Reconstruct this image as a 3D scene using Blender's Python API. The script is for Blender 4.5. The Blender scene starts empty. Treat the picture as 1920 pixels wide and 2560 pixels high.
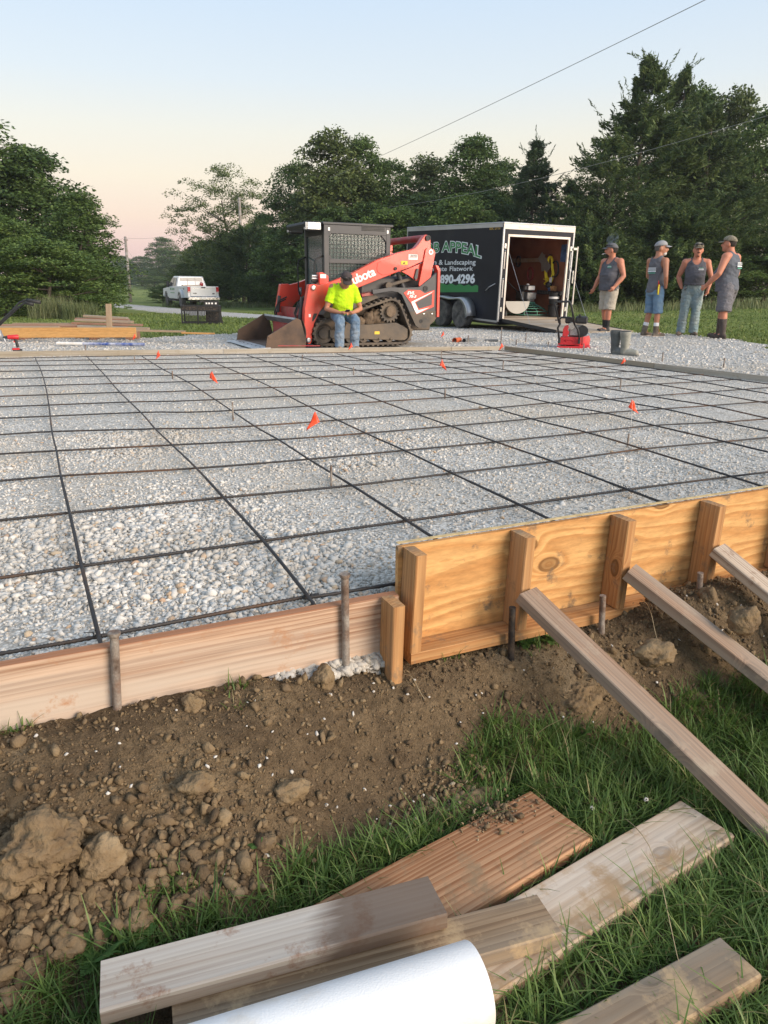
import bpy, bmesh, math, random
import numpy as np
from mathutils import Vector, Matrix, Euler

rng = np.random.default_rng(7)
random.seed(7)
scene = bpy.context.scene
COL = scene.collection
R_ = math.radians

# ------------------------------------------------------------------ camera
F_PX = 1850.0                                   # focal length in photograph pixels (2560 tall)
PITCH, YAW, ROLL = R_(17.088), R_(25.342), R_(0.689)
CAM = np.array([0.503, -1.904, 0.974])
_cy, _sy, _cp, _sp = math.cos(YAW), math.sin(YAW), math.cos(PITCH), math.sin(PITCH)
FW = np.array([_sy * _cp, _cy * _cp, -_sp])
_rt = np.array([_cy, -_sy, 0.0]); _up = np.cross(_rt, FW)
RT = _rt * math.cos(ROLL) + _up * math.sin(ROLL)
UP = -_rt * math.sin(ROLL) + _up * math.cos(ROLL)
cam_data = bpy.data.cameras.new("camera")
cam_data.sensor_fit = 'VERTICAL'; cam_data.sensor_height = 36.0
cam_data.lens = F_PX / 2560 * 36.0
cam_data.clip_start = 0.05; cam_data.clip_end = 3000
cam = bpy.data.objects.new("camera", cam_data); COL.objects.link(cam)
cam.matrix_world = Matrix(((RT[0], UP[0], -FW[0], CAM[0]), (RT[1], UP[1], -FW[1], CAM[1]), (RT[2], UP[2], -FW[2], CAM[2]), (0, 0, 0, 1)))
scene.camera = cam

# ------------------------------------------------------------------ sky, sun, exposure (clear dawn, sun just up behind the camera to its right)
SUN_AZ, SUN_EL = R_(150), R_(20)
world = bpy.data.worlds.new("World"); scene.world = world; world.use_nodes = True
wn = world.node_tree.nodes; wl = world.node_tree.links
for n in list(wn): wn.remove(n)
w_out = wn.new('ShaderNodeOutputWorld'); w_bg = wn.new('ShaderNodeBackground')
w_sky = wn.new('ShaderNodeTexSky'); w_sky.sky_type = 'NISHITA'; w_sky.sun_disc = False
w_sky.sun_elevation = SUN_EL; w_sky.sun_rotation = SUN_AZ
w_sky.altitude = 200; w_sky.air_density = 1.0; w_sky.dust_density = 0.6; w_sky.ozone_density = 2.0
# twilight tint by height above the horizon, the same all round: rose band, cream, pale blue
w_tc = wn.new('ShaderNodeTexCoord'); w_sep = wn.new('ShaderNodeSeparateXYZ')
w_ramp = wn.new('ShaderNodeValToRGB'); w_mix = wn.new('ShaderNodeMix'); w_mix.data_type = 'RGBA'
wl.new(w_tc.outputs['Generated'], w_sep.inputs[0]); wl.new(w_sep.outputs['Z'], w_ramp.inputs[0])
_st = [(0.0, (0.74, 0.47, 0.47)), (0.04, (0.86, 0.55, 0.52)), (0.075, (0.95, 0.69, 0.53)), (0.12, (0.97, 0.82, 0.61)), (0.17, (0.91, 0.86, 0.72)),
       (0.225, (0.78, 0.84, 0.86)), (0.30, (0.67, 0.79, 0.91)), (0.38, (0.57, 0.73, 0.91)), (1.0, (0.53, 0.67, 0.86))]
cr = w_ramp.color_ramp
cr.elements[0].position = _st[0][0]; cr.elements[0].color = (*_st[0][1], 1)
cr.elements[1].position = _st[-1][0]; cr.elements[1].color = (*_st[-1][1], 1)
for p_, c_ in _st[1:-1]:
    e_ = cr.elements.new(p_); e_.color = (*c_, 1)
w_gain = wn.new('ShaderNodeVectorMath'); w_gain.operation = 'SCALE'; w_gain.inputs['Scale'].default_value = 6.0
wl.new(w_ramp.outputs[0], w_gain.inputs[0])
wl.new(w_sky.outputs[0], w_mix.inputs['A']); wl.new(w_gain.outputs[0], w_mix.inputs['B'])
w_mix.inputs['Factor'].default_value = 0.85
wl.new(w_mix.outputs['Result'], w_bg.inputs[0]); w_bg.inputs[1].default_value = 0.10
wl.new(w_bg.outputs[0], w_out.inputs[0])

sun_data = bpy.data.lights.new("sun", 'SUN'); sun_data.energy = 2.7; sun_data.angle = R_(38); sun_data.color = (1.0, 0.84, 0.68)
sun = bpy.data.objects.new("sun", sun_data); COL.objects.link(sun)
_sd = Vector((math.sin(SUN_AZ) * math.cos(SUN_EL), math.cos(SUN_AZ) * math.cos(SUN_EL), math.sin(SUN_EL)))
sun.rotation_euler = _sd.to_track_quat('Z', 'Y').to_euler(); sun.location = (0, -20, 30)
scene.view_settings.view_transform = 'Standard'; scene.view_settings.look = 'None'
scene.view_settings.exposure = 0.88; scene.view_settings.gamma = 1.0; scene.view_settings.use_curve_mapping = False
scene.cycles.use_denoising = True
scene.cycles.max_bounces = 6; scene.cycles.transparent_max_bounces = 12

# ------------------------------------------------------------------ geometry helpers
def ray(px, py):
    return FW + RT * ((px - 960.0) / F_PX) + UP * ((1280.0 - py) / F_PX)
def gz(px, py, z=0.0):                         # point of the level plane z seen at a photograph pixel
    d = ray(px, py); return CAM + d * ((z - CAM[2]) / d[2])
def gy(px, py, Y):                             # point of the upright plane y = Y
    d = ray(px, py); return CAM + d * ((Y - CAM[1]) / d[1])
def gp(px, py, o, n):                          # point of any plane
    d = ray(px, py); o = np.array(o, float); n = np.array(n, float)
    return CAM + d * (((o - CAM) @ n) / (d @ n))
def gd(px, py, D):                             # point at depth D
    return CAM + ray(px, py) * D

def smooth_noise(x, y, s=1.0, seed=0, octaves=3):
    """cheap value noise, vectorised, about -1..1"""
    x = np.asarray(x, float) / s; y = np.asarray(y, float) / s
    out = np.zeros(np.broadcast(x, y).shape); amp = 1.0; tot = 0
    for o in range(octaves):
        xi = np.floor(x).astype(np.int64); yi = np.floor(y).astype(np.int64)
        fx = x - xi; fy = y - yi; fx = fx * fx * (3 - 2 * fx); fy = fy * fy * (3 - 2 * fy)
        def h(a, b):
            n = (a * 374761393 + b * 668265263 + (seed + o * 17) * 974634777) & 0x7fffffff
            n = ((n ^ (n >> 13)) * 1274126177) & 0x7fffffff
            return ((n ^ (n >> 16)) & 0xffff) / 32767.5 - 1.0
        v = (h(xi, yi) * (1 - fx) + h(xi + 1, yi) * fx) * (1 - fy) + (h(xi, yi + 1) * (1 - fx) + h(xi + 1, yi + 1) * fx) * fy
        out += v * amp; tot += amp; amp *= 0.5; x = x * 2.03 + 11.7; y = y * 2.03 + 5.3
    return out / tot

class MB:
    """collects shapes; build() links them as one mesh object"""
    def __init__(s): s.v = []; s.f = []
    def add(s, vs, fs):
        o = len(s.v); s.v.extend([tuple(map(float, v)) for v in vs]); s.f.extend([tuple(i + o for i in f) for f in fs]); return s
    def box(s, c, size, rot=None, ch=0.0):
        hx, hy, hz = size[0] / 2, size[1] / 2, size[2] / 2
        vs, fs = chbox(hx, hy, hz, ch)
        if rot is not None: vs = [rot @ Vector(v) for v in vs]
        return s.add([(v[0] + c[0], v[1] + c[1], v[2] + c[2]) for v in vs], fs)
    def bb(s, x0, x1, y0, y1, z0, z1, ch=0.0):
        return s.box(((x0 + x1) / 2, (y0 + y1) / 2, (z0 + z1) / 2), (abs(x1 - x0), abs(y1 - y0), abs(z1 - z0)), None, ch)
    def bar(s, a, b, w, h, up=(0, 0, 1), ch=0.0):
        a = Vector(a); b = Vector(b); x = (b - a); L = x.length; x.normalize()
        u = Vector(up); y = u.cross(x)
        if y.length < 1e-4: y = Vector((0, 1, 0)).cross(x)
        y.normalize(); z = x.cross(y)
        m = Matrix((x, y, z)).transposed()
        return s.box((a + b) / 2, (L, w, h), m, ch)
    def tube(s, pts, r, n=8, cap=True, closed=False):
        pts = [Vector(p) for p in pts]; k = len(pts)
        rs = r if hasattr(r, '__len__') else [r] * k
        vs = []; fs = []; pu = None
        for i, p in enumerate(pts):
            if closed: t = pts[(i + 1) % k] - pts[i - 1]
            else: t = pts[min(i + 1, k - 1)] - pts[max(i - 1, 0)]
            if t.length < 1e-9: t = Vector((0, 0, 1))
            t.normalize()
            if pu is None:
                pu = Vector((0, 0, 1)) if abs(t.z) < 0.9 else Vector((1, 0, 0))
            u = pu - t * pu.dot(t)
            if u.length < 1e-6: u = t.orthogonal()
            u.normalize(); pu = u; w = t.cross(u)
            for j in range(n):
                a = 2 * math.pi * j / n
                vs.append(p + (u * math.cos(a) + w * math.sin(a)) * rs[i])
        m = k if closed else k - 1
        for i in range(m):
            i2 = (i + 1) % k
            for j in range(n):
                j2 = (j + 1) % n
                fs.append((i * n + j, i * n + j2, i2 * n + j2, i2 * n + j))
        if cap and not closed:
            fs.append(tuple(range(n - 1, -1, -1))); fs.append(tuple((k - 1) * n + j for j in range(n)))
        return s.add(vs, fs)
    def cyl(s, a, b, r, n=16, r2=None):
        return s.tube([a, b], [r, r if r2 is None else r2], n)
    def lathe(s, prof, o=(0, 0, 0), axis='z', n=20):
        """prof: (radius, height) pairs"""
        vs = []; fs = []
        for (r, h) in prof:
            for j in range(n):
                a = 2 * math.pi * j / n; x, y = r * math.cos(a), r * math.sin(a)
                p = (x, y, h) if axis == 'z' else ((x, h, y) if axis == 'y' else (h, x, y))
                vs.append((p[0] + o[0], p[1] + o[1], p[2] + o[2]))
        for i in range(len(prof) - 1):
            for j in range(n):
                j2 = (j + 1) % n; fs.append((i * n + j, i * n + j2, (i + 1) * n + j2, (i + 1) * n + j))
        fs.append(tuple(range(n - 1, -1, -1))); fs.append(tuple((len(prof) - 1) * n + j for j in range(n)))
        return s.add(vs, fs)
    def prism(s, poly, y0, y1):
        """poly: (x, z) outline; extruded along y"""
        k = len(poly)
        vs = [(p[0], y0, p[1]) for p in poly] + [(p[0], y1, p[1]) for p in poly]
        fs = [tuple(range(k)), tuple(range(2 * k - 1, k - 1, -1))]
        for i in range(k):
            j = (i + 1) % k; fs.append((j, i, i + k, j + k))
        return s.add(vs, fs)
    def ell(s, c, r, n=12, m=8, rot=None):
        vs = []; fs = []
        for i in range(m + 1):
            t = math.pi * i / m
            for j in range(n):
                a = 2 * math.pi * j / n
                v = Vector((r[0] * math.sin(t) * math.cos(a), r[1] * math.sin(t) * math.sin(a), r[2] * math.cos(t)))
                if rot is not None: v = rot @ v
                vs.append((v[0] + c[0], v[1] + c[1], v[2] + c[2]))
        for i in range(m):
            for j in range(n):
                j2 = (j + 1) % n; fs.append((i * n + j, (i + 1) * n + j, (i + 1) * n + j2, i * n + j2))
        return s.add(vs, fs)
    def mesh(s, name, smooth=False):
        me = bpy.data.meshes.new(name); me.from_pydata(s.v, [], s.f); me.validate(verbose=False)
        fix_normals(me)
        if smooth: shade(me, smooth)
        return me
    def build(s, name, mat, parent=None, smooth=False, bevel=0.0):
        return link(name, s.mesh(name, smooth), mat, parent, bevel)

def fix_normals(me):
    bm = bmesh.new(); bm.from_mesh(me); bmesh.ops.recalc_face_normals(bm, faces=bm.faces); bm.to_mesh(me); bm.free()

def shade(me, smooth):
    if smooth is True:
        me.shade_smooth()
    else:                                       # smooth below this angle
        me.shade_smooth()
        try: me.set_sharp_from_angle(angle=R_(smooth))
        except Exception: pass

def chbox(hx, hy, hz, c=0.0):
    if c <= 0:
        vs = [(x, y, z) for x in (-hx, hx) for y in (-hy, hy) for z in (-hz, hz)]
        return vs, [(0, 1, 3, 2), (4, 6, 7, 5), (0, 4, 5, 1), (2, 3, 7, 6), (0, 2, 6, 4), (1, 5, 7, 3)]
    c = min(c, hx * .45, hy * .45, hz * .45); vs = []; idx = {}
    for sx in (-1, 1):
        for sy in (-1, 1):
            for sz in (-1, 1):
                for ax in range(3):
                    p = [sx * (hx - c), sy * (hy - c), sz * (hz - c)]; p[ax] = (sx * hx, sy * hy, sz * hz)[ax]
                    idx[(sx, sy, sz, ax)] = len(vs); vs.append(tuple(p))
    fs = []
    for ax in range(3):
        o = [a for a in range(3) if a != ax]
        for sg in (-1, 1):
            q = []
            for (a, b) in ((-1, -1), (1, -1), (1, 1), (-1, 1)):
                k = [0, 0, 0]; k[ax] = sg; k[o[0]] = a; k[o[1]] = b; q.append(idx[(*k, ax)])
            fs.append(tuple(q))
    for ax in range(3):                          # edges along ax
        o = [a for a in range(3) if a != ax]
        for a in (-1, 1):
            for b in (-1, 1):
                k0 = [0, 0, 0]; k0[ax] = -1; k0[o[0]] = a; k0[o[1]] = b; k1 = list(k0); k1[ax] = 1
                fs.append((idx[(*k0, o[0])], idx[(*k1, o[0])], idx[(*k1, o[1])], idx[(*k0, o[1])]))
    for sx in (-1, 1):
        for sy in (-1, 1):
            for sz in (-1, 1): fs.append(tuple(idx[(sx, sy, sz, a)] for a in range(3)))
    return vs, fs

def link(name, me, mat, parent=None, bevel=0.0):
    o = bpy.data.objects.new(name, me); COL.objects.link(o)
    if mat is not None and len(me.materials) == 0: me.materials.append(mat)
    if parent is not None: o.parent = parent
    if bevel:
        b = o.modifiers.new('bevel', 'BEVEL'); b.width = bevel; b.segments = 2; b.limit_method = 'ANGLE'; b.angle_limit = R_(35)
    return o
def tag(o, label, cat, group=None):
    o['label'] = label; o['category'] = cat
    if group: o['group'] = group
    return o
def kind(o, k): o['kind'] = k; return o
def thing(name, label, cat, loc=(0, 0, 0), rotz=0.0, group=None):
    o = bpy.data.objects.new(name, None); COL.objects.link(o); o.empty_display_size = 0.1
    o.location = loc; o.rotation_euler = (0, 0, rotz); return tag(o, label, cat, group)
def dup(root, loc=None, rotz=None, scale=None, label=None, group=None):
    r = root.copy(); COL.objects.link(r)
    if loc is not None: r.location = loc
    if rotz is not None: r.rotation_euler = (0, 0, rotz)
    if scale is not None: r.scale = scale
    if label: r['label'] = label
    if group: r['group'] = group
    for ch in list(root.children):
        c = ch.copy(); COL.objects.link(c); c.parent = r
        for g in list(ch.children):
            d = g.copy(); COL.objects.link(d); d.parent = c
    return r
def np_mesh(name, V, Fc, tint=None, loose_n=None):
    """mesh from numpy arrays: V (n,3), Fc (m,k) all faces with k corners; tint: per-vertex 0..1 value"""
    me = bpy.data.meshes.new(name); n = len(V); m, k = Fc.shape
    me.vertices.add(n); me.vertices.foreach_set('co', np.ascontiguousarray(V, np.float32).ravel())
    me.loops.add(m * k); me.loops.foreach_set('vertex_index', np.ascontiguousarray(Fc, np.int32).ravel())
    me.polygons.add(m); me.polygons.foreach_set('loop_start', np.arange(0, m * k, k, dtype=np.int32))
    try: me.polygons.foreach_set('loop_total', np.full(m, k, np.int32))
    except Exception: pass
    me.update(calc_edges=True)
    if tint is not None:
        a = me.attributes.new('tint', 'FLOAT', 'POINT'); a.data.foreach_set('value', np.ascontiguousarray(tint, np.float32))
    return me

# ------------------------------------------------------------------ materials
MATS = {}
def N(nt, t, **kw):
    n = nt.nodes.new(t)
    for k, v in kw.items():
        if hasattr(n, k): setattr(n, k, v)
        else: n.inputs[k].default_value = v
    return n
def new_mat(name):
    m = bpy.data.materials.new(name); m.use_nodes = True
    nt = m.node_tree; b = nt.nodes['Principled BSDF']; MATS[name] = m
    return m, nt, b
def ramp(nt, fac, stops):
    r = nt.nodes.new('ShaderNodeValToRGB'); e = r.color_ramp.elements
    e[0].position = stops[0][0]; e[0].color = (*stops[0][1], 1); e[1].position = stops[-1][0]; e[1].color = (*stops[-1][1], 1)
    for p, c in stops[1:-1]:
        q = e.new(p); q.color = (*c, 1)
    nt.links.new(fac, r.inputs[0]); return r.outputs[0]
def coords(nt, scale=(1, 1, 1), kind='Object'):
    tc = nt.nodes.new('ShaderNodeTexCoord'); mp = nt.nodes.new('ShaderNodeMapping'); mp.inputs['Scale'].default_value = scale
    if kind == 'World':
        g = nt.nodes.new('ShaderNodeNewGeometry'); nt.links.new(g.outputs['Position'], mp.inputs[0])
    else: nt.links.new(tc.outputs[kind], mp.inputs[0])
    return mp
def noise(nt, vec, scale, detail=4, rough=.55, dist=0.0):
    n = nt.nodes.new('ShaderNodeTexNoise'); n.inputs['Scale'].default_value = scale; n.inputs['Detail'].default_value = detail
    n.inputs['Roughness'].default_value = rough; n.inputs['Distortion'].default_value = dist
    nt.links.new(vec.outputs[0] if hasattr(vec, 'outputs') else vec, n.inputs['Vector']); return n
def mixc(nt, fac, a, b, mode='MIX'):
    m = nt.nodes.new('ShaderNodeMix'); m.data_type = 'RGBA'; m.blend_type = mode; m.clamp_factor = True
    for sock, val in (('Factor', fac), ('A', a), ('B', b)):
        i = m.inputs[sock] if sock == 'Factor' else [q for q in m.inputs if q.name == sock and q.type == 'RGBA'][0]
        if isinstance(val, (int, float)): i.default_value = val
        elif isinstance(val, tuple): i.default_value = (*val, 1)
        else: nt.links.new(val, i)
    return [q for q in m.outputs if q.type == 'RGBA'][0]
def bump(nt, b, h, strength=.3, dist=.01):
    n = nt.nodes.new('ShaderNodeBump'); n.inputs['Strength'].default_value = strength; n.inputs['Distance'].default_value = dist
    nt.links.new(h, n.inputs['Height']); nt.links.new(n.outputs[0], b.inputs['Normal']); return n
def plain(name, c, rough=.6, metal=0.0, var=.25, scale=8, dirt=None, dirt_amt=.5, bmp=0.0, bscale=60, spec=.5, coat=0.0, space='Object'):
    """paint / metal / rubber / cloth: base colour with mottling, optional dirt and fine relief"""
    if name in MATS: return MATS[name]
    m, nt, b = new_mat(name); mp = coords(nt, kind=space)
    n1 = noise(nt, mp, scale, 5)
    lo = tuple(max(0, x * (1 - var)) for x in c); hi = tuple(min(1, x * (1 + var)) for x in c)
    col = ramp(nt, n1.outputs[0], [(.3, lo), (.7, hi)])
    if dirt is not None:
        n2 = noise(nt, mp, scale * .6, 6, .65)
        f = ramp(nt, n2.outputs[0], [(.55 - dirt_amt * .35, (0, 0, 0)), (.75 - dirt_amt * .2, (1, 1, 1))])
        col = mixc(nt, f, col, dirt)
    nt.links.new(col, b.inputs['Base Color']); b.inputs['Metallic'].default_value = metal
    r1 = nt.nodes.new('ShaderNodeMapRange'); r1.inputs['To Min'].default_value = max(.02, rough - .1); r1.inputs['To Max'].default_value = min(1, rough + .12)
    nt.links.new(n1.outputs[0], r1.inputs[0]); nt.links.new(r1.outputs[0], b.inputs['Roughness'])
    b.inputs['Specular IOR Level'].default_value = spec
    if coat: b.inputs['Coat Weight'].default_value = coat
    if bmp:
        n3 = noise(nt, mp, bscale, 4); bump(nt, b, n3.outputs[0], bmp, .01 if bscale > 15 else .05)
    return m
def tinted(name, stops, rough=.85, trans=None, bmp=0.0, bscale=60, spec=.3, extra=None, extra_scale=3.0, space='Object', amt=.5):
    """colour picked by the mesh's per-vertex 'tint' value"""
    m, nt, b = new_mat(name)
    a = nt.nodes.new('ShaderNodeAttribute'); a.attribute_name = 'tint'
    col = ramp(nt, a.outputs['Fac'], stops)
    mp = coords(nt, kind=space)
    if extra is not None:
        n1 = noise(nt, mp, extra_scale, 4); f = ramp(nt, n1.outputs[0], [(.45, (0, 0, 0)), (.65, (amt, amt, amt))]); col = mixc(nt, f, col, extra)
    nt.links.new(col, b.inputs['Base Color']); b.inputs['Roughness'].default_value = rough; b.inputs['Specular IOR Level'].default_value = spec
    if trans:
        out = [n for n in nt.nodes if n.type == 'OUTPUT_MATERIAL'][0]
        t = nt.nodes.new('ShaderNodeBsdfTranslucent'); nt.links.new(col, t.inputs['Color'])
        mx = nt.nodes.new('ShaderNodeMixShader'); mx.inputs[0].default_value = trans
        nt.links.new(b.outputs[0], mx.inputs[1]); nt.links.new(t.outputs[0], mx.inputs[2]); nt.links.new(mx.outputs[0], out.inputs['Surface'])
    if bmp:
        n3 = noise(nt, mp, bscale, 4); bump(nt, b, n3.outputs[0], bmp, .01)
    return m
def wood(name, light, dark, grey=None, grey_amt=.4, ring=14, edge=None, rough=.75, stretch=.09, dirt=None, dirt_amt=.3, knots=0.0, wav=.6, grainmix=.72, contrast=1.0, sharp=1.0, stain=None):
    """sawn timber: grain runs along local x"""
    if name in MATS: return MATS[name]
    m, nt, b = new_mat(name)
    oi = nt.nodes.new('ShaderNodeObjectInfo')
    tc = nt.nodes.new('ShaderNodeTexCoord')
    off = nt.nodes.new('ShaderNodeVectorMath'); off.operation = 'MULTIPLY_ADD'
    cb = nt.nodes.new('ShaderNodeCombineXYZ')
    for k in range(3): nt.links.new(oi.outputs['Random'], cb.inputs[k])
    off.inputs[1].default_value = (31.0, 17.0, 9.0)
    nt.links.new(cb.outputs[0], off.inputs[0]); nt.links.new(tc.outputs['Object'], off.inputs[2])
    mp = nt.nodes.new('ShaderNodeMapping'); mp.inputs['Scale'].default_value = (stretch, 1, 1); nt.links.new(off.outputs[0], mp.inputs[0])
    nd = noise(nt, mp, 5.0, 2, .5)               # slow wander of the rings
    vm = nt.nodes.new('ShaderNodeVectorMath'); vm.operation = 'MULTIPLY_ADD'; vm.inputs[1].default_value = (wav * .1,) * 3
    nt.links.new(nd.outputs['Color'], vm.inputs[0]); nt.links.new(mp.outputs[0], vm.inputs[2])
    vec = vm.outputs[0]
    if knots:                                     # round knots scattered over the broad face; the grain swerves round them
        mk = nt.nodes.new('ShaderNodeMapping'); mk.inputs['Scale'].default_value = (.6, 1, 0); nt.links.new(off.outputs[0], mk.inputs[0])
        vo = nt.nodes.new('ShaderNodeTexVoronoi'); vo.voronoi_dimensions = '2D'; vo.inputs['Scale'].default_value = knots * 1.6; nt.links.new(mk.outputs[0], vo.inputs['Vector'])
        sc = nt.nodes.new('ShaderNodeSeparateColor'); nt.links.new(vo.outputs['Color'], sc.inputs[0])
        gt = nt.nodes.new('ShaderNodeMath'); gt.operation = 'GREATER_THAN'; gt.inputs[1].default_value = .55; nt.links.new(sc.outputs[0], gt.inputs[0])
        kn = nt.nodes.new('ShaderNodeMapRange'); kn.inputs['From Min'].default_value = .02; kn.inputs['From Max'].default_value = .24
        kn.inputs['To Min'].default_value = 1; kn.inputs['To Max'].default_value = 0; nt.links.new(vo.outputs['Distance'], kn.inputs[0])
        pw0 = nt.nodes.new('ShaderNodeMath'); pw0.operation = 'POWER'; pw0.inputs[1].default_value = 2.0; nt.links.new(kn.outputs[0], pw0.inputs[0])
        pw = nt.nodes.new('ShaderNodeMath'); pw.operation = 'MULTIPLY'; nt.links.new(pw0.outputs[0], pw.inputs[0]); nt.links.new(gt.outputs[0], pw.inputs[1])
        ad = nt.nodes.new('ShaderNodeVectorMath'); ad.operation = 'MULTIPLY_ADD'; ad.inputs[1].default_value = (.09, .09, .09)
        c2 = nt.nodes.new('ShaderNodeCombineXYZ')
        for k in range(3): nt.links.new(pw.outputs[0], c2.inputs[k])
        nt.links.new(c2.outputs[0], ad.inputs[0]); nt.links.new(vec, ad.inputs[2]); vec = ad.outputs[0]
    wv = nt.nodes.new('ShaderNodeTexWave'); wv.wave_type = 'RINGS'; wv.rings_direction = 'X'; wv.wave_profile = 'SAW'
    wv.inputs['Scale'].default_value = ring; wv.inputs['Distortion'].default_value = 3.5; wv.inputs['Detail'].default_value = 3; wv.inputs['Detail Scale'].default_value = 1.2
    o2 = nt.nodes.new('ShaderNodeVectorMath'); o2.operation = 'ADD'; o2.inputs[1].default_value = (0, .03, .17); nt.links.new(vec, o2.inputs[0])
    nt.links.new(o2.outputs[0], wv.inputs['Vector'])
    nf = noise(nt, mp, 90, 3, .6)
    ms = nt.nodes.new('ShaderNodeMapping'); ms.inputs['Scale'].default_value = (.16, 1, 1); nt.links.new(vec, ms.inputs[0])
    streak = noise(nt, ms, ring * 2.6, 5, .62); broad = noise(nt, ms, 9, 3, .5)
    k1 = contrast
    mid = tuple(l * (1 - .45 * k1) + d * .45 * k1 for l, d in zip(light, dark)); drk = tuple(l * (1 - k1) + d * k1 for l, d in zip(light, dark))
    wf = nt.nodes.new('ShaderNodeMix'); wf.data_type = 'FLOAT'; wf.inputs['Factor'].default_value = grainmix
    nt.links.new(wv.outputs['Fac'], wf.inputs['A']); nt.links.new(streak.outputs[0], wf.inputs['B'])
    wg = nt.nodes.new('ShaderNodeMix'); wg.data_type = 'FLOAT'; wg.inputs['Factor'].default_value = .30
    nt.links.new(wf.outputs['Result'], wg.inputs['A']); nt.links.new(broad.outputs[0], wg.inputs['B'])
    col = ramp(nt, wg.outputs['Result'], [(.5 - .16 / sharp, light), (.5, mid), (.5 + .14 / sharp, drk), (.5 + .26 / sharp, mid)])
    fine = ramp(nt, nf.outputs[0], [(.3, (.72, .72, .72)), (.7, (1.12, 1.12, 1.12))])
    col = mixc(nt, .8, col, fine, 'MULTIPLY')
    if knots:
        kf = ramp(nt, pw.outputs[0], [(.36, (0, 0, 0)), (.46, (.85, .85, .85)), (.7, (.6, .6, .6))]); col = mixc(nt, kf, col, tuple(d * .30 for d in dark))
    if grey is not None:
        n4 = noise(nt, mp, 4.5, 6, .62)
        gf = ramp(nt, n4.outputs[0], [(.62 - grey_amt * .4, (0, 0, 0)), (.78 - grey_amt * .3, (.88, .88, .88))]); col = mixc(nt, gf, col, grey)
    if dirt is not None:
        mq = coords(nt); n5 = noise(nt, mq, 9, 8, .7)
        df = ramp(nt, n5.outputs[0], [(.60 - dirt_amt * .2, (0, 0, 0)), (.70 - dirt_amt * .15, (.85, .85, .85))]); col = mixc(nt, df, col, dirt)
    if stain is not None:                         # water stain soaked into one end
        ts = nt.nodes.new('ShaderNodeTexCoord'); ss = nt.nodes.new('ShaderNodeSeparateXYZ'); nt.links.new(ts.outputs['Object'], ss.inputs[0])
        m1 = nt.nodes.new('ShaderNodeMapRange'); m1.inputs['From Min'].default_value = stain[1]; m1.inputs['From Max'].default_value = stain[2]; nt.links.new(ss.outputs['X'], m1.inputs[0])
        ns = noise(nt, mp, 14, 5, .6); a1 = nt.nodes.new('ShaderNodeMath'); a1.operation = 'MULTIPLY_ADD'; a1.inputs[1].default_value = 1.3; nt.links.new(ns.outputs[0], a1.inputs[0]); nt.links.new(m1.outputs[0], a1.inputs[2])
        sf = ramp(nt, a1.outputs[0], [(.80, (0, 0, 0)), (1.25, (.85, .85, .85))]); col = mixc(nt, sf, col, stain[0])
    if edge is not None:                          # stained upper edge (face that looks along +local y)
        g = nt.nodes.new('ShaderNodeTexCoord'); sp = nt.nodes.new('ShaderNodeSeparateXYZ'); nt.links.new(g.outputs['Normal'], sp.inputs[0])
        ef = ramp(nt, sp.outputs['Y'], [(.6, (0, 0, 0)), (.8, (.85, .85, .85))]); col = mixc(nt, ef, col, edge)
    nt.links.new(col, b.inputs['Base Color']); b.inputs['Roughness'].default_value = rough; b.inputs['Specular IOR Level'].default_value = .25
    hm = mixc(nt, .45, streak.outputs['Color'], nf.outputs['Color']); bump(nt, b, hm, .16, .0025)
    return m
# ------------------------------------------------------------------ terrain shape
def sstep(a, b, x):
    t = np.clip((np.asarray(x, float) - a) / (b - a), 0, 1); return t * t * (3 - 2 * t)
def H(x, y):
    """height of the open ground away from the foreground"""
    x = np.asarray(x, float); y = np.asarray(y, float)
    z = -0.006 * np.clip(y - 2, 0, 40) - 0.014 * 38 * np.tanh(np.clip(y - 20, 0, 400) / 38.0)
    z = z + 0.135 * np.exp(-((x - 13.3) ** 2 / 14 + (y - 8.6) ** 2 / 16))
    z = z + 0.028 * np.clip(x - 14, 0, 16) * sstep(4, 14, y)
    z = z + 0.035 * smooth_noise(x, y, 4.0, 3) * sstep(9.3, 13, y)
    return z
def Hs(x, y): return float(H(np.array([x]), np.array([y]))[0])
def G(x, y):
    """height of the dug ground in front of the forms"""
    x = np.asarray(x, float); y = np.asarray(y, float)
    zb = -0.108 - 0.055 * sstep(0.95, 1.35, x) + 0.045 * sstep(2.0, 2.7, x)
    t = np.clip((-y - .08) / (.64 - .27 * sstep(.75, 1.15, x) * sstep(2.7, 2.1, x)), 0, 1); t = t * t * (3 - 2 * t)
    z = zb * (1 - t) + (-0.425) * t
    z = z + 0.022 * smooth_noise(x, y, .22, 5) * sstep(.0, .12, -y) + 0.03 * np.exp(-((x - .35) ** 2 / .05 + (y + .42) ** 2 / .03))
    z = z + 0.05 * np.exp(-((x - 1.75) ** 2 / .02 + (y + .34) ** 2 / .01)) + 0.06 * np.exp(-((x - 2.7) ** 2 / .10 + (y + .2) ** 2 / .02))
    return z
def gG(px, py, dz=0.0):                         # foreground pixel -> point on the dug ground
    z = -0.3
    for _ in range(12):
        p = gz(px, py, z); z = float(G(p[0:1], p[1:2])[0]) + dz
    return p
def gH(px, py):                                 # pixel -> point on the open ground
    z = 0.0
    for _ in range(25):
        p = gz(px, py, z); z = .5 * z + .5 * Hs(p[0], p[1])
    return gz(px, py, z)
def in_poly(x, y, poly):
    inside = np.zeros(np.shape(x), bool); k = len(poly); j = k - 1
    for i in range(k):
        xi, yi = poly[i]; xj, yj = poly[j]
        c = ((yi > y) != (yj > y)) & (x < (xj - xi) * (y - yi) / ((yj - yi) or 1e-9) + xi)
        inside ^= c; j = i
    return inside
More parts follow.
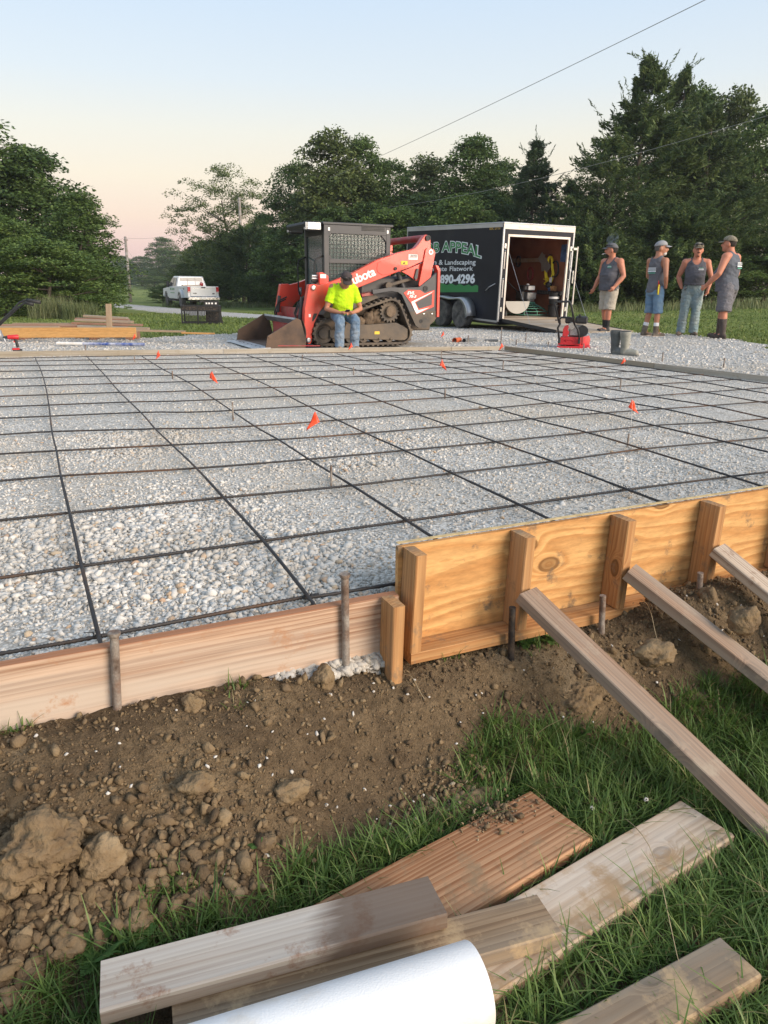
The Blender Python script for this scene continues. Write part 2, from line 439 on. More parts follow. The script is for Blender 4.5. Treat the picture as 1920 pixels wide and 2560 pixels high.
def grid_mesh(name, xs, ys, zf, keep=None, tint=None):
    X, Y = np.meshgrid(xs, ys); Z = zf(X, Y); nx, ny = len(xs), len(ys)
    V = np.stack([X.ravel(), Y.ravel(), Z.ravel()], 1)
    i = np.arange(ny - 1)[:, None] * nx + np.arange(nx - 1)[None, :]
    Fc = np.stack([i, i + 1, i + nx + 1, i + nx], -1).reshape(-1, 4)
    if keep is not None:
        cx = V[Fc, 0].mean(1); cy_ = V[Fc, 1].mean(1); Fc = Fc[keep(cx, cy_)]
        used = np.unique(Fc); re = np.full(len(V), -1); re[used] = np.arange(len(used)); V = V[used]; Fc = re[Fc]
    me = np_mesh(name, V, Fc, None if tint is None else tint(V[:, 0], V[:, 1])); me.shade_smooth(); return me

SLAB = [(-4, 0.0), (9.5, 0.0), (8.12, 2.2), (7.1, 8.05), (-4, 9.35)]           # inside of the forms
FAR_A, FAR_B = gz(-60, 893, .02), gz(1258, 877, .02)
RIGHT_B = gz(2010, 969, .02)

# ------------------------------------------------------------------ lawn to the horizon
m, nt, b = new_mat('lawn')
mp = coords(nt, kind='World'); n1 = noise(nt, mp, .35, 6, .6); n2 = noise(nt, mp, 3.2, 6, .7); n3 = noise(nt, mp, 22, 5, .75)
c1 = ramp(nt, n1.outputs[0], [(.3, (.125, .175, .045)), (.5, (.180, .225, .066)), (.72, (.25, .255, .10))])
c2 = ramp(nt, n2.outputs[0], [(.3, (.55, .6, .5)), (.7, (1.3, 1.25, 1.2))]); c3 = ramp(nt, n3.outputs[0], [(.3, (.5, .55, .45)), (.7, (1.45, 1.4, 1.3))])
col = mixc(nt, .8, mixc(nt, .8, c1, c2, 'MULTIPLY'), c3, 'MULTIPLY')
nt.links.new(col, b.inputs['Base Color']); b.inputs['Roughness'].default_value = .9; b.inputs['Specular IOR Level'].default_value = .15
bump(nt, b, n3.outputs[0], .9, .06)
def axis(lo, hi, c, near, far):
    out = [c]; s = near
    while out[-1] < hi: out.append(out[-1] + s); s = min(s * 1.09, far)
    s = near; left = [c]
    while left[-1] > lo: left.append(left[-1] - s); s = min(s * 1.09, far)
    return np.array(sorted(set(left[1:] + out)))
def ground_z(x, y):
    z = H(x, y) - 0.02
    front = G(x, np.minimum(y, -.05)) - .07 - .25 * sstep(-.6, -.2, x) * sstep(4.4, 4.0, x) * sstep(-1.7, -1.3, y)
    return np.where(y < 0.6, np.where(x < 9, np.minimum(z - .35 * sstep(1.4, -.1, y), front), z - .35 * sstep(4, -1, y)), np.where(in_poly(x, y, SLAB), z - .12, z))
xs = axis(-420, 520, 6.0, .30, 30); ys = axis(-60, 900, 5.0, .30, 30)
kind(link('ground', grid_mesh('ground', xs, ys, ground_z), MATS['lawn']), 'structure')

# ------------------------------------------------------------------ crushed stone: sheets
def stone_mat(name, a, bcol, dcol, sc):
    m, nt, b = new_mat(name); mp = coords(nt, kind='World')
    v = nt.nodes.new('ShaderNodeTexVoronoi'); v.inputs['Scale'].default_value = sc; nt.links.new(mp.outputs[0], v.inputs['Vector'])
    hs = nt.nodes.new('ShaderNodeSeparateColor'); nt.links.new(v.outputs['Color'], hs.inputs[0])
    c = ramp(nt, hs.outputs[0], [(0, tuple(q * .62 for q in a)), (.35, a), (.75, bcol), (1, tuple(min(1, q * 1.25) for q in bcol))])
    e = ramp(nt, v.outputs['Distance'], [(.3, (1, 1, 1)), (.8, (.6, .58, .55))]); c = mixc(nt, .9, c, e, 'MULTIPLY')
    n1 = noise(nt, mp, .55, 5, .6); f = ramp(nt, n1.outputs[0], [(.47, (0, 0, 0)), (.66, (.75, .75, .75))]); c = mixc(nt, f, c, dcol)
    n2 = noise(nt, mp, 260, 3); f2 = ramp(nt, n2.outputs[0], [(.3, (.7, .7, .7)), (.7, (1.2, 1.2, 1.2))]); c = mixc(nt, .8, c, f2, 'MULTIPLY')
    nt.links.new(c, b.inputs['Base Color']); b.inputs['Roughness'].default_value = .9; b.inputs['Specular IOR Level'].default_value = .2
    inv = nt.nodes.new('ShaderNodeMath'); inv.operation = 'SUBTRACT'; inv.inputs[0].default_value = 1; nt.links.new(v.outputs['Distance'], inv.inputs[1])
    ad = nt.nodes.new('ShaderNodeMath'); ad.operation = 'MULTIPLY_ADD'; ad.inputs[1].default_value = .4; nt.links.new(n2.outputs[0], ad.inputs[0]); nt.links.new(inv.outputs[0], ad.inputs[2])
    bump(nt, b, ad.outputs[0], .8, .35 / sc); return m
stone_mat('gravel_fines', (.55, .525, .48), (.66, .635, .59), (.53, .465, .375), 75)
stone_mat('gravel_sheet', (.48, .465, .435), (.63, .61, .58), (.48, .43, .36), 34)
def bed_z(x, y): return 0.026 + .010 * smooth_noise(x, y, .9, 21) + .004 * smooth_noise(x, y, .12, 22)
bx = np.concatenate([np.arange(-1.2, 4.2, .03), np.arange(4.2, 9.6, .08)]); by = np.concatenate([np.arange(0.004, 3.0, .03), np.arange(3.0, 9.4, .08)])
kind(link('gravel_bed', grid_mesh('gravel_bed', bx, by, bed_z, lambda x, y: in_poly(x, y, SLAB)), MATS['gravel_fines']), 'structure')
kind(link('gravel_skirt', MB().add([(1.02, .05, -.02), (1.40, .05, -.02), (1.40, -.10, -.20), (1.02, -.10, -.22)], [(0, 3, 2, 1)]).mesh('gravel_skirt'), MATS['gravel_fines']), 'structure')

edge_px = [(-300, 848), (0, 846), (150, 845), (280, 843), (345, 846), (420, 842), (520, 838), (585, 836), (650, 832), (720, 826), (1000, 815), (1100, 806), (1180, 802), (1290, 806), (1420, 822), (1480, 829), (1560, 832),
           (1640, 833), (1700, 836), (1760, 842), (1830, 848), (1920, 868), (2050, 905)]
YARD = [tuple(gH(*p)[:2]) for p in edge_px]
YARD = [(p[0] + .0, p[1]) for p in YARD] + [(12.0, 1.5), (8.7, -.4), (7.9, 2.2), (6.95, 7.95), (-1.0, 9.0), (-5, 9.35), (-6, 11)]
def yard_z(x, y):
    w = smooth_noise(x, y, 1.3, 31)
    heap = .10 * np.exp(-((x - 8.3) ** 2 / .7 + (y - 11.6) ** 2 / .25))
    return H(x, y) + .006 + .018 * w + heap + .012 * smooth_noise(x, y, .16, 33)
kind(link('gravel_yard', grid_mesh('gravel_yard', np.arange(-6, 16, .09), np.arange(-.5, 15.5, .09), yard_z,
     lambda x, y: in_poly(x + .25 * smooth_noise(x, y, .5, 41), y + .25 * smooth_noise(x, y, .5, 42), YARD)), MATS['gravel_sheet']), 'structure')

def strip(name, pts, mat, zoff=.012, sub=14):
    """a track along (point, half width) pairs, laid on the ground"""
    vs = []; fs = []; P = []
    for i in range(len(pts) - 1):
        for k in range(sub):
            t = k / sub; P.append((pts[i][0] * (1 - t) + pts[i + 1][0] * t, pts[i][1] * (1 - t) + pts[i + 1][1] * t, pts[i][2] * (1 - t) + pts[i + 1][2] * t))
    P.append(pts[-1])
    for i, p in enumerate(P):
        q = P[min(i + 1, len(P) - 1)]; o = P[max(i - 1, 0)]; d = Vector((q[0] - o[0], q[1] - o[1])); d.normalize(); n = Vector((-d.y, d.x))
        for k in range(7):
            s = (k / 3 - 1) * (p[2] + .25 * math.sin(i * 1.7 + k) * (abs(k - 3) > 2)); x, y = p[0] + n.x * s, p[1] + n.y * s
            vs.append((x, y, Hs(x, y) + zoff - .03 * (abs(k - 3) == 3)))
    for i in range(len(P) - 1):
        for k in range(6): fs.append((i * 7 + k, i * 7 + k + 1, i * 7 + k + 8, i * 7 + k + 7))
    return kind(MB().add(vs, fs).build(name, mat, smooth=True), 'structure')
drv = [gH(*p) for p in ((1000, 800), (800, 796), (650, 790), (560, 786), (480, 780), (400, 772), (330, 766), (270, 761), (215, 757), (150, 754))]
strip('driveway', [(p[0], p[1], 1.5 + .0 * i) for i, p in enumerate(drv)], MATS['gravel_sheet'])

# ------------------------------------------------------------------ loose stones
def ico():
    t = (1 + 5 ** .5) / 2
    v = np.array([(-1, t, 0), (1, t, 0), (-1, -t, 0), (1, -t, 0), (0, -1, t), (0, 1, t), (0, -1, -t), (0, 1, -t), (t, 0, -1), (t, 0, 1), (-t, 0, -1), (-t, 0, 1)], float)
    v /= np.linalg.norm(v[0])
    f = np.array([(0, 11, 5), (0, 5, 1), (0, 1, 7), (0, 7, 10), (0, 10, 11), (1, 5, 9), (5, 11, 4), (11, 10, 2), (10, 7, 6), (7, 1, 8), (3, 9, 4), (3, 4, 2), (3, 2, 6), (3, 6, 8), (3, 8, 9), (4, 9, 5), (2, 4, 11), (6, 2, 10), (8, 6, 7), (9, 8, 1)])
    return v, f
def octa():
    return np.array([(1, 0, 0), (-1, 0, 0), (0, 1, 0), (0, -1, 0), (0, 0, 1), (0, 0, -1.0)]), np.array([(0, 2, 4), (2, 1, 4), (1, 3, 4), (3, 0, 4), (2, 0, 5), (1, 2, 5), (3, 1, 5), (0, 3, 5)])
def rand_rot(n):
    q = rng.normal(size=(n, 4)); q /= np.linalg.norm(q, axis=1, keepdims=True); w, x, y, z = q.T
    return np.stack([1 - 2 * (y * y + z * z), 2 * (x * y - z * w), 2 * (x * z + y * w), 2 * (x * y + z * w), 1 - 2 * (x * x + z * z), 2 * (y * z - x * w), 2 * (x * z - y * w), 2 * (y * z + x * w), 1 - 2 * (x * x + y * y)], 1).reshape(n, 3, 3)
def stones(name, P, size, mat, shape=ico, squash=.55, jit=.42, tint=None):
    v, f = shape(); n = len(P)
    if n == 0: return None
    V = np.repeat(v[None], n, 0) * (1 + rng.uniform(-jit, jit, (n, len(v), 1)))
    V = V * np.stack([rng.uniform(.8, 1.4, n), rng.uniform(.6, 1.0, n), rng.uniform(.4, .8, n)], 1)[:, None, :]
    V = np.einsum('nij,nkj->nki', rand_rot(n), V); V[:, :, 2] *= squash + .25
    V = V * (size[:, None, None] * .5) + P[:, None, :]
    Fc = (f[None] + np.arange(n)[:, None, None] * len(v)).reshape(-1, 3)
    t = rng.uniform(0, 1, n) if tint is None else tint
    return link(name, np_mesh(name, V.reshape(-1, 3), Fc, np.repeat(t, len(v))), mat)
tinted('crushed_stone', [(0, (.38, .36, .325)), (.22, (.48, .46, .425)), (.55, (.58, .56, .52)), (.80, (.65, .625, .58)), (.93, (.72, .69, .64)), (.965, (.52, .41, .28)), (1, (.47, .32, .22))], .8, bmp=.35, bscale=140, space='World', extra=(.36, .32, .26), extra_scale=1.1, amt=.45)

def fines_mask(x, y):
    """1 where the stone is crushed fine and dusty, 0 where it is coarse"""
    return .15 + .85 * sstep(-.38, .12, smooth_noise(x, y, 1.0, 51) + .35 * sstep(.8, 2.6, x) - .45 * sstep(1.2, .2, y) * sstep(2.4, .6, x))
def scatter(n, x0, x1, y0, y1): return rng.uniform(x0, x1, n), rng.uniform(y0, y1, n)
def in_view(x, y, z, m=40):
    d = np.stack([x, y, np.broadcast_to(z, np.shape(x))], -1) - CAM; w = d @ FW
    u = 960 + F_PX * (d @ RT) / np.maximum(w, .05); v = 1280 - F_PX * (d @ UP) / np.maximum(w, .05)
    return (w > .2) & (u > -m) & (u < 1920 + m) & (v > -m) & (v < 2560 + m)
# near field
x, y = scatter(210000, -.6, 5.2, .015, 3.2); k = in_view(x, y, .04) & in_poly(x, y, SLAB); x, y = x[k], y[k]
fm = fines_mask(x, y); d = np.hypot(x - CAM[0], y - CAM[1]); u = rng.uniform(0, 1, len(x))
keep = u < (1.0 - .45 * fm) * np.clip(1.15 - .13 * (d - 2), .35, 1); x, y, fm = x[keep], y[keep], fm[keep]
sz = np.clip(rng.lognormal(0, .42, len(x)) * (.0165 * (1 - fm) + .0085 * fm), .005, .042)
big = rng.uniform(0, 1, len(x)) < .012 * (1 - fm); sz[big] *= 1.5
idx = np.argsort(-sz * rng.uniform(.6, 1.4, len(x)))[:60000]; x, y, sz = x[idx], y[idx], sz[idx]
o_ = np.argsort(-sz); x, y, sz = x[o_], y[o_], sz[o_]
for a_, b_, shp in ((0, 22000, ico), (22000, 50000, octa)): kind(stones('gravel', np.stack([x, y, bed_z(x, y) + sz * .12], 1)[a_:b_], sz[a_:b_], MATS['crushed_stone'], shp), 'stuff')
# farther across the pad
x, y = scatter(150000, -1, 8.4, 2.7, 9.3); k = in_view(x, y, .04) & in_poly(x, y, SLAB); x, y = x[k], y[k]; fm = fines_mask(x, y)
keep = rng.uniform(0, 1, len(x)) < 1 - .5 * fm; x, y, fm = x[keep][:27000], y[keep][:27000], fm[keep][:27000]
sz = np.clip(rng.lognormal(0, .35, len(x)) * (.021 * (1 - fm) + .014 * fm), .008, .045)
kind(stones('gravel', np.stack([x, y, bed_z(x, y) + sz * .06], 1), sz, MATS['crushed_stone'], octa, squash=.45, tint=rng.uniform(.12, .98, len(x))), 'stuff')
# yard outside the forms
x, y = scatter(90000, -4, 15, 1.5, 14.5); k = in_view(x, y, .04) & in_poly(x, y, YARD) & ~((x > 3.5) & (x < 7.2) & (y > 9.45) & (y < 11.4)); x, y = x[k][:17000], y[k][:17000]
sz = np.clip(rng.lognormal(0, .35, len(x)) * .032, .012, .065)
kind(stones('gravel', np.stack([x, y, yard_z(x, y) + sz * .08], 1), sz, MATS['crushed_stone'], octa, squash=.4, tint=rng.uniform(.3, .97, len(x))), 'stuff')
# under and beside the front form board
x, y = scatter(1100, .9, 1.40, -.075, .0); sz = np.clip(rng.lognormal(0, .4, len(x)) * .022, .01, .045)
k = rng.uniform(0, 1, len(x)) < sstep(.98, 1.22, x); x, y, sz = x[k], y[k], sz[k]
kind(stones('gravel', np.stack([x, y, -.10 - (-y) * .55 + 0 * x], 1), sz, MATS['crushed_stone'], tint=rng.uniform(.0, .6, len(x))), 'stuff')

# ------------------------------------------------------------------ dug earth in front of the forms
m, nt, b = new_mat('earth'); mp = coords(nt, kind='World')
n1 = noise(nt, mp, 3.2, 6, .62); n2 = noise(nt, mp, 38, 6, .7); n3 = noise(nt, mp, 170, 4, .7)
c = ramp(nt, n1.outputs[0], [(.28, (.088, .063, .041)), (.45, (.145, .105, .066)), (.6, (.215, .156, .094)), (.75, (.29, .23, .155))])
c = mixc(nt, .85, c, ramp(nt, n2.outputs[0], [(.3, (.55, .53, .5)), (.7, (1.35, 1.33, 1.3))]), 'MULTIPLY')
c = mixc(nt, .8, c, ramp(nt, n3.outputs[0], [(.3, (.6, .6, .58)), (.75, (1.4, 1.38, 1.35))]), 'MULTIPLY')
nt.links.new(c, b.inputs['Base Color']); b.inputs['Roughness'].default_value = .95; b.inputs['Specular IOR Level'].default_value = .12
hh = mixc(nt, .4, n2.outputs['Color'], n3.outputs['Color']); bump(nt, b, hh, 1.0, .035)
tinted('earth_clod', [(0, (.085, .060, .038)), (.3, (.145, .103, .063)), (.6, (.215, .155, .092)), (.85, (.29, .22, .135)), (1, (.37, .31, .22))], .95, bmp=.9, bscale=70, spec=.1, space='World', extra=(.21, .150, .082), extra_scale=26, amt=.6)
def dirt_z(x, y): return G(x, y) + .015 * smooth_noise(x, y, .07, 61, 4) + .007 * smooth_noise(x, y, .02, 62, 3)
kind(link('dirt', grid_mesh('dirt', np.arange(-.3, 4.4, .012), np.arange(-1.6, -.03, .012), dirt_z), MATS['earth']), 'structure')
GRASS_PX = [(1090, 2075), (1140, 1950), (1220, 1880), (1330, 1840), (1420, 1835), (1560, 1850), (1680, 1810), (1780, 1780), (1930, 1730), (2100, 1690), (2500, 1600), (2900, 1700), (2900, 2700), (-100, 2700), (-100, 2620), (60, 2500), (110, 2420), (190, 2400), (270, 2360), (330, 2330), (480, 2270), (620, 2250), (760, 2170), (900, 2100), (1000, 2105)]
GRASS = [tuple(gG(px, py)[:2]) for px, py in GRASS_PX]
# crumbs and clods
x, y = scatter(110000, -.2, 4.4, -1.1, -.05); k = in_view(x, y, -.3, 420) & ~in_poly(x, y, GRASS); x, y = x[k][:34000], y[k][:34000]
leftw = sstep(1.2, .4, x) * sstep(-.2, -.5, y); sz = np.clip(rng.lognormal(-.2, .75, len(x)) * .0056 * (.8 + 2.0 * leftw), .002, .045)
o_ = np.argsort(-sz); x, y, sz = x[o_], y[o_], sz[o_]
for a_, b_, shp in ((0, 7000, ico), (7000, 18000, octa)): kind(stones('loose_dirt', np.stack([x, y, dirt_z(x, y) + sz * .16], 1)[a_:b_], sz[a_:b_], MATS['earth_clod'], shp, squash=.75, jit=.45, tint=rng.uniform(.0, .72, len(sz[a_:b_]))), 'stuff')
x, y = scatter(240, .1, 3.6, -.8, -.1); k = in_view(x, y, -.3) & ~in_poly(x, y, GRASS); x, y = x[k], y[k]; sz = rng.uniform(.006, .016, len(x))
kind(stones('pale_pebbles', np.stack([x, y, dirt_z(x, y) + sz * .25], 1), sz, MATS['crushed_stone'], tint=rng.uniform(.6, .93, len(x))), 'stuff')

def lump(name, c, r, mat, label=None, cat='dirt clod', seed=0, rough=.30, parent=None, group=None, sub=5):
    """a rough lump: displaced sphere"""
    bm = bmesh.new(); bmesh.ops.create_icosphere(bm, subdivisions=sub, radius=1.0)
    rs = random.Random(seed); off = Vector((rs.uniform(0, 50), rs.uniform(0, 50), rs.uniform(0, 50)))
    from mathutils import noise as mn
    for v in bm.verts:
        p = v.co.copy(); n = mn.noise(p * 1.3 + off) * rough * 1.3 + (.35 - abs(mn.noise(p * 2.6 + off))) * rough * 1.3 + (.3 - abs(mn.noise(p * 6 + off))) * rough * .7 + mn.noise(p * 15 + off) * rough * .3 + mn.noise(p * 33 + off) * rough * .16
        v.co = Vector((p.x * r[0], p.y * r[1], p.z * r[2])) * (1 + n)
    me = bpy.data.meshes.new(name); bm.to_mesh(me); bm.free(); me.shade_smooth()
    a = me.attributes.new('tint', 'FLOAT', 'POINT'); base = rs.uniform(.32, .58)
    a.data.foreach_set('value', np.clip(np.array([base + mn.noise(v.co * 20 + off) * .35 for v in me.vertices], np.float32), 0, 1))
    o = link(name, me, mat, parent); o.location = c
    if label: tag(o, label, cat, group)
    return o
sp_ = gG(1150, 2015); n_ = 1500; x = rng.normal(sp_[0], .075, n_); y = rng.normal(sp_[1], .05, n_); sz = np.clip(rng.lognormal(0, .7, n_) * .0065, .002, .03)
kind(stones('loose_dirt', np.stack([x, y, dirt_z(x, y) + sz * .2 + .025 * np.exp(-((x - sp_[0]) ** 2 / .008 + (y - sp_[1]) ** 2 / .003)) * rng.uniform(0, 1, n_)], 1), sz, MATS['earth_clod'], squash=.75, jit=.45), 'stuff')
CL = [((1215, 1995), (.035, .026, .022), 'dark crumbling clod against the far end of the orange stained plank'), ((1110, 2045), (.03, .024, .02), 'small dark clod where the dirt spills toward the grass'), ((95, 2130), (.075, .06, .06), 'large cracked tan clod at the heap edge beside the lowest grass'),
      ((255, 2150), (.045, .04, .04), 'knobbly tan clod just beside the large cracked clod'),
      ((490, 1965), (.036, .028, .024), 'smooth ochre clod in the middle of the dirt heap'),
      ((875, 1995), (.042, .034, .03), 'dark rounded clod above the grass near the orange board'),
      ((725, 1985), (.045, .03, .026), 'ochre clod half sunk in the dirt below the front form board'),
      ((1440, 1770), (.075, .05, .06), 'big pale split clod at the grass edge under the nearest brace'),
      ((808, 1705), (.032, .03, .036), 'pyramid shaped brown clod leaning on the form board by the rusty pin'),
      ((480, 1765), (.026, .022, .024), 'tan clod with a white stone against the front form board'),
      ((345, 2305), (.03, .028, .022), 'small grey brown clod lying in grass behind the weathered plank'),
      ((170, 2370), (.035, .03, .028), 'clod sitting in the grass at the bottom corner of the heap'),
      ((30, 2210), (.03, .03, .026), 'tan clod at the picture edge below the large cracked clod'),
      ((1490, 2015), (.026, .022, .018), 'mossy clod lying alone in the grass between two planks'),
      ((665, 2110), (.022, .02, .018), 'pale angular clod close to the grass fringe'),
      ((1180, 2010), (.05, .03, .026), 'crumbly dark clod spilling onto the orange stained board'),
      ((1770, 1500), (.03, .03, .034), 'dark clod piled against the bottom plate of the plywood form'),
      ((1640, 1640), (.06, .045, .035), 'broad cracked clod in the shade between two braces'),
      ((1860, 1560), (.05, .04, .045), 'dark clod heap under the farthest brace')]
for i, (p, r, lab) in enumerate(CL):
    q = gG(*p); lump('dirt_clod', (q[0], q[1], q[2] + r[2] * .25), r, MATS['earth_clod'], lab, seed=i * 7 + 1, group='dirt clods', sub=5 if max(r) > .07 else 4)
# ------------------------------------------------------------------ timber
wood('fir_form', (.54, .375, .265), (.25, .12, .062), grey=(.50, .42, .345), grey_amt=.46, ring=26, edge=(.33, .135, .06), stretch=.05, grainmix=.85, sharp=2.0, dirt=(.40, .20, .10), dirt_amt=.16)
wood('ply_orange', (.66, .385, .155), (.46, .215, .07), ring=7, stretch=.22, knots=2.3, wav=2.2, grainmix=.35, dirt=(.14, .11, .08), dirt_amt=.14, contrast=.8)
wood('stud_orange', (.52, .29, .125), (.33, .15, .055), grey=(.36, .27, .17), grey_amt=.25, ring=22, stretch=.06, knots=3.2, dirt=(.20, .15, .10), dirt_amt=.2)
wood('stud_grey', (.40, .31, .22), (.20, .14, .09), grey=(.33, .30, .255), grey_amt=.55, ring=22, stretch=.05)
wood('brace_red', (.34, .205, .125), (.17, .09, .05), sharp=1.6,  grey=(.30, .265, .22), grey_amt=.48, ring=24, stretch=.05, knots=2.6, dirt=(.34, .28, .21), dirt_amt=.15)
wood('plank_weathered', (.50, .40, .30), (.22, .12, .065), sharp=1.6,  grey=(.46, .43, .385), grey_amt=.52, ring=24, stretch=.045, dirt=(.17, .09, .05), dirt_amt=.28)
wood('plank_orange', (.50, .29, .16), (.27, .115, .05), sharp=1.5,  grey=(.40, .27, .16), grey_amt=.35, ring=26, stretch=.05, dirt=(.28, .19, .11), dirt_amt=.2)
wood('plank_pale', (.58, .44, .30), (.36, .22, .12), sharp=1.4,  grey=(.68, .61, .53), grey_amt=.5, ring=20, stretch=.06, knots=3.4, dirt=(.40, .26, .14), dirt_amt=.42)
wood('plank_grey', (.38, .27, .165), (.20, .12, .065), grey=(.235, .21, .17), grey_amt=.5, ring=20, stretch=.06, knots=3.2, dirt=(.46, .33, .19), dirt_amt=.36)
wood('form_grey', (.40, .35, .275), (.29, .24, .17), grey=(.45, .42, .37), grey_amt=.5, ring=18, stretch=.05, dirt=(.30, .25, .18), dirt_amt=.2)
wood('form_tan', (.35, .275, .18), (.235, .17, .10), grey=(.33, .29, .225), grey_amt=.4, ring=18, stretch=.05, knots=1.0)

wood('plank_topmost', (.50, .41, .31), (.23, .13, .07), sharp=1.6, grey=(.56, .53, .48), grey_amt=.62, ring=24, stretch=.045, dirt=(.24, .11, .055), dirt_amt=.16, stain=((.125, .085, .060), .0, .34))
def board(name, a, b_, w, t, mat, up=(0, 0, 1), label=None, cat='board', group=None, ch=.003, parent=None, warp=0.0):
    """sawn board from a to b: local x along it, local y across the face (w), local z through it (t)"""
    a = Vector(a); b_ = Vector(b_); x = b_ - a; L = x.length; x.normalize(); z = Vector(up); z = z - x * z.dot(x); z.normalize(); y = z.cross(x)
    n = max(1, int(L / .12)); vs = []; fs = []
    prof = [(-w / 2 + ch, -t / 2), (w / 2 - ch, -t / 2), (w / 2, -t / 2 + ch), (w / 2, t / 2 - ch), (w / 2 - ch, t / 2), (-w / 2 + ch, t / 2), (-w / 2, t / 2 - ch), (-w / 2, -t / 2 + ch)]
    rs = random.Random(hash(name + str(round(L, 3)) + str(round(a.x, 3))) & 0xffff); ph = rs.uniform(0, 6)
    for i in range(n + 1):
        s = i / n; xx = (s - .5) * L; off = warp * math.sin(s * math.pi + ph * .1) + rs.uniform(-.0006, .0006)
        for (py_, pz_) in prof: vs.append((xx, py_ + rs.uniform(-.0006, .0006), pz_ + off))
    k = len(prof)
    for i in range(n):
        for j in range(k):
            j2 = (j + 1) % k; fs.append((i * k + j, i * k + j2, (i + 1) * k + j2, (i + 1) * k + j))
    fs.append(tuple(range(k - 1, -1, -1))); fs.append(tuple(n * k + j for j in range(k)))
    o = MB().add(vs, fs).build(name, mat, parent)
    o.matrix_world = Matrix.Translation((a + b_) / 2) @ Matrix((x, y, z)).transposed().to_4x4()
    if label: tag(o, label, cat, group)
    return o

# front form board (2x8 on edge); face looks at the camera, local y is up
board('form_board', (-1.2, -.019, -.030), (1.44, -.019, -.024), .184, .038, MATS['fir_form'], up=(0, -1, 0), label='pinkish tan form board with rust stained top edge along the gravel front', cat='form board')
# tall form of plywood, plate and studs
tf = thing('plywood_form', 'tall orange plywood form wall with studs and bottom plate', 'form wall', (1.44, 0, -.15))
def part(o, parent):
    mw = o.matrix_world.copy(); o.parent = parent; o.matrix_parent_inverse = Matrix.Identity(4)
    o.matrix_local = Matrix.Translation(-parent.location) @ mw; return o
board_o = board('plywood_sheet', (1.455, .009, .027), (4.75, .009, .047), .362, .018, MATS['ply_orange'], up=(0, -1, 0), ch=.001); part(board_o, tf)
part(board('bottom_plate', (1.46, -.047, -.131), (4.75, -.047, -.140), .089, .038, MATS['stud_orange']), tf)
sx = [1.476, gy(1303, 1583, -.089)[0], gy(1548, 1537, -.089)[0], gy(1768, 1487, -.089)[0]]
sx += [sx[-1] + (sx[-1] - sx[1]) / 2 * (i + 1) for i in range(3)]
plain('yellow_chalk', (.55, .40, .19), .8, var=.35, scale=25)
for i, X in enumerate(sx):
    s_ = part(board('stud', (X, -.047, -.111), (X + .012, -.047, .2065 + .006 * (X - 1.455)), .089, .038, MATS['stud_orange'], up=(1, 0, 0)), tf)
s_ = MB(); s_.bb(1.456, 4.7, .0005, .0175, .2095, .2112); o = s_.build('chalk_edge', MATS['yellow_chalk']); part(o, tf); o.rotation_euler = (0, -.006, 0)
board('corner_cleat', (1.392, -.086, -.205), (1.398, -.086, .074), .089, .038, MATS['stud_orange'], up=(1, 0, 0), label='short upright two by four cleat where the low board meets the plywood form', cat='wood cleat')
# braces
def brace(top_px, bot_px, mat, lab, zt=None, ext=.25, zbot=-.36):
    a = Vector(gy(*top_px, -.10)); b_ = Vector(gz(*bot_px, zbot)); d = (b_ - a).normalized()
    b_ = a + d * ((-.455 - a.z) / d.z); ext = 0.0
    return board('brace', a, b_ + d * ext, .089, .038, mat, up=(0, 0, 1), label=lab, cat='brace', group='braces propping the plywood form')
brace((1315, 1486), (1895, 2042), MATS['brace_red'], 'nearest reddish brace running from the plywood form down to the grass')
brace((1573, 1428), (1935, 1712), MATS['brace_red'], 'middle reddish grey brace propping the plywood form', zbot=-.24, ext=.5)
brace((1792, 1374), (1985, 1532), MATS['plank_weathered'], 'farthest weathered brace with blistered paint on the plywood form', zbot=-.10, ext=.5)

# ------------------------------------------------------------------ loose planks on the grass and the plastic pipe
FOOT = []
def plank(E1, E2, P, zt, L, mat, lab, t=.038, wscale=1.0, tilt=0.0):
    e1, e2, p = [Vector(gz(*q, zt)) for q in (E1, E2, P)]
    L = L or (e1 - p).length; d = (e1 - p).normalized(); n = Vector((-d.y, d.x, 0)); w = abs((e2 - e1).dot(n)) * wscale; sgn = 1 if (e2 - e1).dot(n) > 0 else -1
    c = e1 + n * sgn * w / 2 - Vector((0, 0, t / 2)); FOOT.append((c.x, c.y, d.x, d.y, L, w / 2 + .006))
    return board('plank', c - d * L + Vector((0, 0, tilt)), c, w, t, mat, label=lab, cat='plank', group='loose planks on the grass', ch=.004)
ZG = -.425
plank((1324, 1976), (1487, 2090), (900, 2198), ZG + .042, 1.0, MATS['plank_orange'], 'orange stained wide plank with spilled dirt on its far end')
plank((1699, 2000), (1845, 2082), (1300, 2233), ZG + .040, 1.15, MATS['plank_pale'], 'pale plank with knots, longest in the grass')
plank((1340, 2233), (1410, 2330), (1155, 2282), ZG + .081, .80, MATS['plank_grey'], 'grey brown plank sandwiched under the weathered plank beside the white pipe', t=.040)
plank((1068, 2187), (1152, 2276), (252, 2398), ZG + .122, None, MATS['plank_topmost'], 'weathered plank with dark stained end, topmost on the pile', t=.040)
plank((1797, 2340), (1916, 2430), (1390, 2560), ZG + .045, .7, MATS['plank_grey'], 'short stained plank alone at the bottom corner of the picture', t=.045)
plain('white_plastic', (.74, .75, .75), .42, var=.06, scale=5, dirt=(.60, .52, .40), dirt_amt=.16, bmp=.15, bscale=260)
pe = Vector(gz(1192, 2470, -.315)); pf = Vector(gz(470, 2708, -.315)); pd = (pe - pf).normalized(); pr = .077
pm = MB(); prof = [(pr, 0), (pr, .9), (pr - .001, .902), (pr - .006, .902), (pr - .006, .86), (pr - .006, .0), (pr - .003, 0)]
n = 56; vs = []; fs = []
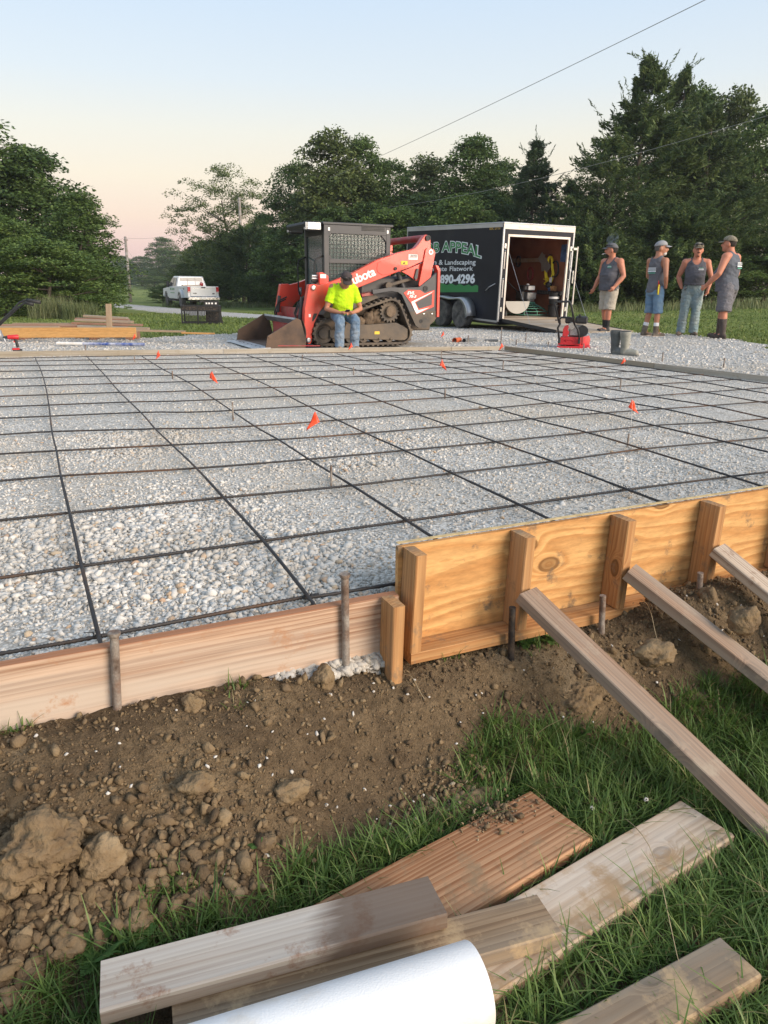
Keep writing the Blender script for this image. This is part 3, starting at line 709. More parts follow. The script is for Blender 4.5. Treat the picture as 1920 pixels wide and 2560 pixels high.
for (r, h) in prof:
    for j in range(n): a = 2 * math.pi * j / n; vs.append((h - .902, r * math.cos(a), r * math.sin(a)))
for i in range(len(prof)):
    i2 = (i + 1) % len(prof)
    for j in range(n): fs.append((i * n + j, i * n + (j + 1) % n, i2 * n + (j + 1) % n, i2 * n + j))
po = pm.add(vs, fs).build('plastic_pipe', MATS['white_plastic'], smooth=40); py_ = Vector((0, 0, 1)).cross(pd).normalized()
po.matrix_world = Matrix.Translation((pe.x, pe.y, ZG + .042 + pr)) @ Matrix((pd, py_, pd.cross(py_))).transposed().to_4x4()
tag(po, 'white dew covered plastic pipe lying across the planks', 'pipe')

# ------------------------------------------------------------------ far and right-hand forms
fa, fb = Vector(FAR_A), Vector(FAR_B); fa.z = fb.z = .046; dd = (fb - fa).normalized(); fn = Vector((-dd.y, dd.x, 0))
cut = [-.02, fa.lerp(fb, .43), fa.lerp(fb, .80), fb]; pts = [fa, fa.lerp(fb, .425), fa.lerp(fb, .885), fb]
labs = ['grey form board at the far side in front of the red drill', 'pale form board at the far side below the loader', 'short pale form board at the far corner beside the orange flag']
for i in range(3): board('form_board', pts[i] + fn * .019 + dd * .003, pts[i + 1] + fn * .019 - dd * .003, .089, .038, MATS['form_grey'], up=-fn, label=labs[i], cat='form board', group='far form boards')
rb = Vector(RIGHT_B); rb.z = .046; ra = fb + Vector((.02, 0, 0)); rd = (rb - ra).normalized(); rn = Vector((-rd.y, rd.x, 0)); rm = ra.lerp(rb, .60)
if rn.x < 0: rn = -rn
board('form_board', ra + rn * .019, rm + rn * .019 - rd * .003, .089, .038, MATS['form_tan'], up=-rn, label='tan form board along the right side near the plate compactor', cat='form board')
board('form_board', rm + rn * .022 + rd * .003, rb + rd * 3.4 + rn * .022, .089, .038, MATS['form_grey'], up=-rn, label='weathered grey form board at the right hand picture edge', cat='form board')

# ------------------------------------------------------------------ steel pins
plain('rusty_steel', (.17, .115, .085), .8, .3, var=.4, scale=30, dirt=(.36, .33, .29), dirt_amt=.45, bmp=.4, bscale=120)
plain('dark_steel', (.035, .032, .032), .6, .6, var=.4, scale=40, dirt=(.16, .12, .09), dirt_amt=.2, bmp=.3, bscale=200)
def pin(bot, h, r, lab, head=True, mat='rusty_steel', lean=(0, 0), name='steel_pin', group=None):
    b_ = Vector(bot); t = b_ + Vector((lean[0], lean[1], h)); mb = MB(); mb.tube([b_, b_.lerp(t, .5), t], r, 12)
    if head: mb.tube([t - Vector((0, 0, .012)), t - Vector((0, 0, .006)), t + Vector((0, 0, .002))], [r, r * 1.4, r * 1.4], 12)
    o = mb.build(name, MATS[mat], smooth=50); o2 = o; tag(o2, lab, 'steel pin', group); return o
q0, q1 = gy(290, 1790, -.053), gy(285, 1582, -.053); pin((q0[0], -.053, q0[2] - .08), q1[2] - q0[2] + .08, .0115, 'rusty steel pin in front of the low form board, nearest the picture edge', lean=(q1[0] - q0[0], 0))
q0, q1 = gy(866, 1697, -.053), gy(862, 1436, -.053); pin((q0[0], -.053, q0[2] - .06), q1[2] - q0[2] + .06, .0115, 'tall rusty steel pin with mushroomed head beside the corner cleat', lean=(q1[0] - q0[0], 0))
for (b0, t0, lab) in (((1279, 1652), (1281, 1518), 'dark steel pin against the plywood form behind the nearest brace'), ((1505, 1605), (1507, 1489), 'speckled steel pin beside the second stud of the plywood form'), ((1748, 1522), (1751, 1432), 'mud caked steel pin by the third stud of the plywood form')):
    q0, q1 = gy(*b0, -.125), gy(*t0, -.125); pin((q0[0], -.125, q0[2] - .05), q1[2] - q0[2] + .05, .011, lab, False, 'dark_steel' if 'dark' in lab else 'rusty_steel', lean=(q1[0] - q0[0], 0))

# ------------------------------------------------------------------ reinforcing bars
m, nt, b = new_mat('rebar'); mp = coords(nt, kind='World'); n1 = noise(nt, mp, 1.6, 5, .65); n2 = noise(nt, mp, 60, 4)
c = ramp(nt, n1.outputs[0], [(.38, (.034, .033, .035)), (.52, (.046, .040, .037)), (.62, (.105, .058, .034)), (.8, (.16, .080, .042))]); c = mixc(nt, .7, c, ramp(nt, n2.outputs[0], [(.3, (.6, .6, .6)), (.7, (1.4, 1.4, 1.4))]), 'MULTIPLY')
nt.links.new(c, b.inputs['Base Color']); b.inputs['Roughness'].default_value = .62; b.inputs['Metallic'].default_value = .35
def rebar(pts, lab, grp, r=.0055, rib_until=3.6, z=None):
    P = [Vector(p) for p in pts]
    L = [0]
    for i in range(1, len(P)): L.append(L[-1] + (P[i] - P[i - 1]).length)
    def at(s):
        i = max(k for k in range(len(L)) if L[k] <= s + 1e-9); i = min(i, len(P) - 2)
        p0 = P[max(i - 1, 0)]; p1 = P[i]; p2 = P[i + 1]; p3 = P[min(i + 2, len(P) - 1)]; t = (s - L[i]) / max(L[i + 1] - L[i], 1e-9)
        return .5 * ((2 * p1) + (p2 - p0) * t + (2 * p0 - 5 * p1 + 4 * p2 - p3) * t * t + (3 * p1 - 3 * p2 + p3 - p0) * t ** 3)
    s = 0; C = []; RR = []; k = 0
    while s < L[-1]:
        p = at(s); d = (np.array(p) - CAM) @ FW
        C.append(p)
        vis = d < rib_until and in_view(np.array([p.x]), np.array([p.y]), p.z, 200)[0]
        RR.append(r * (1.24 if k % 2 else .90) if vis else r)
        s += .0065 if vis else .12; k += 1
    C.append(P[-1]); RR.append(r)
    return tag(MB().tube(C, RR, 7).build('rebar', MATS['rebar'], smooth=True), lab, 'rebar', grp)
ZR, ZC = .050, .063
rows = [[(0, 1634), (247, 1591), (770, 1491), (988, 1459)], [(0, 1444.5), (204, 1415), (658, 1352), (1018, 1302), (1299, 1262), (1569, 1224), (1828, 1191), (1920, 1180)],
        [(0, 1300.7), (174, 1282), (559, 1244), (880, 1213.5), (1130, 1183), (1382, 1153.5), (1607, 1122.5), (1811, 1104), (1920, 1094)], [(0, 1202), (152, 1189.5), (491, 1170.5), (772, 1148), (1011, 1126), (1240, 1104.5), (1467, 1081), (1636, 1063.6), (1809, 1055), (1920, 1047)],
        [(0, 1135), (141, 1127), (430, 1112.5), (696, 1099), (915, 1083), (1220, 1057), (1328, 1047), (1511, 1032), (1659, 1022), (1775, 1014), (1920, 1003)], [(0, 1086.6), (130, 1079), (388, 1072), (633, 1065), (1220, 1021), (1376, 1007), (1524, 998), (1625, 990), (1920, 969)],
        [(0, 1045.7), (354, 1031), (584, 1026), (1220, 987), (1560, 965), (1853, 948)], [(0, 1017.4), (323, 1005), (538, 999), (1220, 965), (1758, 936)], [(0, 990.8), (300, 981), (502, 976), (1220, 945.5), (1662, 924)], [(0, 967.2), (278, 959), (468, 954), (1220, 931), (1578, 912.6)],
        [(0, 947.4), (264, 940), (435, 938), (1220, 916), (1486, 903)], [(0, 928.4), (249, 924.6), (407, 923), (1220, 903), (1414, 895)], [(0, 914.9), (237, 911.5), (384, 909), (1220, 895), (1355, 888)], [(0, 904.3), (226, 900), (367, 899), (1220, 884), (1290, 881)], [(0, 896.3), (216, 891.5), (354, 889.5), (1102, 878), (1230, 876.5)]]
for i, rw in enumerate(rows):
    P = [gz(*p, ZR) for p in rw]; d0 = P[0] - P[1]; P = [P[0] + d0 / np.linalg.norm(d0) * .5] + P
    if rw[-1][0] >= 1900: d1 = P[-1] - P[-2]; P.append(P[-1] + d1 * max(.1, (7.75 - P[-1][0]) / d1[0]))
    if i == 0: P.append(np.array([4.6, .064, ZR]))
    ords = ['nearest', 'second', 'third', 'fourth', 'fifth', 'sixth', 'seventh', 'eighth', 'ninth', 'tenth', 'eleventh', 'twelfth', 'thirteenth', 'fourteenth', 'farthest']
    rebar(P, 'dark ribbed crosswise bar, %s from the low front form board' % ords[i], 'crosswise reinforcing bars')
cols = [[(252, 1604), (247, 1591), (204, 1415), (174, 1282), (152, 1189.5), (141, 1127), (130, 1079), (122, 1012), (113, 962), (102, 926), (91, 902), (88, 893)],
        [(785, 1510), (770, 1491), (658, 1352), (559, 1244), (491, 1170.5), (430.5, 1112.5), (388, 1072), (354, 1033), (300, 981), (264, 940), (237, 911.5), (216, 890)],
        [(1097, 1353), (1018, 1302), (880, 1213.5), (772, 1148), (696, 1099), (633, 1063), (538, 999), (468, 954), (407, 923), (352, 889)],
        [(1402, 1312), (1299, 1262), (1130, 1183), (1011, 1126), (915, 1083), (760, 1010), (640, 950), (491, 889)], [(1671, 1262), (1569, 1224), (1382, 1153.5), (1240, 1104.5), (1000, 1020), (815, 952), (618, 888)],
        [(1912, 1218), (1828, 1191), (1607, 1122.5), (1467, 1081), (1328, 1047), (1050, 968), (900, 927), (724, 887)], [(1920, 1130), (1811, 1104), (1636, 1063.6), (1511, 1032), (1376, 1007), (1120, 948), (842, 885)],
        [(1920, 1078), (1809, 1055), (1659, 1022), (1524, 998), (1250, 942), (942, 884)], [(1920, 1046), (1775, 1014), (1625, 990), (1330, 937), (1030, 881)], [(1920, 1008), (1700, 970), (1420, 925), (1104, 879)], [(1920, 984), (1640, 938), (1182, 877)], [(1920, 960), (1500, 904), (1245, 876)]]
for i, cw in enumerate(cols):
    P = [gz(*p, ZC) for p in cw]
    if i >= 2: d0 = P[0] - P[1]; P = [P[0] + d0 * ((.12 - P[0][1]) / d0[1]) if i >= 6 else P[0] + d0 / np.linalg.norm(d0) * .02] + P
    if i < 2: P[0][2] = .055
    ords = ['leftmost', 'second', 'third', 'fourth', 'fifth', 'sixth', 'seventh', 'eighth', 'ninth', 'tenth', 'eleventh', 'twelfth']
    rebar(P, 'dark ribbed bar running away over the gravel, %s in the row' % (ords[i] if i == 0 else ords[i] + ' counted from the left'), 'lengthwise reinforcing bars')
# wire ties at the near crossings
plain('tie_wire', (.03, .028, .028), .5, .7, var=.3)
TIES = [((247, 1591), 'at the nearest crossing on the low board'), ((204, 1412), 'on the rusty bar at the leftmost lengthwise bar'), ((770, 1491), 'at the second crossing on the low board'), ((659, 1350), 'on the rusty bar at the second lengthwise bar'), ((1018, 1300), 'on the rusty bar at the third lengthwise bar'), ((1569, 1223), 'on the rusty bar at the fifth lengthwise bar'), ((559, 1243), 'on the third crosswise bar at the second lengthwise bar'), ((1130, 1182), 'on the third crosswise bar at the fourth lengthwise bar'), ((1607, 1122), 'on the third crosswise bar at the sixth lengthwise bar')]
for i, (p, w) in enumerate(TIES):
    c = Vector(gz(*p, ZR)); rs = random.Random(i); mb = MB(); pts = []
    for k in range(22):
        a = k / 21 * 2 * math.pi * 1.6; pts.append(c + Vector((.012 * math.cos(a) + .003 * math.sin(3 * a), .012 * math.sin(a), .006 + .011 * math.cos(a * 1.3 + 1))))
    e = pts[-1]; pts += [e + Vector((rs.uniform(-.012, .0), rs.uniform(-.006, .006), .010)), e + Vector((rs.uniform(-.03, -.015), rs.uniform(-.008, .012), .017))]
    tag(mb.tube(pts, .0011, 5).build('tie_wire', MATS['tie_wire'], smooth=True), 'twisted tie wire ' + w, 'tie wire', 'rebar ties')
# grade pins standing in the pad and around the forms
PINS = [((828, 1217), 52, 'short steel pin standing on the gravel by the large front flag'), ((583, 1052), 44, 'rusty short pin in the middle of the pad, left of the front flag'), ((432, 950), 22, 'short pin just left of the flag in the far left of the pad'), ((337, 906), 15, 'tiny pin at the far edge of the pad under the left flag'), ((756, 902), 14, 'tiny pin at the far edge below the loader bucket'), ((884, 940), 22, 'short pin in the far middle of the pad below the seated man'), ((1112, 1000), 27, 'short pin in the gravel to the right of the middle flag'), ((1103, 897), 20, 'short pin behind the middle flag at the far side'), ((1257, 927), 25, 'short pin at the right rear of the pad below the corner flag'), ((1550, 975), 26, 'short pin left above the large right flag'), ((1568, 1122), 37, 'dark short pin in front of the large right flag')]
for (p, h, lab) in PINS:
    q = gz(*p, .02); D = (q - CAM) @ FW; pin(q, h * D / F_PX / .95, .006 if D < 6 else .007, lab, False, 'rusty_steel', group='short pins on the pad')
PINS2 = [((214, 876), 13, 'pin behind the far form board by the red drill'), ((1252, 862), 40, 'tall pin at the far corner of the forms behind the orange flag'), ((1170, 860), 20, 'pin beyond the far form near the dug pipe end'), ((1290, 866), 16, 'small pin outside the corner of the forms'), ((1314, 856), 22, 'pin on the gravel between trailer and forms'), ((1370, 870), 14, 'low pin outside the right form near the compactor'), ((1458, 882), 22, 'pin outside the right form in front of the compactor'), ((1655, 905), 22, 'pin outside the right form beyond the rubber boots'), ((1808, 923), 26, 'pin outside the grey right form near the picture edge')]
for (p, h, lab) in PINS2:
    q = gH(*p); D = (q - CAM) @ FW; pin((q[0], q[1], q[2] - .03), h * D / F_PX / .95 + .03, .009, lab, False, 'rusty_steel', group='pins outside the forms')

# ------------------------------------------------------------------ marking flags
plain('flag_orange', (.95, .09, .025), .55, var=.08, scale=4)
plain('flag_wire', (.35, .34, .33), .4, .8, var=.1)
FL = [((326, 864), (333, 842), 15, 'orange flag in front of the orange board on the left', 0.2), ((392, 908), (392, 887), 22, 'orange flag tilted at the far left form board', -.5), ((528, 975), (526, 943), 30, 'orange flag on the gravel in the far left of the pad', .1),
      ((811, 1151), (785, 1053), 46, 'largest orange flag in the near middle of the pad', .25), ((876, 885), (875, 866), 17, 'orange flag at the feet of the seated man', 0), ((1102, 934), (1102, 912), 26, 'orange flag in the far middle of the pad', .1),
      ((1253, 884), (1252, 866), 18, 'orange flag at the far corner of the forms', -.3), ((1560, 920), (1558, 903), 18, 'orange flag against the tan right form board', 0), ((1577, 1078), (1578, 1016), 35, 'large orange flag on the right of the pad', .3),
      ((744, 872), (744, 843), 18, 'narrow orange flag in front of the loader bucket', .0), ((1106, 850), (1105, 836), 14, 'orange flag on the gravel heap behind the loader', -.1)]
for i, (base, c, s, lab, tilt) in enumerate(FL):
    inside = in_poly(np.array([gz(*base, .02)[0]]), np.array([gz(*base, .02)[1]]), SLAB)[0]
    q = gz(*base, .02) if inside else gH(*base); D = (q - CAM) @ FW
    top = Vector(CAM + ray(c[0] + 3, c[1] - s * .55) * D)
    t = thing('marking_flag', lab, 'flag', tuple(q), 0, 'orange marking flags'); hh = top - Vector(q)
    MB().tube([(0, 0, -.02), tuple(hh * .5 + Vector((.006, .004, 0))), tuple(hh)], .0011 if D < 6 else .0016, 5).build('wire', MATS['flag_wire'], t)
    S = 1.12 * s * D / F_PX; r = Vector(RT); u = Vector((0, 0, 1)); nv = Vector(FW); vs = []; m_ = -1 if i % 3 == 2 else 1; nx_ = 5; fs = []
    A_, B_, C_ = hh, hh + r * (.20 * m_ * S) + u * (-.52 * S), hh + r * ((-.42 - .2 * tilt) * m_ * S) + u * (-.98 * S)
    for a in range(nx_ + 1):                   # a small triangular pennant, slightly waved
        for c2 in range(a + 1):
            p_ = A_ + (B_ - A_) * ((a - c2) / nx_) + (C_ - A_) * (c2 / nx_); vs.append(tuple(p_ + nv * (.10 * S * math.sin(a * 1.1 + c2 * .8 + i))))
    ix = lambda a, c2: a * (a + 1) // 2 + c2
    for a in range(nx_):
        for c2 in range(a + 1):
            fs.append((ix(a, c2), ix(a + 1, c2), ix(a + 1, c2 + 1)))
            if c2 < a: fs.append((ix(a, c2), ix(a + 1, c2 + 1), ix(a, c2 + 1)))
    o = MB().add(vs, fs).build('pennant', MATS['flag_orange'], t, smooth=True); sd = o.modifiers.new('thickness', 'SOLIDIFY'); sd.thickness = .0006
# ------------------------------------------------------------------ grass and weeds in the foreground
tinted('grass_blade', [(0, (.055, .100, .022)), (.35, (.095, .170, .036)), (.65, (.155, .235, .058)), (.85, (.24, .29, .10)), (.95, (.30, .25, .11)), (1, (.36, .29, .15))], .5, trans=.28, spec=.35)
def blades(P, h, w, ang, lean, tint, seg=3, curl=.6):
    """bent, tapering blades of grass; returns vertices, quads, tints"""
    n = len(P); t = np.linspace(0, 1, seg + 1)
    dx, dy = np.cos(ang), np.sin(ang); px_, py_ = -dy, dx
    V = np.zeros((n, seg + 1, 2, 3))
    for i, s in enumerate(t):
        out = lean * (s ** 1.6) * h; z = h * (s - curl * lean * .45 * s * s); ww = w * (1 - s ** 1.5) * .5 + .0003
        cx, cy_, cz = P[:, 0] + dx * out, P[:, 1] + dy * out, P[:, 2] + z
        for e, sg in enumerate((-1, 1)):
            V[:, i, e, 0] = cx + px_ * ww * sg; V[:, i, e, 1] = cy_ + py_ * ww * sg; V[:, i, e, 2] = cz
    k = 2 * (seg + 1); q = np.array([(2 * i, 2 * i + 1, 2 * i + 3, 2 * i + 2) for i in range(seg)])
    Fc = (q[None] + np.arange(n)[:, None, None] * k).reshape(-1, 4)
    return V.reshape(-1, 3), Fc, np.repeat(tint, k)
def off_planks(x, y):
    k = np.ones(len(x), bool)
    for (cx_, cy_, dx_, dy_, L_, w_) in FOOT:
        u = (x - cx_) * dx_ + (y - cy_) * dy_; v = -(x - cx_) * dy_ + (y - cy_) * dx_; k &= ~((u < .006) & (u > -L_) & (np.abs(v) < w_))
    return k
def grass(name, x, y, zf, hr, wr, tmu, lean=(.2, 1.1), seg=3, mat='grass_blade'):
    k = off_planks(x, y); x, y = x[k], y[k]; n = len(x); P = np.stack([x, y, zf(x, y) - .004], 1)
    h = rng.uniform(*hr, n) * (.7 + .6 * rng.uniform(0, 1, n)); dry = rng.uniform(0, 1, n) < .05
    tint = np.clip(rng.normal(tmu, .17, n) + .14 * smooth_noise(x, y, .12, 77), 0, .86); tint[dry] = rng.uniform(.9, 1, dry.sum())
    V, Fc, T = blades(P, h, rng.uniform(*wr, n), rng.uniform(0, 2 * np.pi, n), rng.uniform(*lean, n), tint, seg)
    me = np_mesh(name, V, Fc, T); me.shade_smooth(); return kind(link(name, me, MATS[mat]), 'stuff')
# tufts: clustered centres so that dark gaps remain
def tufted(n, x0, x1, y0, y1, per, spread, poly, ztest=-.4):
    cx, cy_ = scatter(n // per, x0, x1, y0, y1); k = in_poly(cx + .05 * smooth_noise(cx, cy_, .1, 81), cy_ + .05 * smooth_noise(cx, cy_, .1, 82), poly) & in_view(cx, cy_, ztest, 420)
    cx, cy_ = cx[k], cy_[k]; x = np.repeat(cx, per) + rng.normal(0, spread, len(cx) * per); y = np.repeat(cy_, per) + rng.normal(0, spread, len(cx) * per)
    return x, y
x, y = tufted(330000, -.2, 4.6, -1.6, .3, 7, .012, GRASS); sel = rng.permutation(len(x))[:60000]; x, y = x[sel], y[sel]
k = y < -.10; grass('grass', x[k], y[k], dirt_z, (.018, .055), (.0018, .0042), .38)
x, y = tufted(90000, -.2, 4.6, -1.6, .3, 6, .008, GRASS); x, y = x[:9000], y[:9000]; k = y < -.12
grass('grass', x[k], y[k], dirt_z, (.05, .11), (.003, .0062), .45, (.35, 1.2), 4)
# sprigs along the bottom of the forms and the fringe of the heap
fx = []; fy = []
for (p, n, s) in (((945, 1665), 45, .022), ((1120, 1640), 60, .03), ((1350, 1605), 110, .045), ((585, 1725), 25, .02), ((40, 1820), 30, .03), ((600, 1760), 10, .02), ((420, 2230), 90, .03), ((1240, 2010), 60, .03)):
    q = gG(*p); fx.append(rng.normal(q[0], s, n)); fy.append(rng.normal(q[1], s * .5, n))
fx = np.concatenate(fx); fy = np.minimum(np.concatenate(fy), -.05); grass('grass', fx, fy, dirt_z, (.02, .06), (.002, .005), .4)
# feathery weeds (each one a plant with its leaves)
tinted('weed_leaf', [(0, (.05, .105, .025)), (.5, (.085, .17, .04)), (1, (.13, .22, .06))], .55, trans=.3)
def weed(c, s, seed, lab):
    rs = np.random.default_rng(seed); V = []; Fq = []; T = []; o = 0
    for f in range(int(rs.integers(9, 15))):
        a = rs.uniform(0, 2 * np.pi); L = s * rs.uniform(.6, 1.1); el = rs.uniform(.35, 1.1); tn = rs.uniform(0, 1)
        for i in range(12):
            t = (i + 1) / 12; r = L * t; bx_, by_, bz_ = math.cos(a) * r * math.cos(el), math.sin(a) * r * math.cos(el), r * math.sin(el) - .35 * L * t * t
            for sg in (-1, 1):
                b2 = a + sg * 1.05; l2 = .34 * L * math.sin(math.pi * min(1, t * .92 + .08)) + .004; wd = .0016 + s * .012
                ex, ey, ez = bx_ + math.cos(b2) * l2, by_ + math.sin(b2) * l2, bz_ + .25 * l2 * (rs.uniform(-.4, 1))
                nx_, ny_ = -math.sin(b2) * wd, math.cos(b2) * wd
                V += [(bx_ - nx_, by_ - ny_, bz_), (bx_ + nx_, by_ + ny_, bz_), (ex * .6 + bx_ * .4 + nx_ * 1.6, ey * .6 + by_ * .4 + ny_ * 1.6, ez * .6 + bz_ * .4), (ex, ey, ez)]
                Fq.append((o, o + 1, o + 2, o + 3)); o += 4; T += [tn] * 4
    ob = link('weed', np_mesh('weed', np.array(V), np.array(Fq), np.array(T)), MATS['weed_leaf']); ob.location = c
    return tag(ob, lab, 'weed', 'feathery weeds')
for i, (p, s, lab) in enumerate([((265, 2385), .085, 'feathery weed against the end of the topmost weathered plank'), ((330, 2350), .06, 'small feathery weed beside the weathered plank tip'), ((1790, 2130), .055, 'feathery weed growing at the edge of the pale plank'), ((1760, 1960), .075, 'feathery weed under the nearest brace close to the pale plank'), ((1690, 1935), .06, 'feathery weed left of the nearest brace in deep grass'),
                                 ((945, 1672), .035, 'tiny feathery weed on gravel beside the corner cleat'), ((1320, 1612), .05, 'feathery weed under the bottom plate beside the dark pin'), ((1380, 1600), .045, 'leafy weed in the shade behind the nearest brace top'), ((1450, 1830), .06, 'feathery weed in front of the big pale clod'), ((1440, 2045), .05, 'feathery weed by the corner of the orange stained plank'),
                                 ((640, 2110), .03, 'tiny weed seedling on the bare dirt')]):
    q = gG(*p); weed((q[0], q[1], q[2]), s, 100 + i, lab)
# dry straws and roots lying about
plain('straw', (.42, .33, .19), .7, var=.25, scale=30)
ST = [((1545, 2040), (1800, 2640), .03, 'long dry straw arching over the pale plank', .07), ((870, 1990), (1060, 2070), .012, 'thin curved root lying on the dirt heap', .006), ((1000, 1690), (1065, 1750), .006, 'tangle of dry roots by the corner cleat', .02), ((1600, 1500), (1660, 1640), .01, 'dry straw in the dirt between the braces', .03), ((1730, 1760), (1760, 1830), .01, 'dry grass stalk at the grass edge behind the nearest brace', .08), ((1110, 1870), (1125, 1905), .008, 'dry stalk on the bare dirt', .03)]
for i, (a_, b2, bend, lab, lift) in enumerate(ST):
    p0, p1 = Vector(gG(*a_)), Vector(gG(*b2)); pts = []; rs = random.Random(i)
    for k in range(13):
        t = k / 12; p = p0.lerp(p1, t); pts.append(p + Vector((bend * math.sin(t * 5), bend * math.sin(t * 3.1), .006 + lift * math.sin(math.pi * t) + rs.uniform(-.001, .001))))
    tag(MB().tube(pts, [.0011 * (1.2 - .6 * k / 12) for k in range(13)], 5).build('straw', MATS['straw'], smooth=True), lab, 'straw')
plain('clover_white', (.55, .52, .48), .7, var=.1)
for i, (p, lab) in enumerate([((1607, 2040), 'white clover flower between the two planks'), ((1473, 2062), 'white clover flower at the corner of the orange stained plank')]):
    q = gG(*p); t = thing('clover_flower', lab, 'flower', tuple(q)); MB().tube([(0, 0, 0), (.003, 0, .03), (.004, 0, .05)], .0009, 5).build('stem', MATS['weed_leaf'], t)
    mb = MB(); rs = random.Random(i)
    for k in range(26):
        a = rs.uniform(0, 6.28); e = rs.uniform(-.3, 1.5); d = Vector((math.cos(a) * math.cos(e), math.sin(a) * math.cos(e), math.sin(e))) * .0052; mb.ell(Vector((.004, 0, .052)) + d, (.0014, .0014, .0024), 6, 4)
    mb.build('flower_head', MATS['clover_white'], t, smooth=True)
# crumbs spilled on the orange plank
x, y = gz(1240, 2035, ZG + .045)[:2]; n = 260; px_ = rng.normal(x, .055, n); py2 = rng.normal(y, .03, n); s = np.clip(rng.lognormal(0, .6, n) * .006, .002, .022)
kind(stones('spilled_dirt', np.stack([px_, py2, np.full(n, ZG + .043) + s * .2], 1), s, MATS['earth_clod'], squash=.8), 'stuff')

# ------------------------------------------------------------------ rough lawn in the middle distance
LAWN_P = [(11.2, 12.6), (40, 34), (20, 46), (-6, 52), (-14, 20), (-8, 10.5), (2, 10.8), (7, 14), (10.2, 18)]
tinted('lawn_blade', [(0, (.085, .130, .032)), (.4, (.145, .200, .050)), (.75, (.215, .255, .080)), (1, (.29, .28, .125))], .7, trans=.2, spec=.2)
x, y = scatter(500000, -8, 34, 6, 34); d = np.hypot(x - CAM[0], y - CAM[1]); k = in_view(x, y, 0) & ~in_poly(x, y, YARD) & (y > 6) & (rng.uniform(0, 1, len(x)) < np.clip((13 / d) ** 1.6, 0, 1)); x, y = x[k][:38000], y[k][:38000]
d = np.hypot(x - CAM[0], y - CAM[1]); n = len(x); P = np.stack([x, y, H(x, y) - .03], 1)
drvline = np.array([p[:2] for p in drv]); 
dd_ = np.min(np.stack([np.hypot(x - (a[0] * (1 - t) + b2[0] * t), y - (a[1] * (1 - t) + b2[1] * t)) for a, b2 in zip(drvline[:-1], drvline[1:]) for t in (0, .25, .5, .75)]), 0); P = P[dd_ > 1.4]; d = d[dd_ > 1.4]; n = len(P)
V, Fc, T = blades(P, rng.uniform(.035, .085, n), .012 + d * .0011, rng.uniform(0, 6.28, n), rng.uniform(.2, 1.0, n), np.clip(rng.normal(.45, .2, n) + .25 * smooth_noise(P[:, 0], P[:, 1], 2.2, 91), 0, 1), 2)
kind(link('lawn_grass', np_mesh('lawn_grass', V, Fc, T), MATS['lawn_blade']), 'stuff')

# ------------------------------------------------------------------ trees
plain('bark', (.10, .082, .065), .95, var=.35, scale=6, bmp=.6, bscale=20)
LEAF = {}
def leaf_mat(name, lo, mid, hi): LEAF[name] = tinted(name, [(0, lo), (.5, mid), (1, hi)], .6, trans=.22, spec=.25)
leaf_mat('leaf_dark', (0.037, 0.064, 0.021), (0.070, 0.120, 0.034), (0.129, 0.190, 0.056))
leaf_mat('leaf_mid', (0.040, 0.075, 0.021), (0.081, 0.137, 0.035), (0.147, 0.210, 0.059))
leaf_mat('leaf_olive', (0.046, 0.069, 0.021), (0.094, 0.130, 0.039), (0.168, 0.203, 0.070))
leaf_mat('leaf_bright', (0.052, 0.092, 0.023), (0.104, 0.169, 0.042), (0.182, 0.245, 0.070))
leaf_mat('needle_green', (0.032, 0.057, 0.021), (0.070, 0.112, 0.036), (0.147, 0.189, 0.059))
leaf_mat('needle_blue', (0.034, 0.060, 0.030), (0.065, 0.107, 0.049), (0.119, 0.168, 0.081))
def limb_mesh(segs):
    mb = MB()
    for pts, r0, r1 in segs: mb.tube(pts, [r0 + (r1 - r0) * i / (len(pts) - 1) for i in range(len(pts))], 7)
    return mb
def leaf_quads(C, D, N_, L, Wd, tint):
    """diamond leaves: centre C, direction D, side N_"""
    v = np.stack([C - D * (L * .5)[:, None], C + N_ * (Wd * .5)[:, None], C + D * (L * .5)[:, None], C - N_ * (Wd * .5)[:, None]], 1)
    n = len(C); return v.reshape(-1, 3), np.arange(n * 4).reshape(n, 4), np.repeat(tint, 4)
def unit(v): return v / np.maximum(np.linalg.norm(v, axis=-1, keepdims=True), 1e-9)
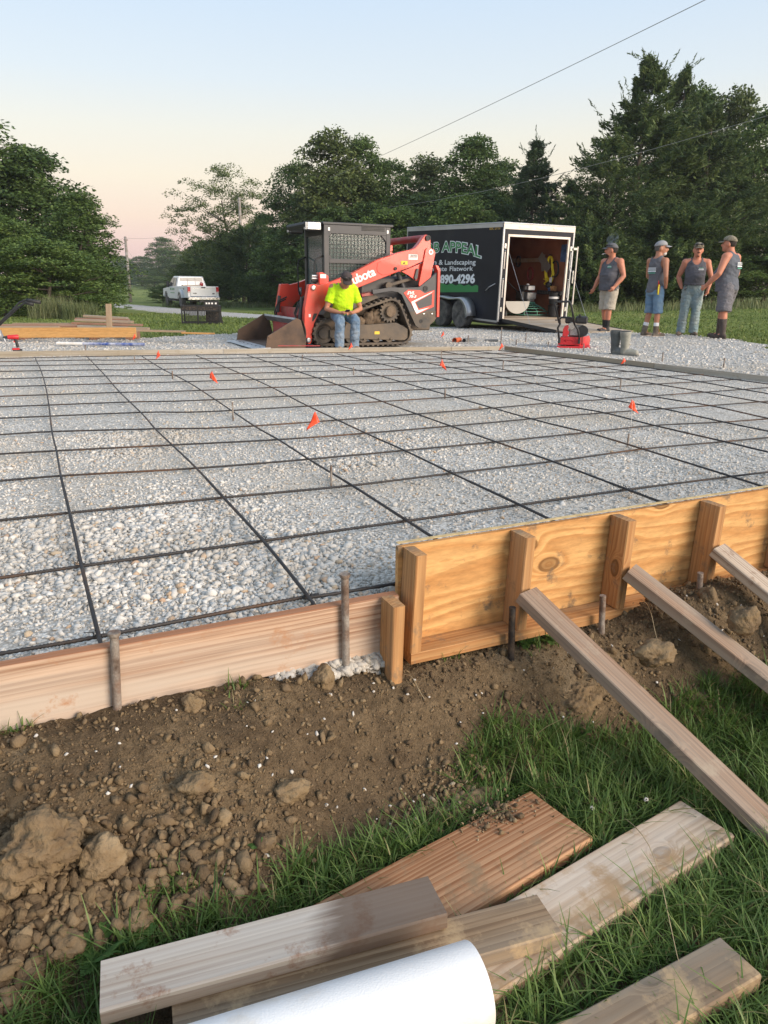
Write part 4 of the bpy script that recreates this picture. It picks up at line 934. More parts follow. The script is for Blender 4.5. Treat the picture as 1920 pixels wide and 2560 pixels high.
def deciduous(seed, Ht=10.0, width=6.0, base=.18, nclump=150, per=120, leaf=.16, mat='leaf_mid', airy=1.0, top=.5):
    """returns trunk mesh, crown mesh"""
    r = np.random.default_rng(seed); rs = random.Random(seed); segs = []
    tr = [Vector((0, 0, -.3))]; 
    for i in range(1, 7): tr.append(Vector((rs.uniform(-.12, .12) * i, rs.uniform(-.12, .12) * i, Ht * .75 * i / 6)))
    segs.append((tr, Ht * .022, Ht * .005)); tips = []
    nl = 11
    for i in range(nl):
        t = .22 + .7 * i / nl; k = t * 6; p = tr[min(int(k), 5)].lerp(tr[min(int(k) + 1, 6)], k - int(k)); a = i * 2.4 + rs.uniform(-.5, .5)
        prof = math.sin(math.pi * min(1, (t - .05) / 1.0) ** top); L = width * .46 * max(.35, prof) * rs.uniform(.75, 1.15); rise = Ht * rs.uniform(.07, .2)
        pts = [p + Vector((math.cos(a) * L * u, math.sin(a) * L * u, rise * u ** 1.3 + rs.uniform(-.1, .1))) for u in (0, .3, .6, .85, 1)]; segs.append((pts, Ht * .009, Ht * .0018)); tips += pts[1:]
        for j in range(3):
            q = pts[2 + j % 2]; a2 = a + rs.uniform(-1.1, 1.1); l2 = L * rs.uniform(.3, .55); e = [q + Vector((math.cos(a2) * l2 * u, math.sin(a2) * l2 * u, l2 * .5 * u)) for u in (0, .5, 1)]; segs.append((e, Ht * .004, Ht * .001)); tips += e[1:]
    tips.append(tr[-1]); tp = np.array([tuple(v) for v in tips])
    # clumps: near limb tips and over an uneven envelope
    c1 = tp[r.integers(0, len(tp), nclump // 2)] + r.normal(0, .33, (nclump // 2, 3)) * Ht * .08
    th = r.uniform(0, 2 * np.pi, nclump // 2); u = r.uniform(0, 1, nclump // 2) ** .8; rad = np.interp(u, [0, .12, .35, .65, .88, 1], [.55, .85, 1, .86, .52, .12]) * width * .5
    rad = rad * (1 + .28 * smooth_noise(th * 1.3, u * 4, 1, seed)) * np.sqrt(r.uniform(.35, 1, nclump // 2)); z = Ht * (base + (1 - base) * u)
    c2 = np.stack([np.cos(th) * rad, np.sin(th) * rad, z], 1); th = r.uniform(0, 2 * np.pi, nclump); u3 = r.uniform(0, 1, nclump); ra3 = np.interp(u3, [0, .1, .35, .65, .88, 1], [.5, .85, 1, .86, .52, .1]) * width * .5 * np.sqrt(r.uniform(0, 1, nclump)) * (1 + .3 * smooth_noise(th * 1.3, u3 * 4, 1, seed + 9))
    c3 = np.stack([np.cos(th) * ra3, np.sin(th) * ra3, Ht * (base + (.97 - base) * u3)], 1)
    if airy < .9: c3 = c3[:nclump // 6]
    C = np.concatenate([c1, c2, c3]); C[:, 2] = np.clip(C[:, 2], Ht * base * .8, Ht)
    cr_ = r.uniform(.5, 1.25, len(C)) * Ht * .090 * airy; ct = r.uniform(0, 1, len(C))
    n = len(C) * per; ci = np.repeat(np.arange(len(C)), per); d = unit(r.normal(size=(n, 3))); d[:, 2] = np.abs(d[:, 2]) * .9 - .25
    rr = np.sqrt(r.uniform(.1, 1, n)); p = C[ci] + d * (rr * cr_[ci])[:, None] * np.array([1.1, 1.1, .95])
    dr = unit(unit(d + r.normal(0, .6, (n, 3))) * np.array([1, 1, .6]) + np.array([0, 0, -.25])); sd = unit(np.cross(dr, unit(r.normal(size=(n, 3)) + np.array([0, 0, 1.2]))))
    L = leaf * r.uniform(.6, 1.35, n); V, Fc, T = leaf_quads(p, dr, sd, L, L * r.uniform(.4, .65, n), np.clip(.5 * ct[ci] + r.normal(.25, .17, n), 0, 1))
    cm = np_mesh('crown', V, Fc, T); cm.materials.append(LEAF[mat]); tm = limb_mesh(segs).mesh('trunk', True); tm.materials.append(MATS['bark']); return tm, cm
def cedar(seed, Ht=10.0, width=6.0, n_br=430, per=95, mat='needle_green', point=1.0, droop=.5, base=.02):
    """juniper: ascending limbs clothed in drooping feathery sprays"""
    r = np.random.default_rng(seed); rs = random.Random(seed); segs = [([Vector((0, 0, -.3)), Vector((.08, .05, Ht * .4)), Vector((-.05, .1, Ht * .96))], Ht * .02, Ht * .002)]
    u = np.sort(r.uniform(0, 1, n_br) ** 1.15); az = r.uniform(0, 2 * np.pi, n_br)
    env = np.interp(u, [0, .08, .25, .5, .75, .92, 1], [.72, .95, 1, .78, .46, .17, .02]) ** point
    Lb = env * width * .5 * (1 + .33 * smooth_noise(az * 1.1 + 3, u * 7, 1, seed + 3)) * r.uniform(.62, 1.1, n_br) + .12
    V_, F_, T_ = [], [], []; z0 = Ht * (base + (.97 - base) * u)
    for i in range(0, n_br, 7):
        a = az[i]; L = Lb[i]; segs.append(([Vector((0, 0, z0[i] - .12 * L)), Vector((math.cos(a) * L * .5, math.sin(a) * L * .5, z0[i] + .1 * L)), Vector((math.cos(a) * L * .92, math.sin(a) * L * .92, z0[i] + .25 * L))], .03, .008))
    n = n_br * per; bi = np.repeat(np.arange(n_br), per); s = r.uniform(.12, 1, n) ** .62; a = az[bi]
    L = Lb[bi]; out = np.stack([np.cos(a), np.sin(a), np.zeros(n)], 1); side = np.stack([-np.sin(a), np.cos(a), np.zeros(n)], 1)
    wid = .085 * Ht ** .5 * (1.08 - s); z = z0[bi] + L * (.42 * s - .16 * s * s)
    p = out * (L * s)[:, None] + side * (r.normal(0, 1, n) * wid)[:, None]; p[:, 2] = z + r.normal(0, .06, n) - np.abs(r.normal(0, .26, n)) * droop
    dr = unit(out * r.uniform(.3, 1.1, n)[:, None] + side * r.normal(0, .55, n)[:, None] + np.stack([np.zeros(n), np.zeros(n), r.uniform(-.9, .75, n)], 1))
    tipm = s > .86; dr[tipm, 2] += .55; dr = unit(dr); sd = unit(np.cross(dr, unit(r.normal(size=(n, 3)))))
    Lf = r.uniform(.13, .34, n); bt = r.uniform(0, 1, n_br); V, Fc, T = leaf_quads(p, dr, sd, Lf, Lf * r.uniform(.16, .30, n), np.clip(.50 * bt[bi] + .18 * s + r.normal(.12, .15, n), 0, 1))
    npl = 70; pi_ = r.integers(0, n_br, npl); m_ = 34; bi2 = np.repeat(pi_, m_); s2 = np.tile(np.linspace(0, 1, m_), npl); a2 = az[bi2] + np.repeat(r.normal(0, .12, npl), m_); Lp = np.repeat(r.uniform(.5, 1.15, npl), m_)
    o2 = np.stack([np.cos(a2), np.sin(a2), np.zeros(len(a2))], 1); tip = o2 * (Lb[bi2] * .92)[:, None]; tip[:, 2] = z0[bi2] + Lb[bi2] * .24
    upw = np.repeat(r.uniform(.3, 1.0, npl), m_); q2 = tip + o2 * (Lp * s2 * (1.1 - upw * .7))[:, None]; q2[:, 2] += Lp * s2 * upw; q2 += r.normal(0, .05, q2.shape) * (1.1 - s2)[:, None]
    ld_ = np.stack([r.normal(0, .06, 60), r.normal(0, .06, 60), Ht * np.linspace(.9, 1.0, 60)], 1); q2 = np.concatenate([q2, ld_]); nn_ = len(q2); ob = np.concatenate([o2, np.zeros((60, 3))]); d3 = unit(ob * .7 + np.array([0, 0, .75]) + r.normal(0, .4, (nn_, 3))); s3 = unit(np.cross(d3, unit(r.normal(size=(nn_, 3))))); L3 = r.uniform(.10, .24, nn_)
    V2, F2, T2 = leaf_quads(q2, d3, s3, L3, L3 * .2, np.clip(r.normal(.6, .2, nn_), 0, 1)); F2 = F2 + len(V); V = np.concatenate([V, V2]); Fc = np.concatenate([Fc, F2]); T = np.concatenate([T, T2])
    cm = np_mesh('crown', V, Fc, T); cm.materials.append(LEAF[mat]); tm = limb_mesh(segs).mesh('trunk', True); tm.materials.append(MATS['bark']); return tm, cm
KIND = {'broad': deciduous(11, 10, 7.0, .10, 130, 120, .19, 'leaf_mid'), 'dark': deciduous(12, 10, 7.4, .02, 150, 120, .20, 'leaf_dark'), 'olive': deciduous(13, 10, 6.2, .08, 130, 120, .21, 'leaf_olive', 1.0, .7),
        'bush': deciduous(14, 6, 6.4, .0, 120, 120, .15, 'leaf_bright', 1.25), 'locust': deciduous(15, 10, 9.0, .36, 150, 110, .15, 'leaf_olive', .88, .35), 'plume': deciduous(16, 10, 5.0, .05, 130, 120, .19, 'leaf_mid', 1.0, .8),
        'cedar': cedar(21, 10, 6.4, 250, 150), 'cedar_wide': cedar(22, 10, 8.6, 260, 150, 'needle_green', .8, .75), 'cedar_slim': cedar(23, 10, 4.6, 240, 130, 'needle_blue', 1.1, .4), 'cedar_low': cedar(24, 6, 7.4, 240, 140, 'needle_green', .6, .95)}
KH = {'bush': 6.0, 'cedar_low': 6.0}
def ground_at(px, D):
    py = 740.0
    for _ in range(30):
        p = gd(px, py, D); e = p[2] - Hs(p[0], p[1]); py += e * F_PX / D * .8
    return p, py
def tree(k, px, D, ytop, wpx, lab, rot=0.0, name=None, grp=None, zoff=0.0):
    """px, ytop: where the tip of the crown shows; D: how far off it stands"""
    d = ray(px, ytop); d0 = ray(px, 740.0); rr = D * math.hypot(d0[0], d0[1]); T = CAM + d * (rr / math.hypot(d[0], d[1])); g = Hs(T[0], T[1]); h = T[2] - g; h0 = KH.get(k, 10.0); tm, cm = KIND[k]
    sx_ = wpx * D / F_PX / max(cm_w[k], .1); s = h / h0 * .985
    t = thing(name or ('cedar_tree' if 'cedar' in k else 'tree'), lab, 'cedar tree' if 'cedar' in k else 'tree', (T[0], T[1], g + zoff), rot, grp); t.scale = (sx_, sx_, s)
    link('trunk', tm, None, t); link('crown', cm, None, t); return t
cm_w = {}
for k_, (a_, c_) in KIND.items():
    co = np.empty(len(c_.vertices) * 3, np.float32); c_.vertices.foreach_get('co', co); co = co.reshape(-1, 3); cm_w[k_] = float(np.percentile(co[:, 0], 99) - np.percentile(co[:, 0], 1))
TR = [('dark', -70, 33, 285, 420, 'tall dark tree at the left picture edge', .3), ('dark', 70, 35, 375, 300, 'dark tree behind the drooping tree on the left', 2.0), ('plume', 190, 30, 480, 190, 'tree with branches reaching over the driveway on the left', 1.2), ('bush', 110, 27, 600, 270, 'bright green bushy tree in front on the left', .7), ('bush', -20, 28, 540, 240, 'yellow green bush at the left picture edge', 3.1),
      ('bush', 215, 32, 640, 150, 'small bushy tree beside the gap to the driveway', 5.1),
      ('locust', 555, 70, 412, 235, 'airy spreading tree with flat crown beyond the truck', .4), ('dark', 655, 62, 535, 130, 'small dark tree between the airy tree and the tall green trees', 1.0), ('cedar_low', 615, 56, 560, 220, 'drooping cedar behind the white truck', 1.5), ('cedar_low', 520, 60, 600, 190, 'round cedar left of the drooping cedar', 4.2), ('cedar_low', 690, 52, 640, 170, 'low cedar between drooping cedar and loader', 2.2),
      ('broad', 735, 50, 400, 180, 'leafy tree at the left end of the tall row', 2.6), ('olive', 830, 46, 332, 220, 'tallest broad tree behind the loader cab', .2), ('plume', 900, 47, 340, 150, 'second crown beside the tallest broad tree', 3.0), ('broad', 980, 48, 395, 210, 'rounded tree behind the loader arm', 3.8), ('olive', 1075, 49, 395, 200, 'rounded olive tree over the trailer front', 5.0), ('plume', 1185, 46, 342, 200, 'pointed leafy tree above the trailer', .9), ('broad', 1260, 48, 395, 190, 'leafy tree above the trailer rear', 2.9),
      ('dark', 740, 44, 560, 200, 'dark understory tree left of the cab', .2), ('dark', 830, 42, 520, 220, 'dark understory tree right behind the cab', 4.0), ('dark', 930, 43, 510, 240, 'dark understory tree behind the loader arm', .5), ('dark', 1060, 44, 490, 260, 'dark understory tree behind the trailer', 1.9), ('dark', 1200, 42, 480, 240, 'dark understory tree behind the trailer roof', 3.3), ('bush', 1150, 40, 490, 220, 'light green bush showing above the trailer roof', 1.1), ('bush', 980, 41, 520, 220, 'light green bush above the loader arm', 2.7),
      ('cedar_slim', 1345, 40, 335, 190, 'slim spiky cedar above the right end of the trailer', .8), ('cedar', 1430, 41, 440, 190, 'cedar between the spiky cedar and the giant cedar', 2.5), ('cedar', 1632, 38, 118, 330, 'tallest cedar behind the four standing men', 1.0), ('cedar_wide', 1540, 36, 330, 290, 'wide drooping cedar in front of the tallest cedar', 3.4), ('cedar', 1718, 41, 142, 220, 'second spire of cedar beside the tallest one', 4.4),
      ('cedar', 1790, 39, 240, 260, 'broad cedar at the right behind the man in camouflage cap', 5.3), ('olive', 1845, 44, 225, 190, 'broad leafy tree behind the right hand cedars', 2.2), ('broad', 1925, 40, 260, 230, 'leafy tree at the right picture edge', 1.4), ('plume', 1765, 45, 210, 160, 'leafy crown rising between cedars at the right', 3.9),
      ('cedar_low', 1480, 33, 560, 290, 'low dense cedar right of the trailer', .2), ('cedar_low', 1680, 33.5, 500, 330, 'low dense cedar behind the two middle men', 2.9), ('cedar_wide', 1850, 34, 430, 320, 'dense cedar behind the right hand man', 4.8), ('bush', 1930, 33, 600, 280, 'bushy shrub at the right picture edge', 1.7), ('cedar_low', 1350, 35, 560, 240, 'low cedar behind the trailer door', 5.6), ('cedar_low', 1590, 34, 590, 260, 'low cedar behind the smoking man', 1.9)]
for (k_, px_, D_, yt, wp, lab, ro) in TR: tree(k_, px_, D_, yt, wp, lab, ro, grp='cedars along the yard' if 'cedar' in k_ else 'trees around the yard')
for i, (k_, px_, D_, yt, wp, lab) in enumerate([('broad', 405, 200, 592, 95, 'dark round tree top rising over the far treeline'), ('broad', 350, 229, 640, 110, 'hazy far tree beside the utility pole'), ('dark', 300, 238, 640, 90, 'hazy far tree left of the utility pole'), ('broad', 440, 187, 625, 120, 'hazy far tree left of the truck'), ('olive', 470, 161, 640, 110, 'far tree just behind the truck cab'), ('bush', 385, 153, 690, 90, 'low far bush at the end of the lawn'), ('bush', 260, 204, 660, 110, 'low far bush behind the left trees'), ('bush', 405, 62, 715, 75, 'low bush by the driveway left of the truck'), ('dark', 225, 221, 645, 120, 'hazy far tree behind the drooping left branches'), ('broad', 520, 170, 600, 160, 'far tree hidden behind the airy tree'), ('broad', 330, 289, 668, 220, 'faint treeline tree in the gap, farthest')]):
    tree(k_, px_, D_, yt, wp, lab, i * 1.3, grp='far trees in the gap')
# ornamental grass clumps under the left trees
tinted('reed', [(0, (.10, .13, .05)), (.5, (.18, .21, .09)), (1, (.30, .29, .16))], .7, trans=.25)
for (px_, D_, hpx, wpx, lab, bl) in ((140, 24, 62, 95, 'tall pale grass clump under the left trees', 0), (205, 23.5, 48, 80, 'bluish green grass clump beside the tall pale one', .2)):
    p, py = ground_at(px_, D_); n = 900; sp_ = wpx * D_ / F_PX * .22; P = np.stack([rng.normal(0, sp_, n), rng.normal(0, sp_, n), np.full(n, -.05)], 1); hh = hpx * D_ / F_PX
    V, Fc, T = blades(P, rng.uniform(.55, 1.15, n) * hh, np.full(n, .022), rng.uniform(0, 6.28, n), rng.uniform(.1, .75, n), np.clip(rng.normal(.55 - bl, .22, n), 0, 1), 4)
    o = link('grass_clump', np_mesh('grass_clump', V, Fc, T), MATS['reed']); o.location = p; tag(o, lab, 'grass clump')
# weeds fringe in front of the tree row
x = rng.uniform(420, 1920, 9000); D_ = rng.uniform(29.5, 35, 9000) + 20 * sstep(1150, 900, x); a_ = YAW + np.arctan((x - 960) / F_PX); P = np.stack([CAM[0] + np.sin(a_) * D_ / np.cos(a_ - YAW), CAM[1] + np.cos(a_) * D_ / np.cos(a_ - YAW)], 1)[:6000]; P = np.concatenate([P, H(P[:, 0], P[:, 1])[:, None] - .03], 1); n = len(P); V, Fc, T = blades(P, rng.uniform(.15, .55, n), np.full(n, .035), rng.uniform(0, 6.28, n), rng.uniform(.1, .8, n), np.clip(rng.normal(.4, .25, n), 0, 1), 3)
kind(link('tall_weeds', np_mesh('tall_weeds', V, Fc, T), MATS['reed']), 'stuff')

# ------------------------------------------------------------------ poles and wires
wood('pole_wood', (.30, .26, .21), (.18, .15, .12), grey=(.34, .32, .30), grey_amt=.5, ring=10)
def pole(base_px, D, top_px, lab, r=.13):
    b0 = Vector(gd(*base_px, D)); t0 = Vector(gd(*top_px, D)); g = Hs(b0.x, b0.y); t = thing('utility_pole', lab, 'utility pole', (b0.x, b0.y, g)); v = t0 - Vector((b0.x, b0.y, g))
    MB().tube([(0, 0, -.4), tuple(v * .5), tuple(v)], [r * 1.15, r, r * .8], 10).build('shaft', MATS['pole_wood'], t, smooth=True); mb = MB(); mb.bar(v + Vector((-.15, 0, -.25)), v + Vector((.2, 0, -.25)), .06, .06); mb.build('bracket', MATS['dark_steel'], t); return t0
tA = pole((325, 737), 62, (313, 592), 'thin leaning utility pole in the gap beyond the driveway', .12); tB = pole((605, 640), 62, (598, 494), 'utility pole top rising out of the drooping cedar', .14)
plain('wire_grey', (.30, .29, .28), .6, .2, var=.1)
def wire(a, b_, sag, lab, r=.010, n=40):
    a = Vector(a); b_ = Vector(b_); pts = []
    for k in range(n + 1):
        t = k / n; p = a.lerp(b_, t); p.z -= sag * 4 * t * (1 - t); pts.append(p)
    return tag(MB().tube(pts, r, 5).build('overhead_wire', MATS['wire_grey'], smooth=True), lab, 'wire')
w1b = Vector(gd(1707, 0, 17.0)); w1a = Vector(gd(767, 460, 46)); dirw = (w1b - w1a); wire(w1a - dirw * .35, w1b + dirw * .35, .35, 'upper overhead wire crossing the sky to the top edge', .0085)
w2b = Vector(gd(1920, 160, 21)); w2a = tB - Vector((0, 0, .6)); dirw = w2b - w2a; wire(w2a, w2b + dirw * .25, 2.15, 'lower overhead wire passing in front of the cedars', .0085)
wire(tA, Vector(gd(230, 610, 60)), .3, 'thin wire leaving the far pole toward the left trees', .012); wire(tA - Vector((0, 0, .1)), tB + Vector((0, 0, -.4)), .9, 'thin wire between the two utility poles', .010)
wire(tA - Vector((0, 0, .9)), Vector(gd(350, 670, 63)), .0, 'guy wire slanting down from the far pole', .010); wire(tA - Vector((0, 0, 1.6)), Vector(gd(230, 650, 60)), .3, 'lower thin wire leaving the far pole toward the left trees', .011)
# ------------------------------------------------------------------ lettering
def text_mesh(body, size, offset=0.0, shear=0.0, extrude=0.001, spacing=1.0, align='LEFT', width=1.0):
    cu = bpy.data.curves.new('lettering', 'FONT'); cu.body = body; cu.size = size; cu.offset = offset; cu.shear = shear; cu.extrude = extrude; cu.space_character = spacing; cu.align_x = align; cu.resolution_u = 4
    o = bpy.data.objects.new('lettering', cu); COL.objects.link(o); dg = bpy.context.evaluated_depsgraph_get(); me = bpy.data.meshes.new_from_object(o.evaluated_get(dg)); COL.objects.unlink(o); bpy.data.objects.remove(o); bpy.data.curves.remove(cu)
    me.materials.clear()
    if width != 1.0:
        for v in me.vertices: v.co.x *= width
    return me
def place(o, origin, xd, yd):
    """local x along xd, local y along yd"""
    x = Vector(xd).normalized(); y = Vector(yd); y = (y - x * y.dot(x)).normalized(); o.matrix_local = Matrix.Translation(origin) @ Matrix((x, y, x.cross(y))).transposed().to_4x4(); return o

# ------------------------------------------------------------------ compact track loader
plain('loader_red', (.70, .052, .028), .38, var=.07, scale=3, dirt=(.42, .10, .06), dirt_amt=.10, coat=.3)
plain('loader_dull_red', (.40, .035, .035), .55, var=.2, scale=6, dirt=(.30, .13, .10), dirt_amt=.4)
plain('loader_grey', (.058, .058, .062), .5, var=.12, scale=4, dirt=(.085, .08, .076), dirt_amt=.1)
plain('loader_frame_mud', (.075, .068, .060), .75, var=.3, scale=5, dirt=(.15, .115, .082), dirt_amt=.6, bmp=.3, bscale=40)
plain('track_rubber', (.060, .052, .046), .8, var=.3, scale=9, dirt=(.155, .12, .085), dirt_amt=.6, bmp=.4, bscale=50)
plain('mud', (.155, .112, .075), .95, var=.3, scale=14, bmp=.8, bscale=40)
plain('bucket_steel', (.080, .055, .042), .6, .45, var=.35, scale=4, dirt=(.135, .085, .055), dirt_amt=.45, bmp=.15, bscale=30)
plain('worn_steel', (.42, .43, .45), .38, .75, var=.25, scale=6)
plain('bright_steel', (.62, .62, .60), .25, .9, var=.1, scale=8)
plain('black_rubber', (.02, .02, .02), .6, var=.2)
plain('white_print', (.80, .79, .77), .5, var=.05)
plain('yellow_print', (.80, .52, .03), .5, var=.1)
m, nt, b = new_mat('cab_glass'); b.inputs['Base Color'].default_value = (.10, .145, .14, 1); b.inputs['Roughness'].default_value = .08; b.inputs['Alpha'].default_value = .6; b.inputs['Specular IOR Level'].default_value = .35
m, nt, b = new_mat('lamp_glass'); b.inputs['Base Color'].default_value = (.42, .44, .45, 1); b.inputs['Roughness'].default_value = .12; b.inputs['Metallic'].default_value = .35
Y0 = 9.60; WL = 1.68; Y1 = Y0 + WL; ZL = -.012
c1 = lambda x, y: (560 + .33755 * x, 520 + .33755 * y)
c7 = lambda x, y: (580 + .16878 * x, 550 + .16878 * y)
c8 = lambda x, y: (860 + .15069 * x, 560 + .15069 * y)
LB = Vector((5.6, Y0 + WL / 2, ZL))
def xz(p, Y): q = gy(p[0], p[1], Y); return (q[0] - LB.x, q[2] - LB.z)
ld = thing('track_loader', 'red and grey compact track loader with bucket lowered to the gravel', 'track loader', tuple(LB))
n0 = Y0 - LB.y; n1 = Y1 - LB.y                      # near and far face in local y
def pair(name, poly, d0, d1, mat, parent=ld, smooth=False, bevel=0.0):
    """the same plate on both flanks: d0..d1 measured inwards from the track's outer face"""
    a = MB().prism(poly, n0 + d0, n0 + d1).build(name, mat, parent, smooth, bevel); c = MB().prism(poly, n1 - d1, n1 - d0).build(name, mat, parent, smooth, bevel); return a, c
RED, GREY, MUDF = MATS['loader_red'], MATS['loader_grey'], MATS['loader_frame_mud']
# running gear
def hull(pts):
    pts = sorted(pts); 
    def half(ps):
        h = []
        for p in ps:
            while len(h) > 1 and (h[-1][0] - h[-2][0]) * (p[1] - h[-2][1]) - (h[-1][1] - h[-2][1]) * (p[0] - h[-2][0]) <= 0: h.pop()
            h.append(p)
        return h
    a = half(pts); b_ = half(pts[::-1]); return a[:-1] + b_[:-1]
fi = xz(c1(750, 930), Y0); ri = xz(c1(1322, 935), Y0); sp = xz(c1(1243, 768), Y0); fi = (fi[0], .215); ri = (ri[0], .20); sr = .235
circ = [(c[0] + r * math.cos(t), c[1] + r * math.sin(t)) for c, r in ((fi, .215), (ri, .20), (sp, sr)) for t in np.linspace(0, 2 * math.pi, 60, False)]
hp = hull(circ); Ls = [0]
for i in range(len(hp)): Ls.append(Ls[-1] + math.dist(hp[i], hp[(i + 1) % len(hp)]))
def belt_at(s):
    s %= Ls[-1]
    for i in range(len(hp)):
        if Ls[i + 1] >= s:
            t = (s - Ls[i]) / max(1e-9, Ls[i + 1] - Ls[i]); a, b_ = hp[i], hp[(i + 1) % len(hp)]; dx, dz = b_[0] - a[0], b_[1] - a[1]; l = math.hypot(dx, dz) or 1
            return (a[0] + dx * t, a[1] + dz * t), (dz / l, -dx / l)
NB = 96; TW = .32
for (ya, yb) in ((n0, n0 + TW), (n1 - TW, n1)):
    tr_ = None; mb = MB(); vs = []; fs = []
    for i in range(NB):
        p, nn = belt_at(Ls[-1] * i / NB)
        for (d, yy) in ((-.022, ya), (-.022, yb), (-.055, yb), (-.055, ya)): vs.append((p[0] + nn[0] * d, yy, p[1] + nn[1] * d))
    for i in range(NB):
        j = (i + 1) % NB
        for k in range(4): fs.append((i * 4 + k, j * 4 + k, j * 4 + (k + 1) % 4, i * 4 + (k + 1) % 4))
    mb.add(vs, fs)
    for i in range(0, NB, 2):                         # tread lugs, staggered like the real bars
        for h in (0, 1):
            p, nn = belt_at(Ls[-1] * (i + h) / NB); tx, tz = -nn[1], nn[0]; y2, y3 = (ya, (ya + yb) / 2 - .01) if h == 0 else ((ya + yb) / 2 + .01, yb); w = .022
            q = [(p[0] + nn[0] * d + tx * s, p[1] + nn[1] * d + tz * s) for d, s in ((-.024, -w), (-.024, w), (.0, w * .7), (.0, -w * .7))]; mb.prism(q, y2, y3)
    belt = mb.build('track_belt', MATS['track_rubber'], ld)
    f = MB(); yo, yi = (ya + .05, ya + TW - .05) if ya == n0 else (yb - .05, yb - TW + .05)
    for c, r in ((fi, .155), (ri, .135)): MB().lathe([(.05, 0), (r * .55, 0), (r * .6, .02), (r * .82, .02), (r, .0), (r, .18), (r * .4, .18)], (c[0], yo + .012 if ya == n0 else yo - .19, c[1]), 'y', 28).build('idler', MUDF, ld, smooth=30)
    for k in range(5):
        x = fi[0] + .22 + (ri[0] - fi[0] - .44) * k / 4; MB().lathe([(.03, 0), (.075, 0), (.075, .2), (.03, .2)], (x, min(yo, yi), .13), 'y', 18).build('roller', MUDF, ld, smooth=30)
    # sprocket with teeth and hub
    T = []; nt_ = 17
    for k in range(nt_ * 4):
        a = 2 * math.pi * k / (nt_ * 4); r = (.185, .185, .150, .150)[k % 4]; T.append((sp[0] + r * math.cos(a), sp[1] + r * math.sin(a)))
    yc = min(yo, yi) + .03; spk = MB().prism(T, yc, yc + .05).build('sprocket', MUDF, ld); hubm = MB(); ys_ = (n0 - .0) if ya == n0 else (yb - .16)
    hubm.lathe([(.03, 0), (.085, .0), (.092, .01), (.098, .16), (.12, .165)], (sp[0], ys_ + .02, sp[1]), 'y', 24); hubm.build('hub', MATS['mud'], spk, smooth=40)
fr = [c1(*p) for p in ((785, 905), (890, 898), (905, 858), (1050, 866), (1280, 850), (1362, 897), (1360, 962), (1338, 980), (800, 966), (785, 955))]
pair('track_frame', [xz(p, Y0 + .03) for p in fr], .03, .26, MUDF, bevel=.008)
for (x_, y_) in ((960, 975), (1040, 972), (1150, 968), (1235, 968)):
    q = xz(c1(x_, y_), Y0 + .02); MB().lathe([(.004, -.012), (.014, -.012), (.016, 0), (.016, .02)], (q[0], n0 + .022, q[1]), 'y', 10).build('bolt', MUDF, ld, smooth=40)
q = xz(c1(1135, 924), Y0 + .02); MB().bb(q[0] - .045, q[0] + .045, n0 + .026, n0 + .031, q[1] - .025, q[1] + .022).build('warning_label', MATS['yellow_print'], ld)
for i, (x_, y_, r) in enumerate(((1080, 820, .11), (1130, 800, .12), (1010, 850, .09), (930, 870, .09), (1180, 830, .1))):
    q = xz(c1(x_, y_), Y0 + .2); lump('mud_lump', (q[0], n0 + .22, q[1]), (r, r * .8, r), MATS['mud'], seed=40 + i, parent=ld, rough=.3, sub=3)
# chassis between the tracks, engine bay, hood
x_f = xz(c1(760, 700), Y0 + .4)[0]; x_r = xz(c1(1590, 700), Y0 + .3)[0]
MB().bb(x_f - .12, x_r - .12, n0 + .36, n1 - .36, .22, .78, .02).build('chassis', MUDF, ld)
MB().bb(x_f + .55, x_r - .05, n0 + .30, n1 - .30, .70, 1.12, .04).build('engine_hood', GREY, ld)
body = [c8(*p) for p in ((470, 1090), (610, 1078), (760, 1052), (1020, 1058), (1245, 1048), (1440, 892), (1545, 800), (1548, 1540), (1490, 1620), (1362, 1732), (1240, 1722), (1190, 1690), (960, 1180), (900, 1135), (780, 1115), (480, 1165))]
pair('side_panel', [xz(p, Y0 + .05) for p in body], .05, .10, GREY, bevel=.006)
low = [c8(*p) for p in ((1085, 1455), (1545, 1440), (1547, 1538), (1489, 1618), (1361, 1729), (1241, 1720), (1191, 1688))]
pair('lower_panel', [xz(p, Y0 + .045) for p in low], .044, .048, MUDF)
fen = [c1(*p) for p in ((720, 790), (770, 735), (900, 690), (1100, 640), (1130, 662), (1000, 720), (830, 800), (740, 815))]
pair('fender', [xz(p, Y0 + .2) for p in fen], .12, .40, MUDF)
badge = [c8(*p) for p in ((990, 1145), (1060, 1090), (1265, 1097), (1340, 1152), (1500, 1095), (1490, 1372), (1200, 1500), (1110, 1312))]
for o_ in pair('red_decal', [xz(p, Y0 + .045) for p in badge], .043, .05, RED): pass
chev = [c8(*p) for p in ((1115, 1292), (1490, 1113), (1440, 1150), (1175, 1295), (1235, 1430), (1420, 1385), (1205, 1492), (1165, 1420))]
MB().prism([xz(p, Y0 + .04) for p in chev], n0 + .039, n0 + .044).build('white_stripe', MATS['white_print'], ld)
dk = [c8(*p) for p in ((1195, 1300), (1465, 1150), (1455, 1345), (1245, 1405))]
MB().prism([xz(p, Y0 + .04) for p in dk], n0 + .038, n0 + .044).build('dark_decal', GREY, ld)
o = link('lettering', text_mesh('SVL', .068, .003, .3, .002, 1.0, 'LEFT', 1.35), MATS['white_print'], ld); q = xz(c8(1042, 1166), Y0 + .04); place(o, (q[0], n0 + .038, q[1]), (1, 0, 0), (0, 0, 1))
o = link('lettering', text_mesh('75-3', .056, .003, .3, .002, 1.0, 'LEFT', 1.3), MATS['white_print'], ld); q = xz(c8(1075, 1222), Y0 + .04); place(o, (q[0], n0 + .038, q[1]), (1, 0, 0), (0, 0, 1))
